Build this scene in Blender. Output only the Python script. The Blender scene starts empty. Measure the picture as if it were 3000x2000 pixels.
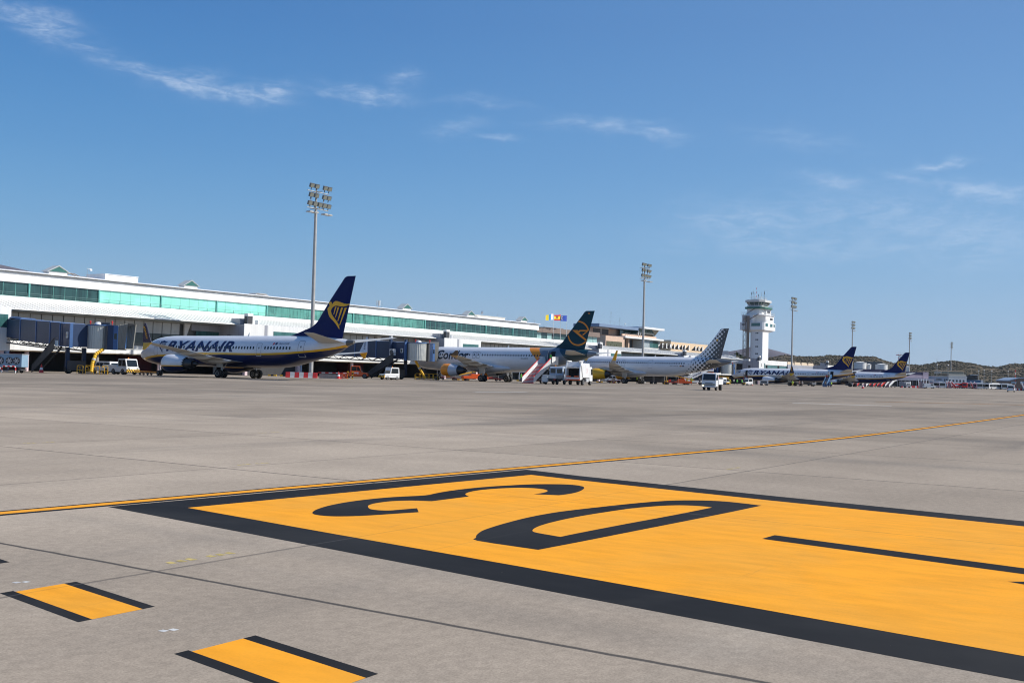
# Airport apron: five parked airliners before a long white terminal, control tower, floodlight masts.
# World axes: +X runs along the terminal front, +Y points from the apron towards the terminal, Z is up (metres).
import bpy, bmesh, math, random
from mathutils import Vector, Matrix
R = math.radians
rnd = random.Random(11)
SC = bpy.context.scene
COL = SC.collection

# ------------------------------------------------------------------ helpers
class MB:
    """Collects faces and links them as one mesh object."""
    def __init__(s): s.v = []; s.f = []; s.m = []
    def add(s, vs, fs, mi=0):
        o = len(s.v); s.v += [tuple(q) for q in vs]; s.f += [tuple(i + o for i in f) for f in fs]; s.m += [mi] * len(fs); return s
    def box(s, x0, x1, y0, y1, z0, z1, mi=0):
        return s.add([(x0,y0,z0),(x1,y0,z0),(x1,y1,z0),(x0,y1,z0),(x0,y0,z1),(x1,y0,z1),(x1,y1,z1),(x0,y1,z1)],
                     [(3,2,1,0),(4,5,6,7),(0,1,5,4),(1,2,6,5),(2,3,7,6),(3,0,4,7)], mi)
    def prism(s, poly, ax, a, b, mi=0):
        """poly in the plane across axis ax ('x': (y,z), 'y': (x,z), 'z': (x,y)), extruded from a to b."""
        P = {'x': lambda q, t: (t, q[0], q[1]), 'y': lambda q, t: (q[0], t, q[1]), 'z': lambda q, t: (q[0], q[1], t)}[ax]
        n = len(poly); vs = [P(q, a) for q in poly] + [P(q, b) for q in poly]
        return s.add(vs, [tuple(range(n))[::-1], tuple(range(n, 2 * n))] + [(i, (i + 1) % n, n + (i + 1) % n, n + i) for i in range(n)], mi)
    def cyl(s, p0, p1, r0, r1=None, n=10, mi=0, cap=True):
        r1 = r0 if r1 is None else r1
        p0, p1 = Vector(p0), Vector(p1); d = (p1 - p0).normalized()
        u = d.cross(Vector((0,0,1)) if abs(d.z) < .9 else Vector((1,0,0))).normalized(); w = d.cross(u)
        vs = []
        for p, r in ((p0, r0), (p1, r1)):
            for i in range(n):
                a = 2 * math.pi * i / n; vs.append(p + (u * math.cos(a) + w * math.sin(a)) * r)
        fs = [(i, (i + 1) % n, n + (i + 1) % n, n + i) for i in range(n)]
        if cap: fs += [tuple(range(n))[::-1], tuple(range(n, 2 * n))]
        return s.add(vs, fs, mi)
    def tube(s, pts, r, n=6, mi=0):
        for a, b in zip(pts, pts[1:]): s.cyl(a, b, r, r, n, mi)
        return s
    def loft(s, rings, mi=0, cap=True):
        n = len(rings[0]); vs = [q for r in rings for q in r]; fs = []
        for k in range(len(rings) - 1):
            for i in range(n): fs.append((k*n+i, k*n+(i+1)%n, (k+1)*n+(i+1)%n, (k+1)*n+i))
        if cap: fs += [tuple(range(n))[::-1], tuple(range((len(rings)-1)*n, len(rings)*n))]
        return s.add(vs, fs, mi)
    def lathe(s, prof, o=(0,0,0), ax='z', n=20, mi=0, cap=True):
        """prof: list of (along, radius) about axis ax through o."""
        rings = []
        for t, r in prof:
            ring = []
            for i in range(n):
                a = 2 * math.pi * i / n; c, d = r * math.cos(a), r * math.sin(a)
                q = {'x': (t, c, d), 'y': (d, t, c), 'z': (c, d, t)}[ax]
                ring.append((q[0]+o[0], q[1]+o[1], q[2]+o[2]))
            rings.append(ring)
        return s.loft(rings, mi, cap)
    def ring(s, pts_out, pts_in, mi=0):
        n = len(pts_out)
        return s.add(list(pts_out) + list(pts_in), [(i, (i+1)%n, n+(i+1)%n, n+i) for i in range(n)], mi)
    def tf(s, M):
        s.v = [tuple(M @ Vector(q)) for q in s.v]; return s
    def build(s, name, mats, parent=None, loc=None, rotz=0, smooth=0, bevel=0):
        me = bpy.data.meshes.new(name); me.from_pydata(s.v, [], s.f)
        mats = mats if isinstance(mats, (list, tuple)) else [mats]
        for m in mats: me.materials.append(m)
        if len(mats) > 1: me.polygons.foreach_set('material_index', s.m)
        bm = bmesh.new(); bm.from_mesh(me); bmesh.ops.recalc_face_normals(bm, faces=bm.faces); bm.to_mesh(me); bm.free()
        if smooth:
            me.polygons.foreach_set('use_smooth', [True] * len(me.polygons)); me.set_sharp_from_angle(angle=R(smooth))
        me.update()
        o = bpy.data.objects.new(name, me); COL.objects.link(o)
        if parent: o.parent = parent
        if loc: o.location = loc
        if rotz: o.rotation_euler.z = rotz
        if bevel:
            b = o.modifiers.new('bevel', 'BEVEL'); b.width = bevel; b.segments = 2; b.limit_method = 'ANGLE'; b.angle_limit = R(40)
        return o

def tag(o, label=None, cat=None, group=None, kind=None):
    if label: o['label'] = label
    if cat: o['category'] = cat
    if group: o['group'] = group
    if kind: o['kind'] = kind
    return o
def thing(name, label, cat, loc=(0,0,0), rotz=0, group=None):
    o = bpy.data.objects.new(name, None); COL.objects.link(o); o.location = loc; o.rotation_euler.z = rotz
    o.empty_display_size = .3
    return tag(o, label, cat, group)
def kids(o): return [c for c in list(bpy.data.objects) if c.parent == o]
def dup(o, loc, rotz=None, label=None, parent=None):
    c = o.copy(); COL.objects.link(c)
    if parent is not None: c.parent = parent
    else:
        c.location = loc
        if rotz is not None: c.rotation_euler.z = rotz
        if label: c['label'] = label
    for k in kids(o): dup(k, None, parent=c)
    return c

# camera frame on the ground: right / forward directions (used to set far things square to the apron road)
FW = Vector((.83867, .54464, 0)); RT = Vector((.54464, -.83867, 0))
def fr(r, d, z=0): q = RT * r + FW * d; return (q.x, q.y, z)
CAMROT = math.atan2(RT.y, RT.x)

# ------------------------------------------------------------------ materials
def lnk(nt, a, b): nt.links.new(a, b)
def nd(nt, t, **kw):
    n = nt.nodes.new(t)
    for k, v in kw.items(): setattr(n, k, v)
    return n
def mth(nt, op, a, b=None, c=None, clamp=False):
    n = nt.nodes.new('ShaderNodeMath'); n.operation = op; n.use_clamp = clamp
    for i, q in enumerate((a, b, c)):
        if q is None: continue
        if isinstance(q, (int, float)): n.inputs[i].default_value = q
        else: nt.links.new(q, n.inputs[i])
    return n.outputs[0]
def mixc(nt, fac, a, b, mode='MIX'):
    n = nt.nodes.new('ShaderNodeMix'); n.data_type = 'RGBA'; n.blend_type = mode; n.clamp_factor = True
    for sock, q in ((n.inputs[0], fac), (n.inputs[6], a), (n.inputs[7], b)):
        if isinstance(q, (int, float)): sock.default_value = q
        elif isinstance(q, tuple): sock.default_value = (q + (1,))[:4]
        else: nt.links.new(q, sock)
    return n.outputs[2]
def noise(nt, vec, scale, detail=3, rough=.55, dist=0):
    n = nd(nt, 'ShaderNodeTexNoise'); n.inputs['Scale'].default_value = scale; n.inputs['Detail'].default_value = detail
    n.inputs['Roughness'].default_value = rough; n.inputs['Distortion'].default_value = dist
    if vec is not None: lnk(nt, vec, n.inputs['Vector'])
    return n.outputs[0]
def ramp(nt, v, a, b, lo=0., hi=1., smooth=True):
    n = nd(nt, 'ShaderNodeMapRange'); n.interpolation_type = 'SMOOTHSTEP' if smooth else 'LINEAR'
    n.inputs['From Min'].default_value = a; n.inputs['From Max'].default_value = b
    n.inputs['To Min'].default_value = lo; n.inputs['To Max'].default_value = hi
    if isinstance(v, (int, float)): n.inputs['Value'].default_value = v
    else: lnk(nt, v, n.inputs['Value'])
    return n.outputs[0]
def vscale(nt, vec, sx, sy, sz, rz=0):
    n = nd(nt, 'ShaderNodeMapping'); n.inputs['Scale'].default_value = (sx, sy, sz); n.inputs['Rotation'].default_value = (0, 0, rz)
    lnk(nt, vec, n.inputs['Vector']); return n.outputs[0]
def new_mat(name):
    m = bpy.data.materials.new(name); m.use_nodes = True; nt = m.node_tree
    return m, nt, nt.nodes['Principled BSDF']
def setp(b, col=None, rough=None, metal=None, spec=None, coat=None):
    if col is not None: b.inputs['Base Color'].default_value = (tuple(col) + (1,))[:4]
    if rough is not None: b.inputs['Roughness'].default_value = rough
    if metal is not None: b.inputs['Metallic'].default_value = metal
    if spec is not None: b.inputs['Specular IOR Level'].default_value = spec
    if coat is not None: b.inputs['Coat Weight'].default_value = coat; b.inputs['Coat Roughness'].default_value = .08
_cache = {}
def mat(name, col, rough=.5, metal=0, spec=.5, dirt=.10, scale=1.2, coat=None):
    """Painted or plain surface with uneven wear."""
    if name in _cache: return _cache[name]
    m, nt, b = new_mat(name); setp(b, col, rough, metal, spec, coat)
    if dirt:
        tc = nd(nt, 'ShaderNodeTexCoord').outputs['Object']
        n1 = noise(nt, tc, scale, 5, .6); n2 = noise(nt, vscale(nt, tc, 6, 6, .7), scale, 4, .6)
        f = mth(nt, 'ADD', mth(nt, 'MULTIPLY', n1, .6), mth(nt, 'MULTIPLY', n2, .4))
        k = ramp(nt, f, .3, .7, 1 - dirt, 1 + dirt * .6)
        lnk(nt, mixc(nt, 1., tuple(col), k, 'MULTIPLY'), b.inputs['Base Color'])
        lnk(nt, ramp(nt, n1, .3, .7, max(.02, rough - .06), min(1, rough + .1)), b.inputs['Roughness'])
    _cache[name] = m; return m
M = dict(
  white=mat('white_paint', (.74,.74,.73), .35), offwhite=mat('offwhite_paint', (.62,.62,.60), .5), wall=mat('white_cladding', (.78,.78,.77), .45, dirt=.06),
  grey=mat('grey_paint', (.30,.31,.33), .5), lgrey=mat('light_grey_paint', (.48,.49,.50), .5), dgrey=mat('dark_grey_paint', (.06,.062,.068), .5),
  black=mat('black_rubber', (.018,.018,.019), .75), steel=mat('galvanised_steel', (.38,.38,.37), .45, .55), chrome=mat('bright_metal', (.7,.7,.7), .22, 1.),
  blue=mat('bridge_blue', (.012,.034,.092), .5), lblue=mat('bridge_light_blue', (.045,.115,.28), .5), navy=mat('navy_paint', (.006,.012,.060), .28),
  yellow=mat('yellow_paint', (.82,.46,.02), .45), orange=mat('orange_paint', (.80,.11,.015), .4), red=mat('red_paint', (.62,.035,.03), .42),
  dred=mat('dark_red_paint', (.20,.012,.014), .5), glass=mat('vehicle_glass', (.012,.017,.02), .06, 0, .6, 0), hub=mat('wheel_hub', (.42,.42,.42), .5, .3),
  teal=mat('teal_glass', (.05,.30,.26), .12, 0, .5, .15), silver=mat('ribbed_silver', (.52,.52,.48), .42, .45), canvas=mat('grey_canvas', (.28,.27,.24), .85),
  skin=mat('skin', (.42,.24,.17), .6), hiviz=mat('hi_vis_yellow', (.55,.85,.04), .7), green=mat('hi_vis_green', (.18,.75,.05), .7), hair=mat('dark_hair', (.02,.014,.01), .6),
  cloth=mat('dark_cloth', (.03,.032,.045), .85), pale=mat('pale_cloth', (.6,.58,.55), .85), brick=mat('orange_render', (.62,.44,.33), .8), sand=mat('sand_render', (.70,.52,.34), .85),
  concrete=mat('bare_concrete', (.34,.32,.29), .85, dirt=.25), lamp=mat('lamp_glass', (.28,.29,.24), .25), beacon=mat('amber_beacon', (.9,.25,.02), .3),
  ltblue=mat('pale_blue_paint', (.23,.35,.46), .5), bluesteps=mat('airstair_blue', (.02,.10,.25), .5), pink=mat('faded_pink_paint', (.66,.52,.54), .6), purple=mat('purple_cladding', (.075,.065,.12), .6),
)
def wheel(parent, x, y, r=.38, w=.26, name='wheel'):
    b = MB()
    b.lathe([(-w/2, r*.55), (-w/2, r*.93), (-w*.3, r), (w*.3, r), (w/2, r*.93), (w/2, r*.55)], (0,0,0), 'y', 18, 0)
    for sgn in (-1, 1): b.lathe([(sgn*w*.30, r*.56), (sgn*w*.52, r*.50), (sgn*w*.46, r*.2), (sgn*w*.50, r*.12), (sgn*w*.50, .001)], (0,0,0), 'y', 14, 1)
    return b.build(name, [M['black'], M['hub']], parent, (x, y, r), smooth=35)

# ------------------------------------------------------------------ flat text as a mesh (built-in font)
def text_geo(body, height, shear=0, bold=0, width=None, space=1.):
    cu = bpy.data.curves.new('lettering', 'FONT'); cu.body = body; cu.size = 1; cu.shear = shear; cu.offset = bold; cu.resolution_u = 4; cu.space_character = space
    ob = bpy.data.objects.new('lettering', cu); COL.objects.link(ob)
    me = bpy.data.meshes.new_from_object(ob.evaluated_get(bpy.context.evaluated_depsgraph_get()))
    vs = [v.co.copy() for v in me.vertices]; fs = [tuple(p.vertices) for p in me.polygons]
    bpy.data.objects.remove(ob); bpy.data.meshes.remove(me); bpy.data.curves.remove(cu)
    x0 = min(v.x for v in vs); x1 = max(v.x for v in vs); y0 = min(v.y for v in vs); y1 = max(v.y for v in vs)
    k = height / (y1 - y0); kx = k if width is None else width / (x1 - x0)
    return [((v.x - x0) * kx, (v.y - y0) * k) for v in vs], fs
def slice_geo(vs, fs, step, axis=1):
    bm = bmesh.new(); bv = [bm.verts.new((q[0], q[1], 0)) for q in vs]
    for f in fs:
        try: bm.faces.new([bv[i] for i in f])
        except ValueError: pass
    lo = min(q[axis] for q in vs); hi = max(q[axis] for q in vs); t = lo + step
    no = (0, 1, 0) if axis else (1, 0, 0)
    while t < hi:
        bmesh.ops.bisect_plane(bm, geom=bm.verts[:] + bm.edges[:] + bm.faces[:], plane_co=(t if not axis else 0, t if axis else 0, 0), plane_no=no)
        t += step
    bm.verts.index_update(); out = [tuple(v.co[:2]) for v in bm.verts], [tuple(v.index for v in f.verts) for f in bm.faces]
    bm.free(); return out
# ------------------------------------------------------------------ camera, sun, sky
cam = bpy.data.cameras.new('camera'); cam.sensor_width = 36; cam.lens = 37.946; cam.clip_start = .1; cam.clip_end = 20000
co = bpy.data.objects.new('camera', cam); COL.objects.link(co); SC.camera = co
pt, rl = R(1.761), R(1.43)
Fv = FW * math.cos(pt) + Vector((0,0,1)) * math.sin(pt); Uv = -FW * math.sin(pt) + Vector((0,0,1)) * math.cos(pt)
ex = RT * math.cos(rl) + Uv * math.sin(rl); eu = -RT * math.sin(rl) + Uv * math.cos(rl)
co.matrix_world = Matrix(((ex.x, eu.x, -Fv.x, 0), (ex.y, eu.y, -Fv.y, 0), (ex.z, eu.z, -Fv.z, 1.297), (0,0,0,1)))

SUNH = RT.copy(); SUNEL = R(39)
sd = Vector((SUNH.x * math.cos(SUNEL), SUNH.y * math.cos(SUNEL), math.sin(SUNEL)))
sl = bpy.data.lights.new('sun', 'SUN'); sl.energy = 4.8; sl.angle = R(.5); sl.color = (1, .955, .88)
so = bpy.data.objects.new('sun', sl); COL.objects.link(so); so.rotation_euler = sd.to_track_quat('Z', 'Y').to_euler()

w = bpy.data.worlds.new('World'); SC.world = w; w.use_nodes = True; nt = w.node_tree
for n in list(nt.nodes): nt.nodes.remove(n)
sky = nd(nt, 'ShaderNodeTexSky', sky_type='NISHITA'); sky.sun_disc = False; sky.sun_elevation = SUNEL
sky.sun_rotation = math.atan2(SUNH.x, SUNH.y); sky.altitude = 60; sky.air_density = 1.0; sky.dust_density = .6; sky.ozone_density = 2.2
dirn = nd(nt, 'ShaderNodeTexCoord').outputs['Generated']
sp = nd(nt, 'ShaderNodeSeparateXYZ'); lnk(nt, dirn, sp.inputs[0])
az = mth(nt, 'MULTIPLY', mth(nt, 'ARCTAN2', sp.outputs[1], sp.outputs[0]), 57.2958)
el = mth(nt, 'MULTIPLY', mth(nt, 'ARCSINE', sp.outputs[2]), 57.2958)
# thin cirrus: bearing, elevation, half length, half width (degrees), tilt, strength
CIRRUS = [(57.2,16.26,1.72,.51,3,.5),(51.82,14.47,3.62,.33,12,.34),(49.32,14.51,1.09,.36,-8,.26),(48.29,13.87,2.54,.24,6,.36),(45.97,14.13,1.,.43,0,.5),
 (41.3,14.34,2.08,.36,5,.5),(39.08,15.19,.82,.4,-5,.3),(34.78,14.23,1.99,.25,3,.22),(36.2,12.9,1.45,.33,-10,.22),(34.,12.41,1.09,.18,2,.28),(28.74,13.19,2.72,.29,2,.32),
 (25.48,12.67,1.36,.22,6,.38),(18.12,12.28,2.72,.45,10,.14),(11.69,10.86,1.45,.22,-5,.4),(16.4,10.2,1.72,.33,8,.34),(13.27,10.27,1.09,.25,15,.28),(9.64,9.46,2.08,.43,8,.4),
 (21.15,8.37,3.08,.65,5,.3),(14.72,8.63,4.53,.82,6,.22),(18.88,6.96,6.34,.72,3,.2),(9.93,7.17,3.99,1.45,5,.22),(55.06,15.14,3.99,.54,18,.14)]
cv = nd(nt, 'ShaderNodeCombineXYZ'); lnk(nt, az, cv.inputs[0]); lnk(nt, el, cv.inputs[1])
warp = noise(nt, vscale(nt, cv.outputs[0], 1, 1.6, 1), .55, 3, .5)
elw = mth(nt, 'ADD', el, mth(nt, 'MULTIPLY', mth(nt, 'SUBTRACT', warp, .5), 1.5))
tot = None
for a0, e0, ha, hb, tl, q in CIRRUS:
    c, s = math.cos(R(tl)), math.sin(R(tl))
    da = mth(nt, 'SUBTRACT', a0, az); de = mth(nt, 'SUBTRACT', elw, e0)
    u = mth(nt, 'SUBTRACT', mth(nt, 'MULTIPLY', da, c / ha), mth(nt, 'MULTIPLY', de, s / ha))
    v = mth(nt, 'ADD', mth(nt, 'MULTIPLY', da, s / hb), mth(nt, 'MULTIPLY', de, c / hb))
    g = mth(nt, 'EXPONENT', mth(nt, 'MULTIPLY', mth(nt, 'ADD', mth(nt, 'MULTIPLY', u, u), mth(nt, 'MULTIPLY', v, v)), -1.))
    g = mth(nt, 'MULTIPLY', g, q)
    tot = g if tot is None else mth(nt, 'ADD', tot, g)
fib = noise(nt, vscale(nt, cv.outputs[0], .42, 1.5, 1, R(-9)), 1.25, 6, .52, 1.1)
fib2 = noise(nt, vscale(nt, cv.outputs[0], .9, 2.6, 1, R(14)), 1.9, 5, .55, 1.8)
fm = mth(nt, 'MULTIPLY', ramp(nt, fib, .30, .70, .28, 1.35), ramp(nt, fib2, .28, .7, .65, 1.15))
cm = mth(nt, 'MULTIPLY', mth(nt, 'MULTIPLY', tot, fm), .62, clamp=True)
cr = nd(nt, 'ShaderNodeValToRGB'); er = cr.color_ramp; er.interpolation = 'B_SPLINE'
SKYC = [(-4,(.40,.50,.62)),(0,(.39,.50,.64)),(2.5,(.30,.47,.66)),(6,(.175,.405,.67)),(11,(.092,.305,.63)),(18,(.038,.195,.52)),(40,(.035,.135,.40)),(90,(.025,.09,.30))]
for i, (e, c) in enumerate(SKYC):
    p = er.elements[i] if i < 2 else er.elements.new(.5)
    p.position = (e + 4) / 94
for p, (e, c) in zip(er.elements, SKYC): p.position = (e + 4) / 94; p.color = c + (1,)
lnk(nt, mth(nt, 'DIVIDE', mth(nt, 'ADD', el, 4.), 94.), cr.inputs[0])
air = mixc(nt, 1., cr.outputs[0], (8.7, 8.7, 8.7), 'MULTIPLY')
toward = ramp(nt, az, 62, 4, 0, 1)
air = mixc(nt, mth(nt, 'MULTIPLY', toward, .26), air, (2.7, 4.4, 7.0))
skyb = mixc(nt, .86, sky.outputs[0], air)
skyc = mixc(nt, cm, skyb, (6.6, 7.4, 8.6))
bg = nd(nt, 'ShaderNodeBackground'); bg.inputs[1].default_value = .1; lnk(nt, skyc, bg.inputs[0])
wo = nd(nt, 'ShaderNodeOutputWorld'); lnk(nt, bg.outputs[0], wo.inputs[0])
w.cycles.sampling_method = 'MANUAL'; w.cycles.sample_map_resolution = 512
SC.cycles.filter_width = 1.1
SC.view_settings.view_transform = 'Standard'; SC.view_settings.look = 'None'; SC.view_settings.exposure = .20; SC.view_settings.gamma = 1

# ------------------------------------------------------------------ apron and its paint
def joints(nt, P, w0, w1):
    """Slab joints of the 5.17 x 5.13 m concrete grid; returns mask and per-slab random value."""
    s = nd(nt, 'ShaderNodeSeparateXYZ'); lnk(nt, P, s.inputs[0])
    wob = mth(nt, 'MULTIPLY', mth(nt, 'SUBTRACT', noise(nt, P, 2.2, 3), .5), .03)
    out = None; cells = []
    for i, (o, p) in enumerate(((4.55, 5.17), (5.6, 5.13))):
        t = mth(nt, 'DIVIDE', mth(nt, 'SUBTRACT', s.outputs[i], o), p)
        fl = mth(nt, 'FLOOR', t); cells.append(fl)
        k = mth(nt, 'ABSOLUTE', mth(nt, 'ADD', mth(nt, 'MULTIPLY', mth(nt, 'SUBTRACT', mth(nt, 'FRACT', mth(nt, 'ADD', t, .5)), .5), p), wob))
        q = ramp(nt, k, w0, w1, (1, .55)[i], 0)
        out = q if out is None else mth(nt, 'MAXIMUM', out, q)
    c = nd(nt, 'ShaderNodeCombineXYZ'); lnk(nt, cells[0], c.inputs[0]); lnk(nt, cells[1], c.inputs[1])
    wn = nd(nt, 'ShaderNodeTexWhiteNoise'); lnk(nt, c.outputs[0], wn.inputs['Vector'])
    return out, wn.outputs['Value']
def paved(name):
    m, nt, b = new_mat(name); P = nd(nt, 'ShaderNodeNewGeometry').outputs['Position']
    jm, cell = joints(nt, P, .010, .026)
    big = noise(nt, P, .045, 5, .6, .3); mid = noise(nt, P, .55, 5, .62); fine = noise(nt, P, 14, 4, .7); grit = noise(nt, P, 75, 3, .7)
    stk = noise(nt, vscale(nt, P, .045, .20, 1), 1., 6, .66, .8)
    stk2 = noise(nt, vscale(nt, P, .30, .025, 1), 1., 5, .65, .4)
    base = mixc(nt, ramp(nt, big, .35, .65), (.378,.312,.242), (.462,.382,.298))
    base = mixc(nt, ramp(nt, stk, .48, .70, 0, .55), base, (.20,.178,.152))
    base = mixc(nt, ramp(nt, stk2, .52, .72, 0, .40), base, (.20,.18,.155))
    base = mixc(nt, ramp(nt, stk, .42, .25, 0, .45), base, (.50,.445,.365))
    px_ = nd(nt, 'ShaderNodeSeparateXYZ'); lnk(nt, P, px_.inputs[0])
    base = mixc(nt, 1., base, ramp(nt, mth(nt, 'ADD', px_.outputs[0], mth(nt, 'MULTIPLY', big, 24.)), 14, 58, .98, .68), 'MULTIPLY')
    tone = mth(nt, 'MULTIPLY', ramp(nt, cell, 0, 1, .87, 1.10, False), ramp(nt, mid, .3, .7, .91, 1.08))
    tone = mth(nt, 'MULTIPLY', tone, ramp(nt, fine, .25, .75, .86, 1.10)); tone = mth(nt, 'MULTIPLY', tone, ramp(nt, grit, .25, .7, .80, 1.14))
    spots = ramp(nt, noise(nt, vscale(nt, P, 1, 1.9, 1, .5), 3.1, 4, .75), .70, .78, 0, .35)
    base = mixc(nt, spots, base, (.12,.115,.11))
    base = mixc(nt, 1., base, tone, 'MULTIPLY')
    base = mixc(nt, mth(nt, 'MULTIPLY', jm, .85), base, (.045,.043,.042))
    lnk(nt, base, b.inputs['Base Color']); setp(b, rough=.9, spec=.12)
    bp = nd(nt, 'ShaderNodeBump'); bp.inputs['Strength'].default_value = .25; bp.inputs['Distance'].default_value = .004
    lnk(nt, mth(nt, 'ADD', grit, mth(nt, 'MULTIPLY', jm, -2.)), bp.inputs['Height']); lnk(nt, bp.outputs[0], b.inputs['Normal'])
    return m
def paint(name, col, worn, amt, jfac, jcol):
    m, nt, b = new_mat(name); P = nd(nt, 'ShaderNodeNewGeometry').outputs['Position']
    jm, _ = joints(nt, P, .004, .014)
    n1 = noise(nt, P, .9, 5, .62, .4); n2 = noise(nt, vscale(nt, P, 3, .8, 1, R(8)), 2.2, 5, .65); gr = noise(nt, P, 60, 3, .75)
    c = mixc(nt, ramp(nt, n1, .40, .72, 0, amt), tuple(col), tuple(worn))
    c = mixc(nt, 1., c, mth(nt, 'MULTIPLY', ramp(nt, n2, .3, .75, 1.06, .88), ramp(nt, gr, .25, .75, .955, 1.03)), 'MULTIPLY')
    bg_ = noise(nt, P, .28, 3, .55); c = mixc(nt, ramp(nt, bg_, .42, .62, 0, .35), c, tuple(worn))
    sc_ = noise(nt, vscale(nt, P, .35, 5.5, 1, 0), 1.0, 5, .7, .5); c = mixc(nt, ramp(nt, sc_, .62, .78, 0, .30), c, (.20,.13,.06) if col[0] > .3 else (.07,.066,.062))
    chips = ramp(nt, noise(nt, vscale(nt, P, 1, 2.2, 1), 9, 4, .8), .71, .76, 0, .55)
    c = mixc(nt, chips, c, (.22,.19,.15))
    c = mixc(nt, mth(nt, 'MULTIPLY', jm, jfac), c, jcol)
    lnk(nt, c, b.inputs['Base Color']); setp(b, rough=.8, spec=.12)
    return m
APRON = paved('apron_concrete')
PYEL = paint('marking_yellow', (.86,.350,.020), (.72,.33,.040), .6, .55, (.30,.15,.03))
PBLK = paint('marking_black', (.0155,.0152,.0155), (.032,.031,.030), .6, .8, (.10,.095,.09))
PFADE = mat('faded_marking', (.50,.385,.13), .9, dirt=.5, scale=14)
PWHT = mat('white_marking', (.62,.61,.58), .7, dirt=.3, scale=6)

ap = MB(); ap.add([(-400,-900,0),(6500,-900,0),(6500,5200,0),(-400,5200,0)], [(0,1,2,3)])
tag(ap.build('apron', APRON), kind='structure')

def smooth_poly(P, corner=48, sub=3):
    n = len(P); out = []
    def ang(i):
        a = Vector(P[i]) - Vector(P[i-1]); b = Vector(P[(i+1) % n]) - Vector(P[i]); return math.degrees(abs(a.angle_signed(b, 0)))
    sharp = [ang(i) > corner for i in range(n)]
    for i in range(n):
        p0, p1, p2, p3 = (Vector(P[i-1]), Vector(P[i]), Vector(P[(i+1) % n]), Vector(P[(i+2) % n]))
        if sharp[i]: p0 = p1 * 2 - p2
        if sharp[(i+1) % n]: p3 = p2 * 2 - p1
        for k in range(sub):
            t = k / sub
            q = .5 * ((2*p1) + (p2-p0)*t + (2*p0-5*p1+4*p2-p3)*t*t + (3*p1-p0-3*p2+p3)*t*t*t); out.append((q.x, q.y))
    return out
def sheet(name, polys, z, m, ex=()):
    b = MB()
    for p in polys: b.add([(x, y, z) for x, y in p], [tuple(range(len(p)))])
    return tag(b.build(name, m), kind='structure')
def with_hole(outer, inner, z, name, m):
    bm = bmesh.new(); es = []
    for P in (outer, inner):
        vs = [bm.verts.new((x, y, z)) for x, y in P]; es += [bm.edges.new((vs[i], vs[(i+1) % len(vs)])) for i in range(len(vs))]
    bmesh.ops.triangle_fill(bm, use_beauty=True, edges=es)
    for f in bm.faces:
        if f.normal.z < 0: f.normal_flip()
    me = bpy.data.meshes.new(name); bm.to_mesh(me); bm.free(); me.materials.append(m)
    o = bpy.data.objects.new(name, me); COL.objects.link(o); return tag(o, kind='structure')
# position sign painted on the apron: black border, yellow field, black characters
OUT = [(6.32,8.46),(5.9,5.25),(5.59,3.0),(5.29,.69),(5.1,-.9),(11.15,-1.3),(11.57,1.53),(11.93,4.21),(12.36,6.92),(12.61,7.90)]
INN = [(6.76,7.9),(6.46,5.76),(6.14,3.3),(5.78,.76),(5.6,-.5),(10.85,-.9),(11.13,1.47),(11.44,4.03),(11.84,6.64),(11.99,7.44)]
sheet('sign_border_marking', [OUT], .001, PBLK)
sheet('sign_field_marking', [INN], .002, PYEL)
THREE = [(7.99,6.175),(8.211,6.366),(8.043,6.407),(7.892,6.45),(7.84,6.535),(7.85,6.637),(7.958,6.76),(8.079,6.85),(8.241,6.90),(8.454,6.90),(8.62,6.82),(8.70,6.733),(8.759,6.609),(9.052,6.595),(9.375,6.582),(9.45,6.67),(9.56,6.757),(9.766,6.835),(9.943,6.855),(10.097,6.845),(10.266,6.805),(10.425,6.742),(10.543,6.65),(10.60,6.529),(10.585,6.39),(10.474,6.271),(10.277,6.207),(10.068,6.203),(10.177,5.953),(10.402,5.939),(10.629,5.971),(10.853,6.038),(11.046,6.122),(11.175,6.206),(11.25,6.31),(11.273,6.418),(11.215,6.56),(11.059,6.715),(10.863,6.828),(10.667,6.90),(10.435,6.975),(10.194,7.023),(9.959,7.046),(9.731,7.048),(9.522,7.035),(9.343,7.005),(9.169,6.972),(9.03,7.0),(8.863,7.075),(8.676,7.13),(8.464,7.159),(8.238,7.165),(8.012,7.144),(7.815,7.103),(7.652,7.051),(7.489,6.98),(7.369,6.909),(7.276,6.835),(7.219,6.759),(7.202,6.687),(7.211,6.604),(7.242,6.535),(7.316,6.46),(7.406,6.40),(7.512,6.349),(7.601,6.317)]
sheet('sign_character_marking', [smooth_poly(THREE)], .003, PBLK)
DOUT = [(6.898,4.201),(6.95,4.782),(7.075,4.886),(7.176,4.954),(7.31,5.02),(7.444,5.071),(7.60,5.11),(7.813,5.152),(8.064,5.19),(8.33,5.222),(8.629,5.236),(8.93,5.225),(9.24,5.18),(9.503,5.128),(9.81,5.07),(10.19,4.98),(10.568,4.855),(10.82,4.66),(10.965,4.42),(10.952,4.158),(10.903,3.933),(10.15,3.969),(9.349,4.021),(8.324,4.094),(7.454,4.155)]
DIN = [(7.569,4.404),(7.62,4.62),(7.65,4.70),(7.715,4.76),(7.85,4.82),(7.995,4.86),(8.173,4.89),(8.402,4.91),(8.64,4.918),(8.89,4.912),(9.136,4.895),(9.62,4.845),(9.91,4.775),(10.15,4.684),(10.295,4.582),(10.365,4.466),(10.386,4.346),(10.367,4.256),(9.528,4.292),(8.66,4.353),(7.883,4.396)]
with_hole(smooth_poly(DOUT), smooth_poly(DIN), .003, 'sign_character_marking', PBLK)
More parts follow.
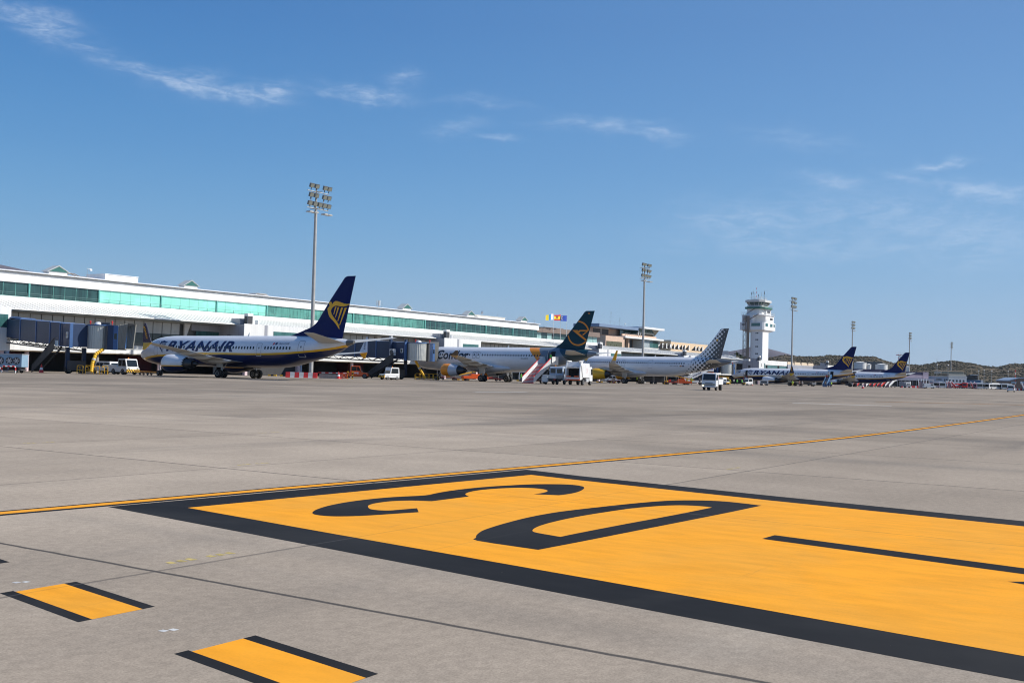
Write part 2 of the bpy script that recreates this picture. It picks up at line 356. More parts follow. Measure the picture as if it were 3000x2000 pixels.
sheet('sign_bar_marking', [[(8.62,3.10),(8.90,3.09),(8.56,1.13),(8.36,-.1),(8.10,-.05),(8.29,1.09)]], .003, PBLK)
sheet('sign_arrow_marking', [[(7.90,1.14),(8.02,.98),(7.90,.5),(7.55,.1),(7.45,.45),(7.75,.75)]], .003, PBLK)
# taxi line with black edging
CL = [(-30,14.2),(-14,11.0),(-6,9.9),(2,9.02),(5.4,8.71),(6.76,8.595),(8.4,8.465),(9.4,8.375),(11.4,8.205),(14,7.985),(17.2,7.74),(21,7.48),(27.3,7.27),(39,7.25),(56.4,7.48),(90,8.1),(160,9.6),(260,12)]
def strip(path, w0, w1):
    L = []; Rr = []
    for i, p in enumerate(path):
        a = Vector(path[max(0, i-1)]); b = Vector(path[min(len(path)-1, i+1)]); t = (b - a).normalized(); nrm = Vector((-t.y, t.x))
        L.append(tuple(Vector(p) + nrm * w1)); Rr.append(tuple(Vector(p) + nrm * w0))
    return [[Rr[i], Rr[i+1], L[i+1], L[i]] for i in range(len(path)-1)]
CLS = []
for i in range(len(CL)-1):
    p0, p1, p2, p3 = [Vector(CL[min(max(j, 0), len(CL)-1)]) for j in (i-1, i, i+1, i+2)]
    for k in range(4):
        t = k/4; q = .5*((2*p1)+(p2-p0)*t+(2*p0-5*p1+4*p2-p3)*t*t+(3*p1-p0-3*p2+p3)*t*t*t); CLS.append((q.x, q.y))
CLS.append(CL[-1])
sheet('taxi_line_border_marking', strip(CLS, -.135, .135), .0035, PBLK)
sheet('taxi_line_marking', strip(CLS, -.072, .072), .0045, PYEL)
# broken edge line: yellow bars with black edging
for k, (x, y) in enumerate(((3.73,5.23),(3.47,3.45),(4.0,7.0),(3.22,1.66))):
    def bar(u0, u1, v0, v1): return [[(x + u0 + v0*.165, y + v0), (x + u1 + v0*.165, y + v0), (x + u1 + v1*.165, y + v1), (x + u0 + v1*.165, y + v1)]]
    sheet('dash_marking', bar(-.155, .155, -.45, .45), .001, PYEL)
    sheet('dash_edge_marking', bar(-.235, -.155, -.45, .48) + bar(.155, .235, -.45, .45), .001, PBLK)
# small faded stencils and a few far markings
b = MB()
for x, y, n in ((4.78,5.77,7),(10.15,10.92,8),(10.3,16.0,8),(15.5,16.1,8),(14.95,5.92,6)):
    for k in range(n):
        if k % 4 == 3: continue
        u = x + k*.085; hgt = .03 + .05*rnd.random()
        b.add([(u, y-.03, .001), (u+.055, y-.04, .001), (u+.06, y+hgt*.7, .001), (u+.012, y+hgt*.6, .001)], [(0,1,2,3)])
tag(b.build('stencil_marking', PFADE), kind='structure')
b = MB()
for x, y in ((3.805,5.915),(3.85,5.89),(3.565,4.312),(3.61,4.292)):
    b.add([(x-.016,y-.022,.001),(x+.02,y-.02,.001),(x+.016,y+.022,.001),(x-.018,y+.02,.001)], [(0,1,2,3)])
tag(b.build('survey_marking', PWHT), kind='structure')
sheet('far_line_border_marking', strip([(80,20.5),(84,16.64),(87.05,11.58),(88.5,6)], -.32, .32), .004, PBLK)
sheet('far_line_marking', strip([(80,20.5),(84,16.64),(87.05,11.58),(88.5,6)], -.13, .13), .008, PYEL)
sheet('far_stand_marking', strip([(65.0,21.6),(66.3,16.0)], -.28, .28) + strip([(100,60),(128,60.3)], -.15, .15) + strip([(63,44),(70,44)], -.2, .2), .004, PWHT)
# ------------------------------------------------------------------ airliners (local: nose at origin pointing +X, port side +Y; s = metres aft of the nose)
def pchip(xs, ys):
    n = len(xs); h = [xs[i+1]-xs[i] for i in range(n-1)]; d = [(ys[i+1]-ys[i])/h[i] for i in range(n-1)]
    m = [d[0]] + [0 if d[i-1]*d[i] <= 0 else 2*d[i-1]*d[i]/(d[i-1]+d[i]) for i in range(1, n-1)] + [d[-1]]
    def f(x):
        x = min(max(x, xs[0]), xs[-1]); i = 0
        while i < n-2 and x > xs[i+1]: i += 1
        t = (x-xs[i])/h[i]
        return (2*t**3-3*t*t+1)*ys[i] + (t**3-2*t*t+t)*h[i]*m[i] + (-2*t**3+3*t*t)*ys[i+1] + (t**3-t*t)*h[i]*m[i+1]
    return f
class Hull:
    def __init__(s, st):
        xs = [q[0] for q in st]; s.L = xs[-1]; s.top = pchip(xs, [q[1] for q in st]); s.bot = pchip(xs, [q[2] for q in st]); s.hw = pchip(xs, [q[3] for q in st])
    def y(s, t, z, eps=0.):
        a, b, w = s.top(t), s.bot(t), s.hw(t); zc, hz = (a+b)/2, (a-b)/2
        q = max(-.999, min(.999, (z-zc)/hz)); c = math.sqrt(1-q*q)
        return (w+eps)*c, z + eps*q
    def mesh(s, n=44):
        xs = [0, .06, .15, .3, .5, .75] + [1 + .4*i for i in range(16)]; x = xs[-1] + .8
        while x < s.L - .3: xs.append(x); x += .8 if x < s.L-15 else .5
        xs.append(s.L); rings = []
        for t in xs:
            a, b, w = s.top(t), s.bot(t), s.hw(t); zc, hz = (a+b)/2, (a-b)/2
            rings.append([(-t, w*math.sin(2*math.pi*i/n), zc + hz*math.cos(2*math.pi*i/n)) for i in range(n)])
        return MB().loft(rings)
B_ST = [(0,2.90,2.80,.04),(.12,3.06,2.60,.22),(.4,3.25,2.38,.45),(1,3.58,2.08,.80),(1.8,3.92,1.82,1.10),(2.5,4.40,1.68,1.33),(3.2,4.78,1.57,1.50),(4.2,5.05,1.45,1.68),(5.5,5.23,1.39,1.81),(7.5,5.33,1.37,1.88),(24,5.33,1.37,1.88),(27,5.33,1.43,1.88),(29.5,5.33,1.66,1.84),(32,5.30,2.18,1.70),(34.4,5.21,2.74,1.38),(36.8,5.04,3.46,.86),(38.15,4.90,4.14,.44),(39.03,4.80,4.42,.19)]
def airbus(e): return [(0,3.16,3.04,.06),(.12,3.42,2.78,.32),(.4,3.72,2.58,.60),(1,4.16,2.32,1.0),(1.8,4.66,2.12,1.36),(2.6,5.20,1.98,1.60),(3.4,5.55,1.89,1.76),(4.4,5.78,1.84,1.89),(6,5.92,1.80,1.975),(22+e,5.92,1.80,1.975),(25+e,5.92,1.88,1.975),(27+e,5.92,2.16,1.94),(29.5+e,5.92,2.66,1.80),(32+e,5.88,3.20,1.52),(34.5+e,5.74,3.86,1.06),(36.2+e,5.55,4.38,.62),(37.57+e,5.28,4.84,.24)]
H_B, H_A, H_A1 = Hull(B_ST), Hull(airbus(0)), Hull(airbus(6.94))

def livery(name, fn, rough=.30, metal=0, spec=.5, coat=.25):
    m, nt, b = new_mat(name); tc = nd(nt, 'ShaderNodeTexCoord').outputs['Object']
    sp = nd(nt, 'ShaderNodeSeparateXYZ'); lnk(nt, tc, sp.inputs[0])
    s = mth(nt, 'MULTIPLY', sp.outputs[0], -1.); z = sp.outputs[2]
    c = fn(nt, s, z, tc)
    k = ramp(nt, noise(nt, vscale(nt, tc, .35, 1, 1.6), 1.6, 5, .65), .3, .72, .93, 1.03)
    lnk(nt, mixc(nt, 1., c, k, 'MULTIPLY'), b.inputs['Base Color']); setp(b, rough=rough, spec=spec, metal=metal, coat=coat)
    return m
def fcurve(nt, v, pts, x1, y0, y1):
    """curve of v in [0,x1] through pts"""
    n = nd(nt, 'ShaderNodeFloatCurve'); c = n.mapping.curves[0]
    P = [(x/x1, (y-y0)/(y1-y0)) for x, y in pts]
    c.points[0].location = P[0]; c.points[1].location = P[-1]
    for q in P[1:-1]: c.points.new(*q)
    n.mapping.update(); lnk(nt, mth(nt, 'DIVIDE', v, x1), n.inputs['Value'])
    return mth(nt, 'ADD', mth(nt, 'MULTIPLY', n.outputs[0], y1-y0), y0)
WH, NV, YL = (.74,.74,.75), (.005,.010,.066), (.80,.42,.012)
def liv_harp(nt, s, z, tc):
    zs = fcurve(nt, s, [(0,1.2),(1.2,2.08),(3,2.36),(5,2.58),(8.4,2.76),(12,2.93),(17,3.02),(24,3.03),(28,3.10),(32,3.34),(36.2,3.78),(38,4.14),(40,4.6)], 40, 0, 6)
    d = mth(nt, 'SUBTRACT', z, zs)
    c = mixc(nt, ramp(nt, d, .115, .125), YL, WH); c = mixc(nt, ramp(nt, d, -.125, -.115), NV, c)
    return mixc(nt, mth(nt, 'GREATER_THAN', s, 38.12), c, (.10,.095,.09))
def liv_engine_harp(nt, s, z, tc):
    c = mixc(nt, ramp(nt, z, 1.41, 1.42), YL, WH); c = mixc(nt, ramp(nt, z, 1.28, 1.29), NV, c)
    return mixc(nt, ramp(nt, s, 12.02, 12.04), (.5,.5,.52), c)
GR, TL, OR = (.150,.185,.225), (.006,.042,.062), (.82,.27,.004)
def liv_band(nt, s, z, tc):
    lo = fcurve(nt, z, [(1.5,29.6),(2.5,28.6),(3.5,27.5),(4.2,26.9),(4.9,26.1),(5.5,25.4),(5.93,24.9),(7,24)], 7, 20, 32)
    hi = mth(nt, 'ADD', lo, fcurve(nt, z, [(1.5,1.0),(3.5,1.1),(4.9,1.75),(5.93,2.0),(7,2)], 7, 0, 4))
    c = mixc(nt, mth(nt, 'GREATER_THAN', s, lo), WH, OR); c = mixc(nt, mth(nt, 'GREATER_THAN', s, hi), c, GR)
    tz = fcurve(nt, s, [(0,6.6),(30,6.5),(30.9,5.75),(31.7,4.95),(32.7,4.05),(33.5,3.72),(34.4,3.62),(35.2,3.75),(36.05,4.3),(36.3,6.3),(40,6.5)], 40, 0, 8)
    return mixc(nt, mth(nt, 'GREATER_THAN', z, tz), c, TL)
def liv_band_engine(nt, s, z, tc): 
    c = mixc(nt, ramp(nt, s, 12.55, 12.57), OR, (.50,.53,.58)); return mixc(nt, ramp(nt, s, 10.98, 11.0), (.45,.45,.45), c)
DG = (.040,.048,.060)
def liv_dots(nt, s, z, tc):
    a = R(42); p = .68
    u = mth(nt, 'ADD', mth(nt, 'MULTIPLY', s, math.cos(a)/p), mth(nt, 'MULTIPLY', z, math.sin(a)/p))
    v = mth(nt, 'SUBTRACT', mth(nt, 'MULTIPLY', z, math.cos(a)/p), mth(nt, 'MULTIPLY', s, math.sin(a)/p))
    fu = mth(nt, 'SUBTRACT', mth(nt, 'FRACT', u), .5); fv = mth(nt, 'SUBTRACT', mth(nt, 'FRACT', v), .5)
    r = mth(nt, 'SQRT', mth(nt, 'ADD', mth(nt, 'MULTIPLY', fu, fu), mth(nt, 'MULTIPLY', fv, fv)))
    s0 = mth(nt, 'ADD', 34.35, mth(nt, 'MULTIPLY', mth(nt, 'SUBTRACT', z, 2.5), .77))
    s1 = mth(nt, 'ADD', 42.3, mth(nt, 'MULTIPLY', mth(nt, 'SUBTRACT', z, 5.7), .277))
    t = mth(nt, 'DIVIDE', mth(nt, 'SUBTRACT', s, s0), mth(nt, 'SUBTRACT', s1, s0))
    rad = mth(nt, 'MULTIPLY', ramp(nt, t, 0, 1, .12, .73, False), mth(nt, 'GREATER_THAN', t, 0))
    return mixc(nt, mth(nt, 'LESS_THAN', r, rad), WH, DG)
def liv_dots_body(nt, s, z, tc):
    c = liv_dots(nt, s, z, tc)
    return mixc(nt, mth(nt, 'GREATER_THAN', s, mth(nt, 'ADD', 41.6, mth(nt, 'MULTIPLY', mth(nt, 'SUBTRACT', 5.4, z), .35))), c, (.115,.125,.14))
LV = dict(harp=livery('livery_white_navy', liv_harp), harpe=livery('engine_white_navy', liv_engine_harp), band=livery('livery_orange_band', liv_band), bande=livery('engine_orange', liv_band_engine),
          dots=livery('livery_dotted_tail', liv_dots_body), dotsfin=livery('fin_dotted', liv_dots), navyfin=livery('fin_navy', lambda nt, s, z, tc: mixc(nt, 0., (.0045,.012,.085), NV), .4, 0, .12, 0.),
          tealfin=livery('fin_teal', lambda nt, s, z, tc: mixc(nt, 0., TL, TL), .4, 0, .15, 0.), yele=livery('engine_yellow', lambda nt, s, z, tc: mixc(nt, 0., (.80,.43,.010), YL), .3))
WINGM = mat('wing_grey', (.40,.40,.385), .42, .1, dirt=.12, scale=.8)
STABM = mat('tailplane_grey', (.44,.44,.42), .42, .05, dirt=.1, scale=.8)
EXH = mat('exhaust_metal', (.075,.07,.066), .38, .7, dirt=.2)
WINM = mat('cabin_window', (.012,.016,.026), .12, 0, .6, 0); LINE = mat('door_seam', (.055,.06,.085), .5, dirt=0); WLINE = mat('door_outline_pale', (.60,.61,.63), .5, dirt=0)
EMB_Y = mat('emblem_gold', (.78,.40,.008), .35, dirt=.05); EMB_N = mat('emblem_navy', (.008,.015,.085), .35, dirt=.05); EMB_O = mat('emblem_orange', (.66,.22,.004), .35, dirt=.05)
DK = mat('lettering_dark', (.018,.030,.045), .4, dirt=.05); DARKIN = mat('interior_shade', (.008,.008,.009), .8, dirt=0)  # near-black colour stands for shade inside open doorways and the hopper

def airfoil(le, y, z, ch, th, lean=(0,1)):
    """closed section; le = s of the leading edge"""
    out = []
    for t, q in ((0,0),(.02,.36),(.08,.68),(.22,.96),(.38,1.),(.6,.78),(.82,.38),(1,.03),(1,-.03),(.82,-.16),(.6,-.48),(.38,-.72),(.22,-.74),(.08,-.55),(.02,-.30)):
        out.append((-(le + t*ch), y + lean[0]*q*th/2, z + lean[1]*q*th/2))
    return out
def on_hull(Hh, vs, fs, s0, z0, eps=.02, port=1):
    return [(-(s0+u),) + (lambda q: (q[0]*port, q[1]))(Hh.y(s0+u, z0+v, eps)) for u, v in vs], fs
def hull_text(P, Hh, name, body, s0, z0, hgt, width, m, shear=0, bold=0, space=1.):
    vs, fs = text_geo(body, hgt, shear, bold, width, space); vs, fs = slice_geo(vs, fs, .1)
    o = MB().add(*on_hull(Hh, vs, fs, s0, z0)); return o.build(name, m, P)
def hull_poly(P, Hh, name, polys, m, eps=.02, step=.12):
    b = MB()
    for p in polys:
        vs, fs = slice_geo(p, [tuple(range(len(p)))], step); b.add(*on_hull(Hh, vs, fs, 0, 0, eps))
    return b.build(name, m, P)
def rrect(s0, s1, z0, z1, r, n=4):
    out = []
    for cx, cz, a0 in ((s1-r, z1-r, 0), (s0+r, z1-r, 90), (s0+r, z0+r, 180), (s1-r, z0+r, 270)):
        for k in range(n+1): a = R(a0 + 90*k/n); out.append((cx + r*math.cos(a), cz + r*math.sin(a)))
    return out
def subd(poly, step):
    out = []
    for a, b in zip(poly, poly[1:] + poly[:1]):
        k = max(1, int(math.hypot(b[0]-a[0], b[1]-a[1])/step))
        out += [(a[0]+(b[0]-a[0])*i/k, a[1]+(b[1]-a[1])*i/k) for i in range(k)]
    return out
def seam(b, Hh, s0, s1, z0, z1, r, wd, mi=0, eps=.02):
    o = subd(rrect(s0, s1, z0, z1, r), .12); c = ((s0+s1)/2, (z0+z1)/2)
    kx, kz = 1 - 2*wd/(s1-s0), 1 - 2*wd/(z1-z0)
    i = [(c[0]+(x-c[0])*kx, c[1]+(z-c[1])*kz) for x, z in o]
    f = lambda L: [(-x,) + Hh.y(x, z, eps) for x, z in L]
    b.ring(f(o), f(i), mi)
def door(P, Hh, s0, s1, z0, z1, m=None, wd=.035, pale=0, r=.12):
    b = MB(); seam(b, Hh, s0, s1, z0, z1, r, wd, 0)
    if pale:
        L = [(s0-.02, z0+.25), (s0+.02, z0-.06), (s1-.02, z0-.06), (s1+.02, z0+.25)]
        for a, c in zip(L, L[1:]):
            q = subd([a, c], .15)[:-1] + [c]; q = [a] + [(a[0]+(c[0]-a[0])*k/6, a[1]+(c[1]-a[1])*k/6) for k in range(1, 7)]
            for u, v in zip(q, q[1:]):
                b.add([(-u[0],)+Hh.y(u[0], u[1]+.0, .03), (-v[0],)+Hh.y(v[0], v[1], .03), (-v[0]+.045,)+Hh.y(v[0]-.045, v[1]+.05, .03), (-u[0]+.045,)+Hh.y(u[0]-.045, u[1]+.05, .03)], [(0,1,2,3)], 1)
    c, zz = (s0+s1)/2, z0 + (z1-z0)*.62
    b.add([(-x,)+Hh.y(x, z, .022) for x, z in rrect(c-.09, c+.09, zz-.12, zz+.12, .06, 2)], [tuple(range(12))], 0)
    return b.build('door', [m or LINE, WLINE], P)
_winmesh = {}
def windows(P, Hh, key, s_list, zc, wd=.25, hg=.36):
    """one 'window' part per cabin window; the straight part of the hull shares one mesh"""
    for s0 in s_list:
        straight = 7.5 < s0 < Hh.L - 14.2
        k = (key, 'mid' if straight else round(s0, 2))
        if k not in _winmesh:
            t = 15. if straight else s0; poly = rrect(t-wd/2, t+wd/2, zc-hg/2, zc+hg/2, .1, 3); b = MB()
            o = subd(poly, .2)
            b.add([(-x,)+Hh.y(x, z, .024) for x, z in poly], [tuple(range(len(poly)))])
            ob = b.build('window', WINM, P); _winmesh[k] = ob.data
            if straight: ob.location.x = 15. - s0
        else:
            ob = bpy.data.objects.new('window', _winmesh[k]); COL.objects.link(ob); ob.parent = P
            if straight: ob.location.x = 15. - s0
def wing(P, sgn, secs, fair, m=WINGM):
    b = MB(); b.loft([airfoil(le, sgn*y, z, ch, th) for le, y, z, ch, th in secs])
    o = b.build('wing', m, P, smooth=40)
    for (s0, y, z, ln) in fair:                       # flap track fairings
        f = MB(); f.lathe([(0,.02),(.5,.16),(1.2,.24),(ln*.55,.26),(ln*.8,.18),(ln,.02)], (0,0,0), 'x', 10)
        f.v = [(-s0 - q[0], sgn*y + q[1]*.75, z + q[2]*1.15 + (q[0]/ln)*.06) for q in f.v]
        f.build('flap_fairing', m, o, smooth=50)
    return o
def engine(P, sgn, y, z, s0, s1, r, s2, s3, m, chev=False):
    b = MB(); n = 36; L = s1 - s0
    prof = [(0,.80),(.06,.87),(.25,.95),(.8,1.),(L*.45,1.0),(L*.75,.90),(L,.74)]; rings = []
    for t, k in prof:
        rings.append([(-(s0+t+(.0)), sgn*y + r*k*math.sin(2*math.pi*i/n), z + (r*k)*math.cos(2*math.pi*i/n)*(1 if math.cos(2*math.pi*i/n) > 0 else .93)) for i in range(n)])
    if chev:
        rings.append([(-(s1+(.42 if i % 2 else .02)), q[1]*.0 + sgn*y + r*.70*math.sin(2*math.pi*i/n), z + r*.70*math.cos(2*math.pi*i/n)) for i, q in enumerate(rings[-1])])
    b.loft(rings, cap=False); o = b.build('engine', m, P, smooth=50)
    f = MB(); f.lathe([(.35,.01),(.7,.18),(.75,.80*1)], (0,0,0), 'x', 24, cap=False); f.v = [(-s0-q[0], sgn*y+q[1]*r, z+q[2]*r) for q in f.v]
    f.lathe([(-s0-.02,.80*r),(-s0-.75,.80*r)], (0,sgn*y,z), 'x', 30, cap=False); f.build('intake_fan', EXH, o, smooth=40)
    e = MB(); e.lathe([(-(s1-.3),.72*r*.98),(-(s1-.05),.60*r),(-(s1+(s2-s1)*.4),.55*r),(-s2,.40*r),(-(s2-.02),.33*r)], (0,sgn*y,z), 'x', 28, cap=False)
    e.lathe([(-(s1-.5),.7*r),(-(s1-.52),.1)], (0,sgn*y,z), 'x', 20, cap=False)
    e.lathe([(-(s2-.4),.30*r),(-s2,.26*r),(-(s2+(s3-s2)*.5),.16*r),(-s3,.02)], (0,sgn*y,z), 'x', 18, cap=False)
    e.build('exhaust', EXH, o, smooth=50)
    p = MB(); p.loft([[(-(s0+.9), sgn*y+d, z+r*.93) for d in (-.03,.03)] + [(-(s0+1.0), sgn*y+d, z+r*1.0) for d in (.03,-.03)],
                      [(-(s0+2.6), sgn*y+d, z+r*.85) for d in (-.18,.18)] + [(-(s0+2.9), sgn*y+d, z+r*1.28) for d in (.18,-.18)],
                      [(-(s2+.4), sgn*y+d, z+r*.55) for d in (-.14,.14)] + [(-(s2+.6), sgn*y+d, z+r*1.15) for d in (.14,-.14)]])
    p.build('pylon', WINGM, o)
    return o
def gear(P, name, s, y, hub, ztop, r, tw, main, lean=0):
    b = MB(); b.cyl((-s, y, r), (-s+lean, y*.93, ztop), .11 if main else .08, .13 if main else .09, 10)
    b.cyl((-s, y-tw, r), (-s, y+tw, r), .06, .06, 8)
    b.cyl((-s-.05, y, r+.25), (-s + (-.0 if main else -1.0), y*.62 if main else 0, ztop-.1), .05, .05, 6)
    o = b.build(name, M['lgrey'], P, smooth=40)
    for d in (-1, 1): wheel(o, -s, y + d*tw, r, .40 if main else .22)
    if main:
        d = MB(); sg = 1 if y > 0 else -1
        d.box(-s-.55, -s+.55, y+sg*.28, y+sg*.32, r+.75, ztop+.1); d.build('gear_door', WINGM, o)
    return o
def fin_parts(P, zl, m, tmax=.42):
    """zl: (z, s_le, s_te)"""
    def half(t, te): 
        d = te - t
        if d <= 2.4: return tmax*.5*(.05 + .95*math.sin(min(1, d/2.4)*math.pi/2))
        return max(.03, tmax*.5*(1 - (d-2.4)/3.6*.75)) if d < 6 else .03
    rings = []
    for z, le, te in zl:
        k = 1 - .45*(z-zl[0][0])/(zl[-1][0]-zl[0][0]); ts = [le + (te-le)*q for q in (0,.02,.08,.2,.35,.5,.65,.8,.92,1)]
        hs = [half(t, te)*k for t in ts]; hs[0] = .015; hs[1] = min(hs[1], .06+.02)
        rings.append([(-t, h, z) for t, h in zip(ts, hs)] + [(-t, -h, z) for t, h in zip(ts[::-1], hs[::-1])])
    o = MB().loft(rings).build('fin', m, P, smooth=35)
    def fy(s, z):
        zz = min(max(z, zl[0][0]), zl[-1][0]); i = 0
        while i < len(zl)-2 and zz > zl[i+1][0]: i += 1
        t = (zz-zl[i][0])/(zl[i+1][0]-zl[i][0]); te = zl[i][2] + t*(zl[i+1][2]-zl[i][2])
        return half(s, te)*(1-.45*(zz-zl[0][0])/(zl[-1][0]-zl[0][0])) + .02
    return o, fy
def fin_poly(fin, fy, name, polys, m):
    b = MB()
    for p in polys:
        vs, fs = slice_geo(p, [tuple(range(len(p)))], .3); vs, fs = slice_geo(vs, fs, .3, 0)
        b.add([(-u, fy(u, v), v) for u, v in vs], fs)
    return b.build(name, m, fin)
def plate(P, name, pts_a, pts_b, mats):
    """thin two-sided panel: outboard skin pts_a (material 1), inboard skin pts_b (material 0)"""
    n = len(pts_a); b = MB(); b.add(pts_a, [tuple(range(n))], 1); b.add(pts_b, [tuple(range(n))[::-1]], 0); b.add(list(pts_a)+list(pts_b), [(i, (i+1)%n, n+(i+1)%n, n+i) for i in range(n)], 1)
    return b.build(name, mats, P)
HARP = [(35.54,8.99),(35.71,9.16),(35.92,9.36),(36.15,9.44),(36.51,9.41),(36.99,9.27),(37.46,9.13),(37.93,9.06),(38.32,9.11),(38.17,8.97),(37.83,8.84),(37.36,8.77),(36.89,8.80),(36.41,8.88),(36.06,8.87),(35.76,8.72),(35.53,8.51),(35.46,8.24),(35.62,7.89),(35.93,7.54),(36.3,7.19),(36.61,6.84),(36.81,6.45),(36.84,6.10),(36.63,6.32),(36.32,6.71),(35.89,7.10),(35.52,7.37),(35.21,7.63),(35.02,7.99),(34.91,8.34),(34.85,8.56),(35.05,8.75),(35.2,8.88),(35.14,9.04),(35.05,9.2),(35.14,9.33),(35.34,9.37),(35.54,9.29),(35.58,9.14)]
STRINGS = [[(36.1,8.76),(36.33,8.76),(35.98,7.86),(35.88,7.86)],[(36.5,8.71),(36.76,8.71),(36.25,7.49),(36.16,7.49)],[(37.03,8.66),(37.34,8.65),(36.63,7.07),(36.53,7.07)],[(37.56,8.63),(37.87,8.63),(36.91,6.58),(36.81,6.58)]]
HX = -.5      # emblem sits mid fin
def cockpit(P, Hh, a, zl):
    for q in zl:
        for port in (1, -1):
            vs, fs = slice_geo(q, [tuple(range(len(q)))], .15)
            MB().add(*on_hull(Hh, vs, fs, 0, 0, .02, port)).build('cockpit_window', WINM, P)

def airliner_harp(label, loc, rot, reg, detail=True):
    P = thing('airliner', label, 'airliner', loc, rot, 'airliners parked along the terminal'); Hh = H_B
    fu = Hh.mesh().build('fuselage', LV['harp'], P, smooth=60)
    MB().lathe([(-39.03,.17),(-38.9,.14),(-38.7,.02)], (0,0,4.61), 'x', 14, cap=False).build('tail_exhaust', M['black'], P)
    hull_text(P, Hh, 'lettering', 'RYANAIR', 7.55, 3.26, 1.36, 12.9, EMB_N, .30, .034, 1.07)
    k = .50; hp = lambda L: [(6.72 + (x-36.6)*k*.95, 3.84 + (z-7.77)*k*.98-.0) for x, z in L]
    hull_poly(P, Hh, 'emblem', [hp(HARP)] + [hp(q) for q in STRINGS], EMB_N)
    hull_text(P, Hh, 'registration', reg, 28.45, 4.20, .23, 1.72, EMB_N, .2, .0)
    hull_poly(P, Hh, 'flag_mark', [[(27.35,4.18),(27.6,4.18),(27.68,4.44),(27.43,4.44)]], M['red']); hull_poly(P, Hh, 'flag_mark', [[(27.75,4.18),(28.1,4.18),(28.18,4.44),(27.83,4.44)]], EMB_N)
    windows(P, Hh, 'b', [8.0 + .5205*i for i in range(32) if i not in (7,)] + [26.18 + .5225*i for i in range(9)], 3.80)
    for q in ((24.68,25.54,2.84,4.36,1),(31.66,32.58,2.80,4.66,1),(4.95,5.72,2.75,4.55,0)): door(P, Hh, *q[:4], pale=q[4])
    for q in ((16.15,16.85),(17.2,17.9)): door(P, Hh, *q, 3.15, 4.25, WLINE, .03)
    cockpit(P, Hh, 0, [[(1.75,3.62),(2.5,3.70),(2.75,4.22),(2.3,4.12)],[(2.62,3.72),(3.2,3.82),(3.3,4.30),(2.85,4.26)]])
    for sg in (1, -1):
        wg = wing(P, sg, [(14.4,1.2,2.0,7.4,.85),(15.3,2.6,2.12,6.4,.75),(17.7,5.8,2.50,4.25,.46),(21.0,12.0,3.25,2.75,.26),(23.80,17.6,3.85,1.5,.13)],
                  ((18.7,4.3,2.05,4.3),(19.9,7.6,2.45,3.6),(21.3,10.6,2.88,3.0)))
        a = [(-23.80,sg*17.62,3.86),(-25.30,sg*17.62,3.86),(-25.14,sg*17.77,4.5),(-24.86,sg*18.10,5.96),(-24.62,sg*18.10,5.98),(-24.05,sg*17.77,4.5)]
        b_ = [(x, y-sg*.07, z) for x, y, z in a]; ul = plate(wg, 'winglet', a, b_, [mat('winglet_pale', (.62,.63,.66), .35), M['navy']])
        c = [(-23.82,sg*17.55,3.88),(-25.30,sg*17.55,3.88),(-24.55,sg*17.95,3.04),(-24.24,sg*17.95,3.06)]
        plate(wg, 'winglet', c, [(x, y-sg*.07, z-.03) for x, y, z in c], [EMB_Y, EMB_Y])
        vs, fs = text_geo('RYANAIR', .30, .25, .02, 1.35); t = MB()
        for u, v in vs:      # reads up the blade
            zz = 4.25 + u; yy = 17.70 + (zz-4.2)*.225; xx = -24.98 + (zz-4.5)*.14 + .18 + v
            t.v.append((xx, sg*(yy + .02), zz))
        t.f = fs; t.m = [0]*len(fs); t.build('lettering', EMB_Y, ul)
        t2 = MB(); t2.v = [(x, sg*(abs(y)-.11), z) for x, y, z in t.v]; t2.f = fs; t2.m = t.m; t2.build('lettering', EMB_N, ul)
        engine(P, sg, 4.95, 1.66, 11.8, 15.45, 1.16, 17.0, 18.0, LV['harpe'], True)
        MB().loft([airfoil(33.9, sg*.5, 4.5, 4.1, .42), airfoil(38.05, sg*7.15, 5.38, 1.4, .12)]).build('tailplane', STABM, P, smooth=40)
        gear(P, 'main_gear', 19.6, sg*2.86, 0, 2.2, .565, .43, True)
    gear(P, 'nose_gear', 4.0, 0, 0, 1.6, .345, .2, False)
    f, fy = fin_parts(P, [(5.0,27.9,37.14),(5.37,28.7,37.24),(5.9,30.6,37.37),(6.39,32.09,37.5),(6.7,32.65,37.57),(7.05,33.05,37.66),(8.3,34.04,37.97),(9.66,35.11,38.31),(11.2,36.46,38.70),(12.2,37.34,38.95),(12.33,37.75,38.98)], LV['navyfin'])
    fin_poly(f, fy, 'emblem', [[(x+HX*.2, z) for x, z in HARP]] + [[(x+HX*.2, z) for x, z in q] for q in STRINGS], EMB_Y)
    b = MB(); b.prism([(-21.3,5.32),(-21.0,5.32),(-21.25,5.72),(-21.35,5.72)], 'y', -.02, .02); b.build('antenna', M['white'], P)
    return P
